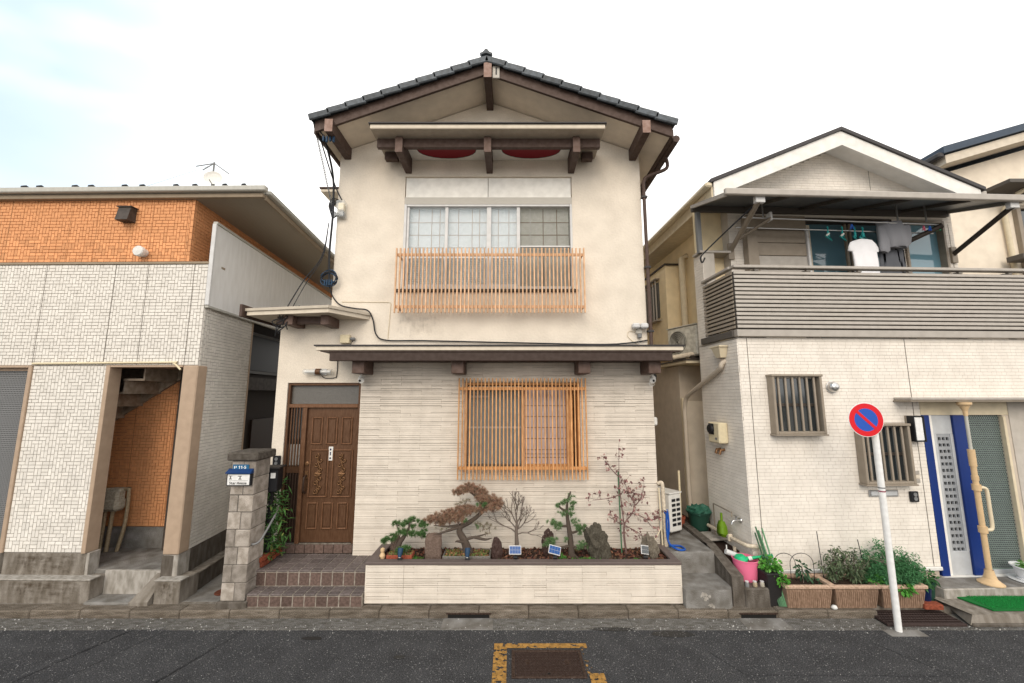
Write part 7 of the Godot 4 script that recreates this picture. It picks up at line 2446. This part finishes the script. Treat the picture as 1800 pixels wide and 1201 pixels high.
	var wb := thing("white_bottle", "white squeeze bottle lying between bucket and pipe", "bottle", Vector3(2.84, 0.60, -5.62), 20)
	tb(wb, "body", M.aluminium, [Vector3(0, 0, 0), Vector3(0.10, -0.04, 0.05), Vector3(0.16, -0.06, 0.08)], [0.034, 0.034, 0.022], 10)
	tb(wb, "nozzle", M.white_plastic, [Vector3(0.02, 0.03, 0), Vector3(0.02, 0.075, 0)], 0.008, 6)
	# things deeper in the passage
	var g := thing("green_tub", "dark green tub covered with netting deep in the passage", "tub", Vector3(2.96, 0.56, -6.62))
	s = S.new()
	s.lathe([Vector2(0, 0), Vector2(0.12, 0), Vector2(0.13, 0.01), Vector2(0.165, 0.25), Vector2(0.185, 0.255), Vector2(0.185, 0.28), Vector2(0.16, 0.275), Vector2(0.12, 0.02), Vector2(0, 0.02)], 20)
	put(g, "shell", s, M.dark_green)
	s = S.new()
	s.blob(Vector3(0, 0.28, 0), Vector3(0.17, 0.09, 0.16), noise(0.03, 4), 0.6, 10)
	put(g, "netting", s, tinted("net", "dark_green", 2.4))
	var rp := thing("red_pot", "small red clay pot with a bamboo pole in the passage", "plant pot", Vector3(2.72, 0.57, -6.75))
	s = S.new()
	s.lathe([Vector2(0, 0), Vector2(0.05, 0), Vector2(0.07, 0.12), Vector2(0.078, 0.125), Vector2(0.078, 0.15), Vector2(0.06, 0.15), Vector2(0.055, 0.10), Vector2(0, 0.1)], 16)
	put(rp, "pot", s, M.clay_red)
	var bp := tb(self, "bamboo_pole", M.ivory, [Vector3(2.73, 0.66, -6.76), Vector3(2.76, 1.42, -6.82)], 0.018, 8)
	tag(bp, "tan bamboo pole standing in the small red pot", "pole")
	var sl := thing("stone_slab", "thin pale stone slab on the bed before the dark green tub", "slab", Vector3(2.86, 0.50, -6.30), 8)
	bx(sl, "slab", M.concrete_pale, -0.12, 0.30, 0.04, 0.075, -0.16, 0.16, 0.008)
	# hose and pipe at the corner of the gable house
	tag(tb(self, "blue_hose", M.hose_blue, smooth([Vector3(2.16, 1.02, -5.84), Vector3(2.15, 0.8, -5.83), Vector3(2.16, 0.64, -5.80), Vector3(2.24, 0.59, -5.70), Vector3(2.34, 0.585, -5.72), Vector3(2.33, 0.585, -5.84), Vector3(2.22, 0.585, -5.86), Vector3(2.17, 0.6, -5.80)], 6), 0.014, 8), "blue garden hose looping on the passage step beside the planter", "hose")
	tag(tb(self, "blue_hose_strand", M.hose_blue, smooth([Vector3(2.18, 1.06, -5.86), Vector3(2.19, 0.85, -5.85), Vector3(2.17, 0.68, -5.86), Vector3(2.20, 0.585, -5.95)], 6), 0.014, 8), "straight blue hose strand behind the looping one", "hose")
	var wp := thing("water_pipe", "cream lagged water pipe with tap at the gable house's right corner", "pipe", Vector3(2.12, 0.55, -5.90))
	tb(wp, "lagging", M.pvc, smooth([Vector3(-0.03, 0.85, -0.02), Vector3(0.0, 0.87, 0.0), Vector3(0.02, 0.84, 0.01), Vector3(0.025, 0.6, 0.01), Vector3(0.03, 0.0, 0.02)], 5), 0.026, 10)
	tb(wp, "thin_pipe", M.cream_trim, [Vector3(-0.03, 0.8, 0.0), Vector3(-0.02, 0.0, 0.02)], 0.012, 8)
	tb(wp, "tap", M.hose_blue, [Vector3(0.03, 0.47, 0.02), Vector3(0.05, 0.47, 0.07)], 0.022, 8)
	bx(wp, "tap_handle", M.steel, 0.0, 0.07, 0.495, 0.505, 0.04, 0.055, 0.003)
	bx(wp, "tag", M.white_paint, 0.035, 0.07, 0.34, 0.42, 0.04, 0.05, 0.003)
	tag(tb(self, "trailing_cord", M.cream_trim, smooth([Vector3(2.10, 0.95, -5.90), Vector3(2.07, 0.80, -5.86), Vector3(1.96, 0.68, -5.80), Vector3(1.86, 0.62, -5.72)], 5), 0.008, 6), "pale cord trailing from the water pipe onto the pale pointed stone", "cord")
	var bl := thing("white_fitting", "white lamp fitting on the gable house's right side wall", "wall lamp", Vector3(2.09, 2.33, -6.06))
	bx(bl, "body", M.white_plastic, 0.0, 0.07, -0.12, 0.0, -0.05, 0.05, 0.015)
	bx(bl, "arm", M.charcoal_pot, 0.0, 0.03, -0.32, -0.121, -0.02, 0.02, 0.005)
	for k in 2:
		var v := thing("black_pipe_vent", "%s of two round dark vent pipes under the canopy's right end" % ["nearer", "farther"][k], "vent", Vector3(2.09, 2.93, -6.30 - 0.45 * k), 0, "dark vent pipes")
		tb(v, "pipe", M.stair_steel, [Vector3(0, 0, 0), Vector3(0.12, 0, 0)], 0.045, 12)
		tb(v, "cowl", M.black, [Vector3(0.121, 0, 0), Vector3(0.17, -0.01, 0)], [0.075, 0.06], 12)


func plant_pot(called: String, label: String, x: float, w: float) -> Node3D:
	var o := thing(called, label, "planter box", Vector3(x, 0.085, -5.36), 0, "terracotta boxes before the white house")
	var s := S.new()
	var b := w - 0.05
	for q: Array in [[1.0, 0.0], [-1.0, 0.0]]:
		var z: float = q[0]
		s.hexa([Vector3(-b / 2, 0, 0.12 * z), Vector3(b / 2, 0, 0.12 * z), Vector3(b / 2, 0, 0.10 * z), Vector3(-b / 2, 0, 0.10 * z), Vector3(-w / 2, 0.235, 0.15 * z), Vector3(w / 2, 0.235, 0.15 * z), Vector3(w / 2, 0.235, 0.13 * z), Vector3(-w / 2, 0.235, 0.13 * z)])
		s.hexa([Vector3(b / 2 * z, 0, -0.1), Vector3(b / 2 * z, 0, 0.1), Vector3((b / 2 - 0.02) * z, 0, 0.1), Vector3((b / 2 - 0.02) * z, 0, -0.1), Vector3(w / 2 * z, 0.235, -0.13), Vector3(w / 2 * z, 0.235, 0.13), Vector3((w / 2 - 0.02) * z, 0.235, 0.13), Vector3((w / 2 - 0.02) * z, 0.235, -0.13)])
	s.box(-b / 2, b / 2, 0.0, 0.01, -0.1, 0.1)
	put(o, "body", s, M.terracotta)
	s = S.new()
	var n := 22
	for i in n:
		var t := (i + 0.5) / n - 0.5
		s.hexa([Vector3(t * b - 0.006, 0.012, 0.118), Vector3(t * b + 0.006, 0.012, 0.118), Vector3(t * b + 0.006, 0.012, 0.128), Vector3(t * b - 0.006, 0.012, 0.128), Vector3(t * w - 0.006, 0.20, 0.142), Vector3(t * w + 0.006, 0.20, 0.142), Vector3(t * w + 0.006, 0.20, 0.152), Vector3(t * w - 0.006, 0.20, 0.152)])
	put(o, "ribs", s, M.terracotta)
	s = S.new()
	s.box(-w / 2 - 0.02, w / 2 + 0.02, 0.236, 0.275, 0.13, 0.175, 0.008)
	s.box(-w / 2 - 0.02, w / 2 + 0.02, 0.236, 0.275, -0.175, -0.13, 0.008)
	s.box(-w / 2 - 0.02, -w / 2 + 0.018, 0.236, 0.274, -0.13, 0.13, 0.006)
	s.box(w / 2 - 0.018, w / 2 + 0.02, 0.236, 0.274, -0.13, 0.13, 0.006)
	put(o, "rim", s, M.terracotta_rim)
	bx(o, "earth", M.soil, -w / 2 + 0.022, w / 2 - 0.022, 0.1, 0.235, -0.125, 0.125)
	return o


func foliage(s: S, c: Vector3, r: Vector3, n: int, len_: float, w: float, cols: Array, droop := 0.6, shell := 0.5) -> void:
	for k in n:
		var d := rand_dir()
		var p := c + d * r * pow(rng.randf(), shell)
		var e := (d + rand_dir() * 0.7 + Vector3(0, 0.15, 0)).normalized()
		var g := rng.randf_range(0.65, 1.3)
		var q: Color = cols[rng.randi() % cols.size()]
		s.col = Color(q.r * g, q.g * g, q.b * g)
		s.leaf(p, e, e.cross(rand_dir()).normalized(), len_ * rng.randf_range(0.7, 1.25), w, droop)


func street_things() -> void:
	var s := S.new()
	# manhole
	var m := thing("manhole_cover", "rusty rectangular manhole cover framed by worn yellow lines in the road", "manhole cover", Vector3(0.355, 0.0, -4.36))
	bx(m, "frame", M.iron, -0.36, -0.325, 0.0, 0.012, -0.21, 0.21, 0.003)
	bx(m, "frame", M.iron, 0.325, 0.36, 0.0, 0.012, -0.21, 0.21, 0.003)
	bx(m, "frame", M.iron, -0.3245, 0.3245, 0.0, 0.012, -0.21, -0.18, 0.003)
	bx(m, "frame", M.iron, -0.3245, 0.3245, 0.0, 0.012, 0.18, 0.21, 0.003)
	bx(m, "lid", M.grate, -0.322, 0.322, 0.0, 0.006, -0.178, 0.178)
	s = S.new()
	for i in 26:
		for j in 15:
			var c := Vector3(-0.31 + 0.0245 * i + (0.012 if j % 2 else 0.0), 0.008, -0.165 + 0.0235 * j)
			if absf(absf(c.x) - 0.20) < 0.035 and absf(c.z + 0.02) < 0.03:
				continue
			s.obox(c, Vector3(0.0135, 0.006, 0.0135), ry(45))
	put(m, "tread_studs", s, M.iron).set_meta("kind", "stuff")
	for x: float in [-0.20, 0.20]:
		s = S.new()
		s.lathe([Vector2(0.034, 0.006), Vector2(0.034, 0.012), Vector2(0.026, 0.012), Vector2(0.024, 0.008), Vector2(0, 0.010)], 18, Vector3(x, 0, -0.02))
		put(m, "boss", s, M.iron)
	bx(m, "keyhole", M.void, -0.012, 0.012, 0.011, 0.0125, 0.145, 0.165)
	# no parking sign
	var p := thing("no_parking_sign", "round blue sign with red ring and slash on a white pole", "road sign", Vector3(4.385, 0.0, -4.915))
	tb(p, "pole", M.white_paint, [Vector3(0, 0, 0), Vector3(0, 2.46, 0)], 0.034, 20)
	tb(p, "pole_cap", M.mesh_grey, [Vector3(0, 2.4605, 0), Vector3(0, 2.475, 0)], 0.036, 16)
	bx(p, "footing", M.concrete_grey, -0.17, 0.24, 0.0, 0.006, -0.02, 0.10)
	var o := Vector3(-0.15, 2.362, 0.068)
	var bs := ry(-3)
	s = S.new()
	s.lathe([Vector2(0.0, -0.004), Vector2(0.200, -0.004), Vector2(0.203, 0.0), Vector2(0.200, 0.004), Vector2(0.0, 0.004)], 48, o, bs * rx(90))
	put(p, "plate", s, M.white_paint)
	s = S.new()
	s.lathe([Vector2(0.135, 0.0052), Vector2(0.195, 0.0052), Vector2(0.195, 0.0045), Vector2(0.135, 0.0045)], 48, o, bs * rx(90))
	put(p, "red_ring", s, M.sign_red)
	s = S.new()
	s.lathe([Vector2(0.0, 0.0052), Vector2(0.1345, 0.0052), Vector2(0.1345, 0.0045)], 48, o, bs * rx(90))
	put(p, "blue_field", s, M.sign_blue)
	s = S.new()
	s.obox(o + bs * Vector3(0, 0, 0.0065), Vector3(0.285, 0.034, 0.002), bs * rz(-45))
	put(p, "red_slash", s, M.sign_red)
	bx(p, "bracket", M.aluminium, -0.16, 0.04, 2.33, 2.37, 0.034, 0.055, 0.004)
	tb(p, "sticker", M.mesh_grey, [Vector3(0, 1.56, 0), Vector3(0, 1.575, 0)], 0.0350, 20)
	tb(p, "sticker", tinted("stk_purple", "peg_pink", 0.4), [Vector3(0, 1.52, 0), Vector3(0, 1.535, 0)], 0.0350, 20)
	# planter boxes and their plants
	plant_pot("planter_box", "left terracotta box with a few dark leaves and wire hoops", 3.62, 0.56)
	plant_pot("planter_box", "middle terracotta box with two grey-green bushes", 4.20, 0.53)
	plant_pot("planter_box", "right terracotta box under the big feathery bush", 4.77, 0.53)
	var lf := thing("seedling", "small dark-leaved seedling in the left terracotta box", "plant", Vector3(3.66, 0.32, -5.36))
	s = S.new()
	foliage(s, Vector3(0.0, 0.16, 0), Vector3(0.06, 0.10, 0.05), 60, 0.07, 0.03, [Color(0.03, 0.07, 0.035), Color(0.05, 0.10, 0.05)], 0.8)
	foliage(s, Vector3(0.12, 0.02, 0.04), Vector3(0.07, 0.03, 0.05), 30, 0.06, 0.03, [Color(0.03, 0.07, 0.035), Color(0.05, 0.10, 0.05)], 0.8)
	put(lf, "foliage", s, M.leaf).set_meta("kind", "stuff")
	tb(lf, "stem", M.twig, [Vector3(0, 0, 0), Vector3(0, 0.2, 0)], 0.005, 5)
	var hp := thing("wire_hoops", "thin wire support hoops over the left terracotta box", "plant support", Vector3(3.60, 0.32, -5.42))
	for q: Array in [[-0.12, 0.14], [0.10, 0.15]]:
		var pts := []
		for i in 13:
			var a := PI * i / 12
			pts.append(Vector3(q[0] + q[1] * cos(a), 0.20 + 0.13 * sin(a), 0))
		tb(hp, "hoop", M.cable, [pts[0] - Vector3(0, 0.2, 0)] + pts + [pts[-1] - Vector3(0, 0.2, 0)], 0.004, 5)
	tb(hp, "rod", M.cable, [Vector3(-0.27, 0, 0), Vector3(-0.27, 0.33, 0)], 0.004, 5)
	var olive := [Color(0.085, 0.115, 0.06), Color(0.13, 0.165, 0.09), Color(0.06, 0.09, 0.045)]
	for q: Array in [[4.05, 0.44, "taller grey-green willow-leaved bush in the middle box"], [4.30, 0.42, "shorter grey-green willow-leaved bush in the middle box"]]:
		var b := thing("grey_bush", q[2], "bush", Vector3(q[0], 0.31, -5.36), 0, "bushes in the middle terracotta box")
		s = S.new()
		var st := S.new()
		for k in 14:
			var e: Vector3 = Vector3(rng.randf_range(-0.17, 0.17), rng.randf_range(0.2, q[1]), rng.randf_range(-0.08, 0.10))
			st.tube([Vector3(0, 0, 0), e * Vector3(0.5, 0.6, 0.5), e], [0.006, 0.004, 0.002], 5)
			for i in 44:
				var t := rng.randf_range(0.25, 1.05)
				var g := rng.randf_range(0.7, 1.4)
				var c: Color = olive[rng.randi() % 3]
				s.col = Color(c.r * g, c.g * g, c.b * g)
				var d := (rand_dir() + Vector3(e.x, 0.2, e.z)).normalized()
				s.leaf(e * t + rand_dir() * 0.012, d, d.cross(rand_dir()).normalized(), rng.randf_range(0.05, 0.085), 0.016, 0.7)
		put(b, "stems", st, M.twig)
		put(b, "foliage", s, M.leaf).set_meta("kind", "stuff")
	tag(tb(self, "support_rod", M.cable, [Vector3(3.98, 0.32, -5.44), Vector3(3.96, 0.90, -5.46)], 0.005, 5), "thin dark rod behind the taller grey-green bush", "rod")
	tag(tb(self, "support_rod", M.cable, [Vector3(4.53, 0.32, -5.44), Vector3(4.48, 0.80, -5.46)], 0.005, 5), "thin dark rod between the middle and right boxes", "rod")
	var fb := thing("feathery_bush", "big dome-shaped feathery green bush filling the right box", "bush", Vector3(4.78, 0.30, -5.37))
	s = S.new()
	for k in 240:
		var a := rng.randf() * TAU
		var e := Vector3(cos(a) * 0.36, rng.randf_range(0.08, 0.46), sin(a) * 0.20) * sqrt(rng.randf_range(0.35, 1.0))
		e.y = rng.randf_range(0.25, 1.0) * 0.46 * sqrt(maxf(0.05, 1.0 - pow(e.x / 0.40, 2.0)))
		for i in 80:
			var t := rng.randf_range(0.45, 1.05)
			var g := rng.randf_range(0.65, 1.35)
			s.col = Color(0.065 * g, 0.19 * g, 0.075 * g)
			var d := (rand_dir() + e.normalized() * 0.6).normalized()
			var c := e * t + Vector3(0, -0.10 * t * t * absf(e.x), 0) + rand_dir() * 0.028
			s.leaf(c, d, d.cross(rand_dir()).normalized(), rng.randf_range(0.022, 0.045), 0.010, 0.4)
	foliage(s, Vector3(0.02, 0.02, 0.17), Vector3(0.09, 0.05, 0.04), 130, 0.05, 0.03, [Color(0.06, 0.22, 0.03), Color(0.08, 0.26, 0.04)])
	foliage(s, Vector3(-0.28, 0.08, 0.10), Vector3(0.08, 0.07, 0.05), 90, 0.05, 0.03, [Color(0.05, 0.18, 0.03), Color(0.07, 0.22, 0.04)])
	put(fb, "foliage", s, M.leaf).set_meta("kind", "stuff")
	var stem := S.new()
	for k in 16:
		stem.tube([Vector3(0, 0, 0), Vector3(rng.randf_range(-0.2, 0.2), 0.2, rng.randf_range(-0.1, 0.1)), Vector3(rng.randf_range(-0.3, 0.3), 0.33, rng.randf_range(-0.15, 0.15))], [0.007, 0.005, 0.003], 5)
	put(fb, "stems", stem, M.twig)
	# black pot and small pots
	var k := thing("black_pot", "tall square black pot at the white house's corner", "plant pot", Vector3(3.235, 0.085, -5.36), 6)
	s = S.new()
	s.hexa([Vector3(-0.075, 0, -0.075), Vector3(0.075, 0, -0.075), Vector3(0.075, 0, 0.075), Vector3(-0.075, 0, 0.075), Vector3(-0.10, 0.36, -0.10), Vector3(0.10, 0.36, -0.10), Vector3(0.10, 0.36, 0.10), Vector3(-0.10, 0.36, 0.10)])
	put(k, "pot", s, M.charcoal_pot)
	bx(k, "rim", M.charcoal_pot, -0.11, 0.11, 0.361, 0.385, -0.11, 0.11, 0.006)
	var kp := thing("parsley_plant", "bright green curly plant spilling from the tall black pot", "plant", Vector3(3.24, 0.46, -5.36))
	s = S.new()
	foliage(s, Vector3(0.02, 0.07, 0.0), Vector3(0.12, 0.10, 0.10), 260, 0.05, 0.035, [Color(0.06, 0.22, 0.025), Color(0.09, 0.28, 0.035), Color(0.12, 0.30, 0.06)])
	foliage(s, Vector3(0.10, -0.06, 0.10), Vector3(0.06, 0.09, 0.04), 90, 0.05, 0.035, [Color(0.06, 0.22, 0.025), Color(0.09, 0.28, 0.035)])
	put(kp, "foliage", s, M.leaf).set_meta("kind", "stuff")
	var dl := thing("blue_dial", "small pale blue round dish behind the black pot", "dish", Vector3(3.40, 0.36, -5.50))
	s = S.new()
	s.lathe([Vector2(0, 0), Vector2(0.06, 0.0), Vector2(0.065, 0.012), Vector2(0.05, 0.014), Vector2(0, 0.010)], 20, Vector3(0, 0.04, 0), rx(80))
	put(dl, "dish", s, M.ceramic)
	bx(dl, "stand", M.mesh_grey, -0.02, 0.02, -0.275, 0.0, -0.02, 0.0)
	for q: Array in [[5.13, -5.34, "navy_pot", 0.075, 0.20, "navy blue glazed pot right of the right terracotta box"], [5.27, -5.42, "dark_green", 0.070, 0.24, "dark green pot beside the entrance step"]]:
		var o2 := thing("glazed_pot", q[5], "plant pot", Vector3(q[0], 0.085, q[1]), 0, "small pots by the entrance step")
		s = S.new()
		s.lathe([Vector2(0, 0), Vector2(q[3] * 0.75, 0), Vector2(q[3], q[4] * 0.8), Vector2(q[3] * 1.08, q[4]), Vector2(q[3] * 0.92, q[4]), Vector2(q[3] * 0.85, q[4] * 0.85), Vector2(0, q[4] * 0.85)], 20)
		put(o2, "pot", s, M[q[2]])
		var pl := thing("pot_plant", ("spreading green plant in the navy blue pot" if q[3] > 0.072 else "upright green sprig in the dark green pot"), "plant", Vector3(q[0], 0.085 + q[4] * 0.85, q[1]), 0, "plants in the small pots")
		s = S.new()
		foliage(s, Vector3(0, 0.08, 0.0), Vector3(0.10, 0.09, 0.08), 150, 0.05, 0.024, [Color(0.04, 0.12, 0.04), Color(0.06, 0.16, 0.05)])
		put(pl, "foliage", s, M.leaf).set_meta("kind", "stuff")
		tb(pl, "stem", M.twig, [Vector3(0, 0, 0), Vector3(0, 0.12, 0)], 0.006, 5)
	var rb := thing("loose_brick", "loose red brick under the small pots", "brick", Vector3(5.10, 0.082, -5.25), -3)
	bx(rb, "brick", M.red_brick, -0.10, 0.12, 0.0, 0.06, -0.05, 0.05, 0.006)
	var pb := thing("white_pebble", "white pebble on the kerb between the left and middle boxes", "pebble", Vector3(3.91, 0.085, -5.22))
	s = S.new()
	s.blob(Vector3(0, 0.02, 0), Vector3(0.035, 0.025, 0.03), noise(0.02, 2), 0.3, 8, false)
	put(pb, "stone", s, M.gravel_white)
	# paved patch under the pots, past the kerb's end
	s = S.new()
	s.box(4.252, 7.2, -0.011, 0.076, -5.9, -5.305)
	struct(put(self, "entrance_apron", s, M.concrete))
	# grate
	var gr := thing("drain_grate", "brown rubber drain grate in the gutter beside the sign pole", "drain grate", Vector3(4.83, 0.0, -5.155))
	bx(gr, "pit", M.void, -0.49, 0.42, 0.0045, 0.010, -0.142, 0.15)
	for i in 30:
		var x := -0.475 + 0.031 * i
		place(gr, "bar", unit_box(Vector3(0.013, 0.024, 0.285), 0.003), M.grate, Transform3D(Basis.IDENTITY, Vector3(x, 0.022, 0.004)))
	for i in 6:
		place(gr, "cross_bar", unit_box(Vector3(0.90, 0.020, 0.012), 0.003), M.grate, Transform3D(Basis.IDENTITY, Vector3(-0.03, 0.026, -0.125 + 0.052 * i)))
	for z: float in [-0.145, 0.152]:
		bx(gr, "edge", M.grate, -0.49, 0.43, 0.005, 0.034, z - 0.008, z + 0.008, 0.003)
	# concrete ramp and green mat, white step
	var rp := thing("kerb_ramp", "thick concrete ramp slab before the blue entrance", "ramp", Vector3.ZERO)
	s = S.new()
	s.hexa([Vector3(5.30, 0.02, -5.0), Vector3(7.2, 0.0, -5.0), Vector3(7.2, 0.0, -5.36), Vector3(5.42, 0.05, -5.36), Vector3(5.37, 0.118, -5.03), Vector3(7.2, 0.128, -5.03), Vector3(7.2, 0.150, -5.40), Vector3(5.26, 0.140, -5.40)])
	put(rp, "slab", s, M.concrete)
	bx(rp, "foot", M.concrete_dark, 5.32, 7.2, 0.0, 0.04, -5.06, -4.985, 0.01)
	var gm := thing("green_mat", "bright green artificial grass mat on the concrete ramp", "mat", Vector3(6.5, 0.1385, -5.21), 0)
	s = S.new()
	s.hexa([Vector3(-0.82, -0.008, 0.13), Vector3(0.7, 0.001, 0.13), Vector3(0.7, 0.014, -0.15), Vector3(-0.95, 0.008, -0.15), Vector3(-0.82, 0.008, 0.13), Vector3(0.7, 0.015, 0.13), Vector3(0.7, 0.028, -0.15), Vector3(-0.95, 0.022, -0.15)])
	put(gm, "backing", s, M.mat_green)
	s = S.new()
	for i in 9000:
		var x := rng.randf_range(-0.86, 0.68)
		var z := rng.randf_range(-0.145, 0.125)
		if x < -0.83 - 0.10 * (0.13 - z) / 0.28 * -1.0 - 0.12 * (0.13 - z) / 0.28 + 0.02:
			continue
		var g := rng.randf_range(0.7, 1.3)
		s.col = Color(0.012 * g, 0.20 * g, 0.04 * g)
		var b := Vector3(x, 0.016 - 0.05 * z + 0.004, z)
		s.leaf(b, Vector3(rng.randf_range(-0.4, 0.4), 1, rng.randf_range(-0.4, 0.4)).normalized(), Vector3(1, 0, 0.3).normalized(), 0.012, 0.005)
	put(gm, "pile", s, M.leaf).set_meta("kind", "stuff")
	var R := Vector3(3.2, 0, -5.6)
	var stp := thing("entrance_step", "pale concrete entrance step under the blue door", "step", R, 2.5)
	bx(stp, "slab", M.concrete_pale, 2.19, 5.2, 0.02, 0.25, 0.055, 0.35, 0.012)
	bx(stp, "tread", M.concrete_grey, 2.20, 5.2, 0.2505, 0.255, 0.056, 0.335, 0.001)
	var bw := thing("ceramic_bowl", "white ceramic bowl planter with blue brushwork at the right edge", "plant bowl", R + ry(2.5) * Vector3(3.56, 0.256, 0.20))
	s = S.new()
	s.lathe([Vector2(0, 0), Vector2(0.12, 0), Vector2(0.13, 0.02), Vector2(0.11, 0.03), Vector2(0.15, 0.15), Vector2(0.175, 0.165), Vector2(0.175, 0.18), Vector2(0.15, 0.175), Vector2(0.12, 0.10), Vector2(0, 0.1)], 28)
	put(bw, "bowl", s, M.ceramic)
	for i in 5:
		var a := PI * 0.5 + 0.5 * (i - 2.2)
		s = S.new()
		s.obox(Vector3(cos(a) * 0.132, 0.09, sin(a) * 0.132), Vector3(0.05, 0.06 - 0.008 * (i % 3), 0.012), ry(90 - rad_to_deg(a)) * rx(-18), 0.003)
		put(bw, "blue_mark", s, M.sign_blue)
	s = S.new()
	s.lathe([Vector2(0.0, 0.0), Vector2(0.19, 0.0), Vector2(0.21, 0.012), Vector2(0.19, 0.012), Vector2(0, 0.004)], 28, Vector3(0, -0.001, 0))
	put(bw, "saucer", s, M.ceramic)
	var bpn := thing("bowl_plant", "low green plant in the white ceramic bowl", "plant", R + ry(2.5) * Vector3(3.56, 0.38, 0.20))
	s = S.new()
	foliage(s, Vector3(0.02, 0.05, 0), Vector3(0.11, 0.05, 0.11), 160, 0.06, 0.02, [Color(0.07, 0.18, 0.03), Color(0.10, 0.22, 0.05)])
	put(bpn, "foliage", s, M.leaf).set_meta("kind", "stuff")
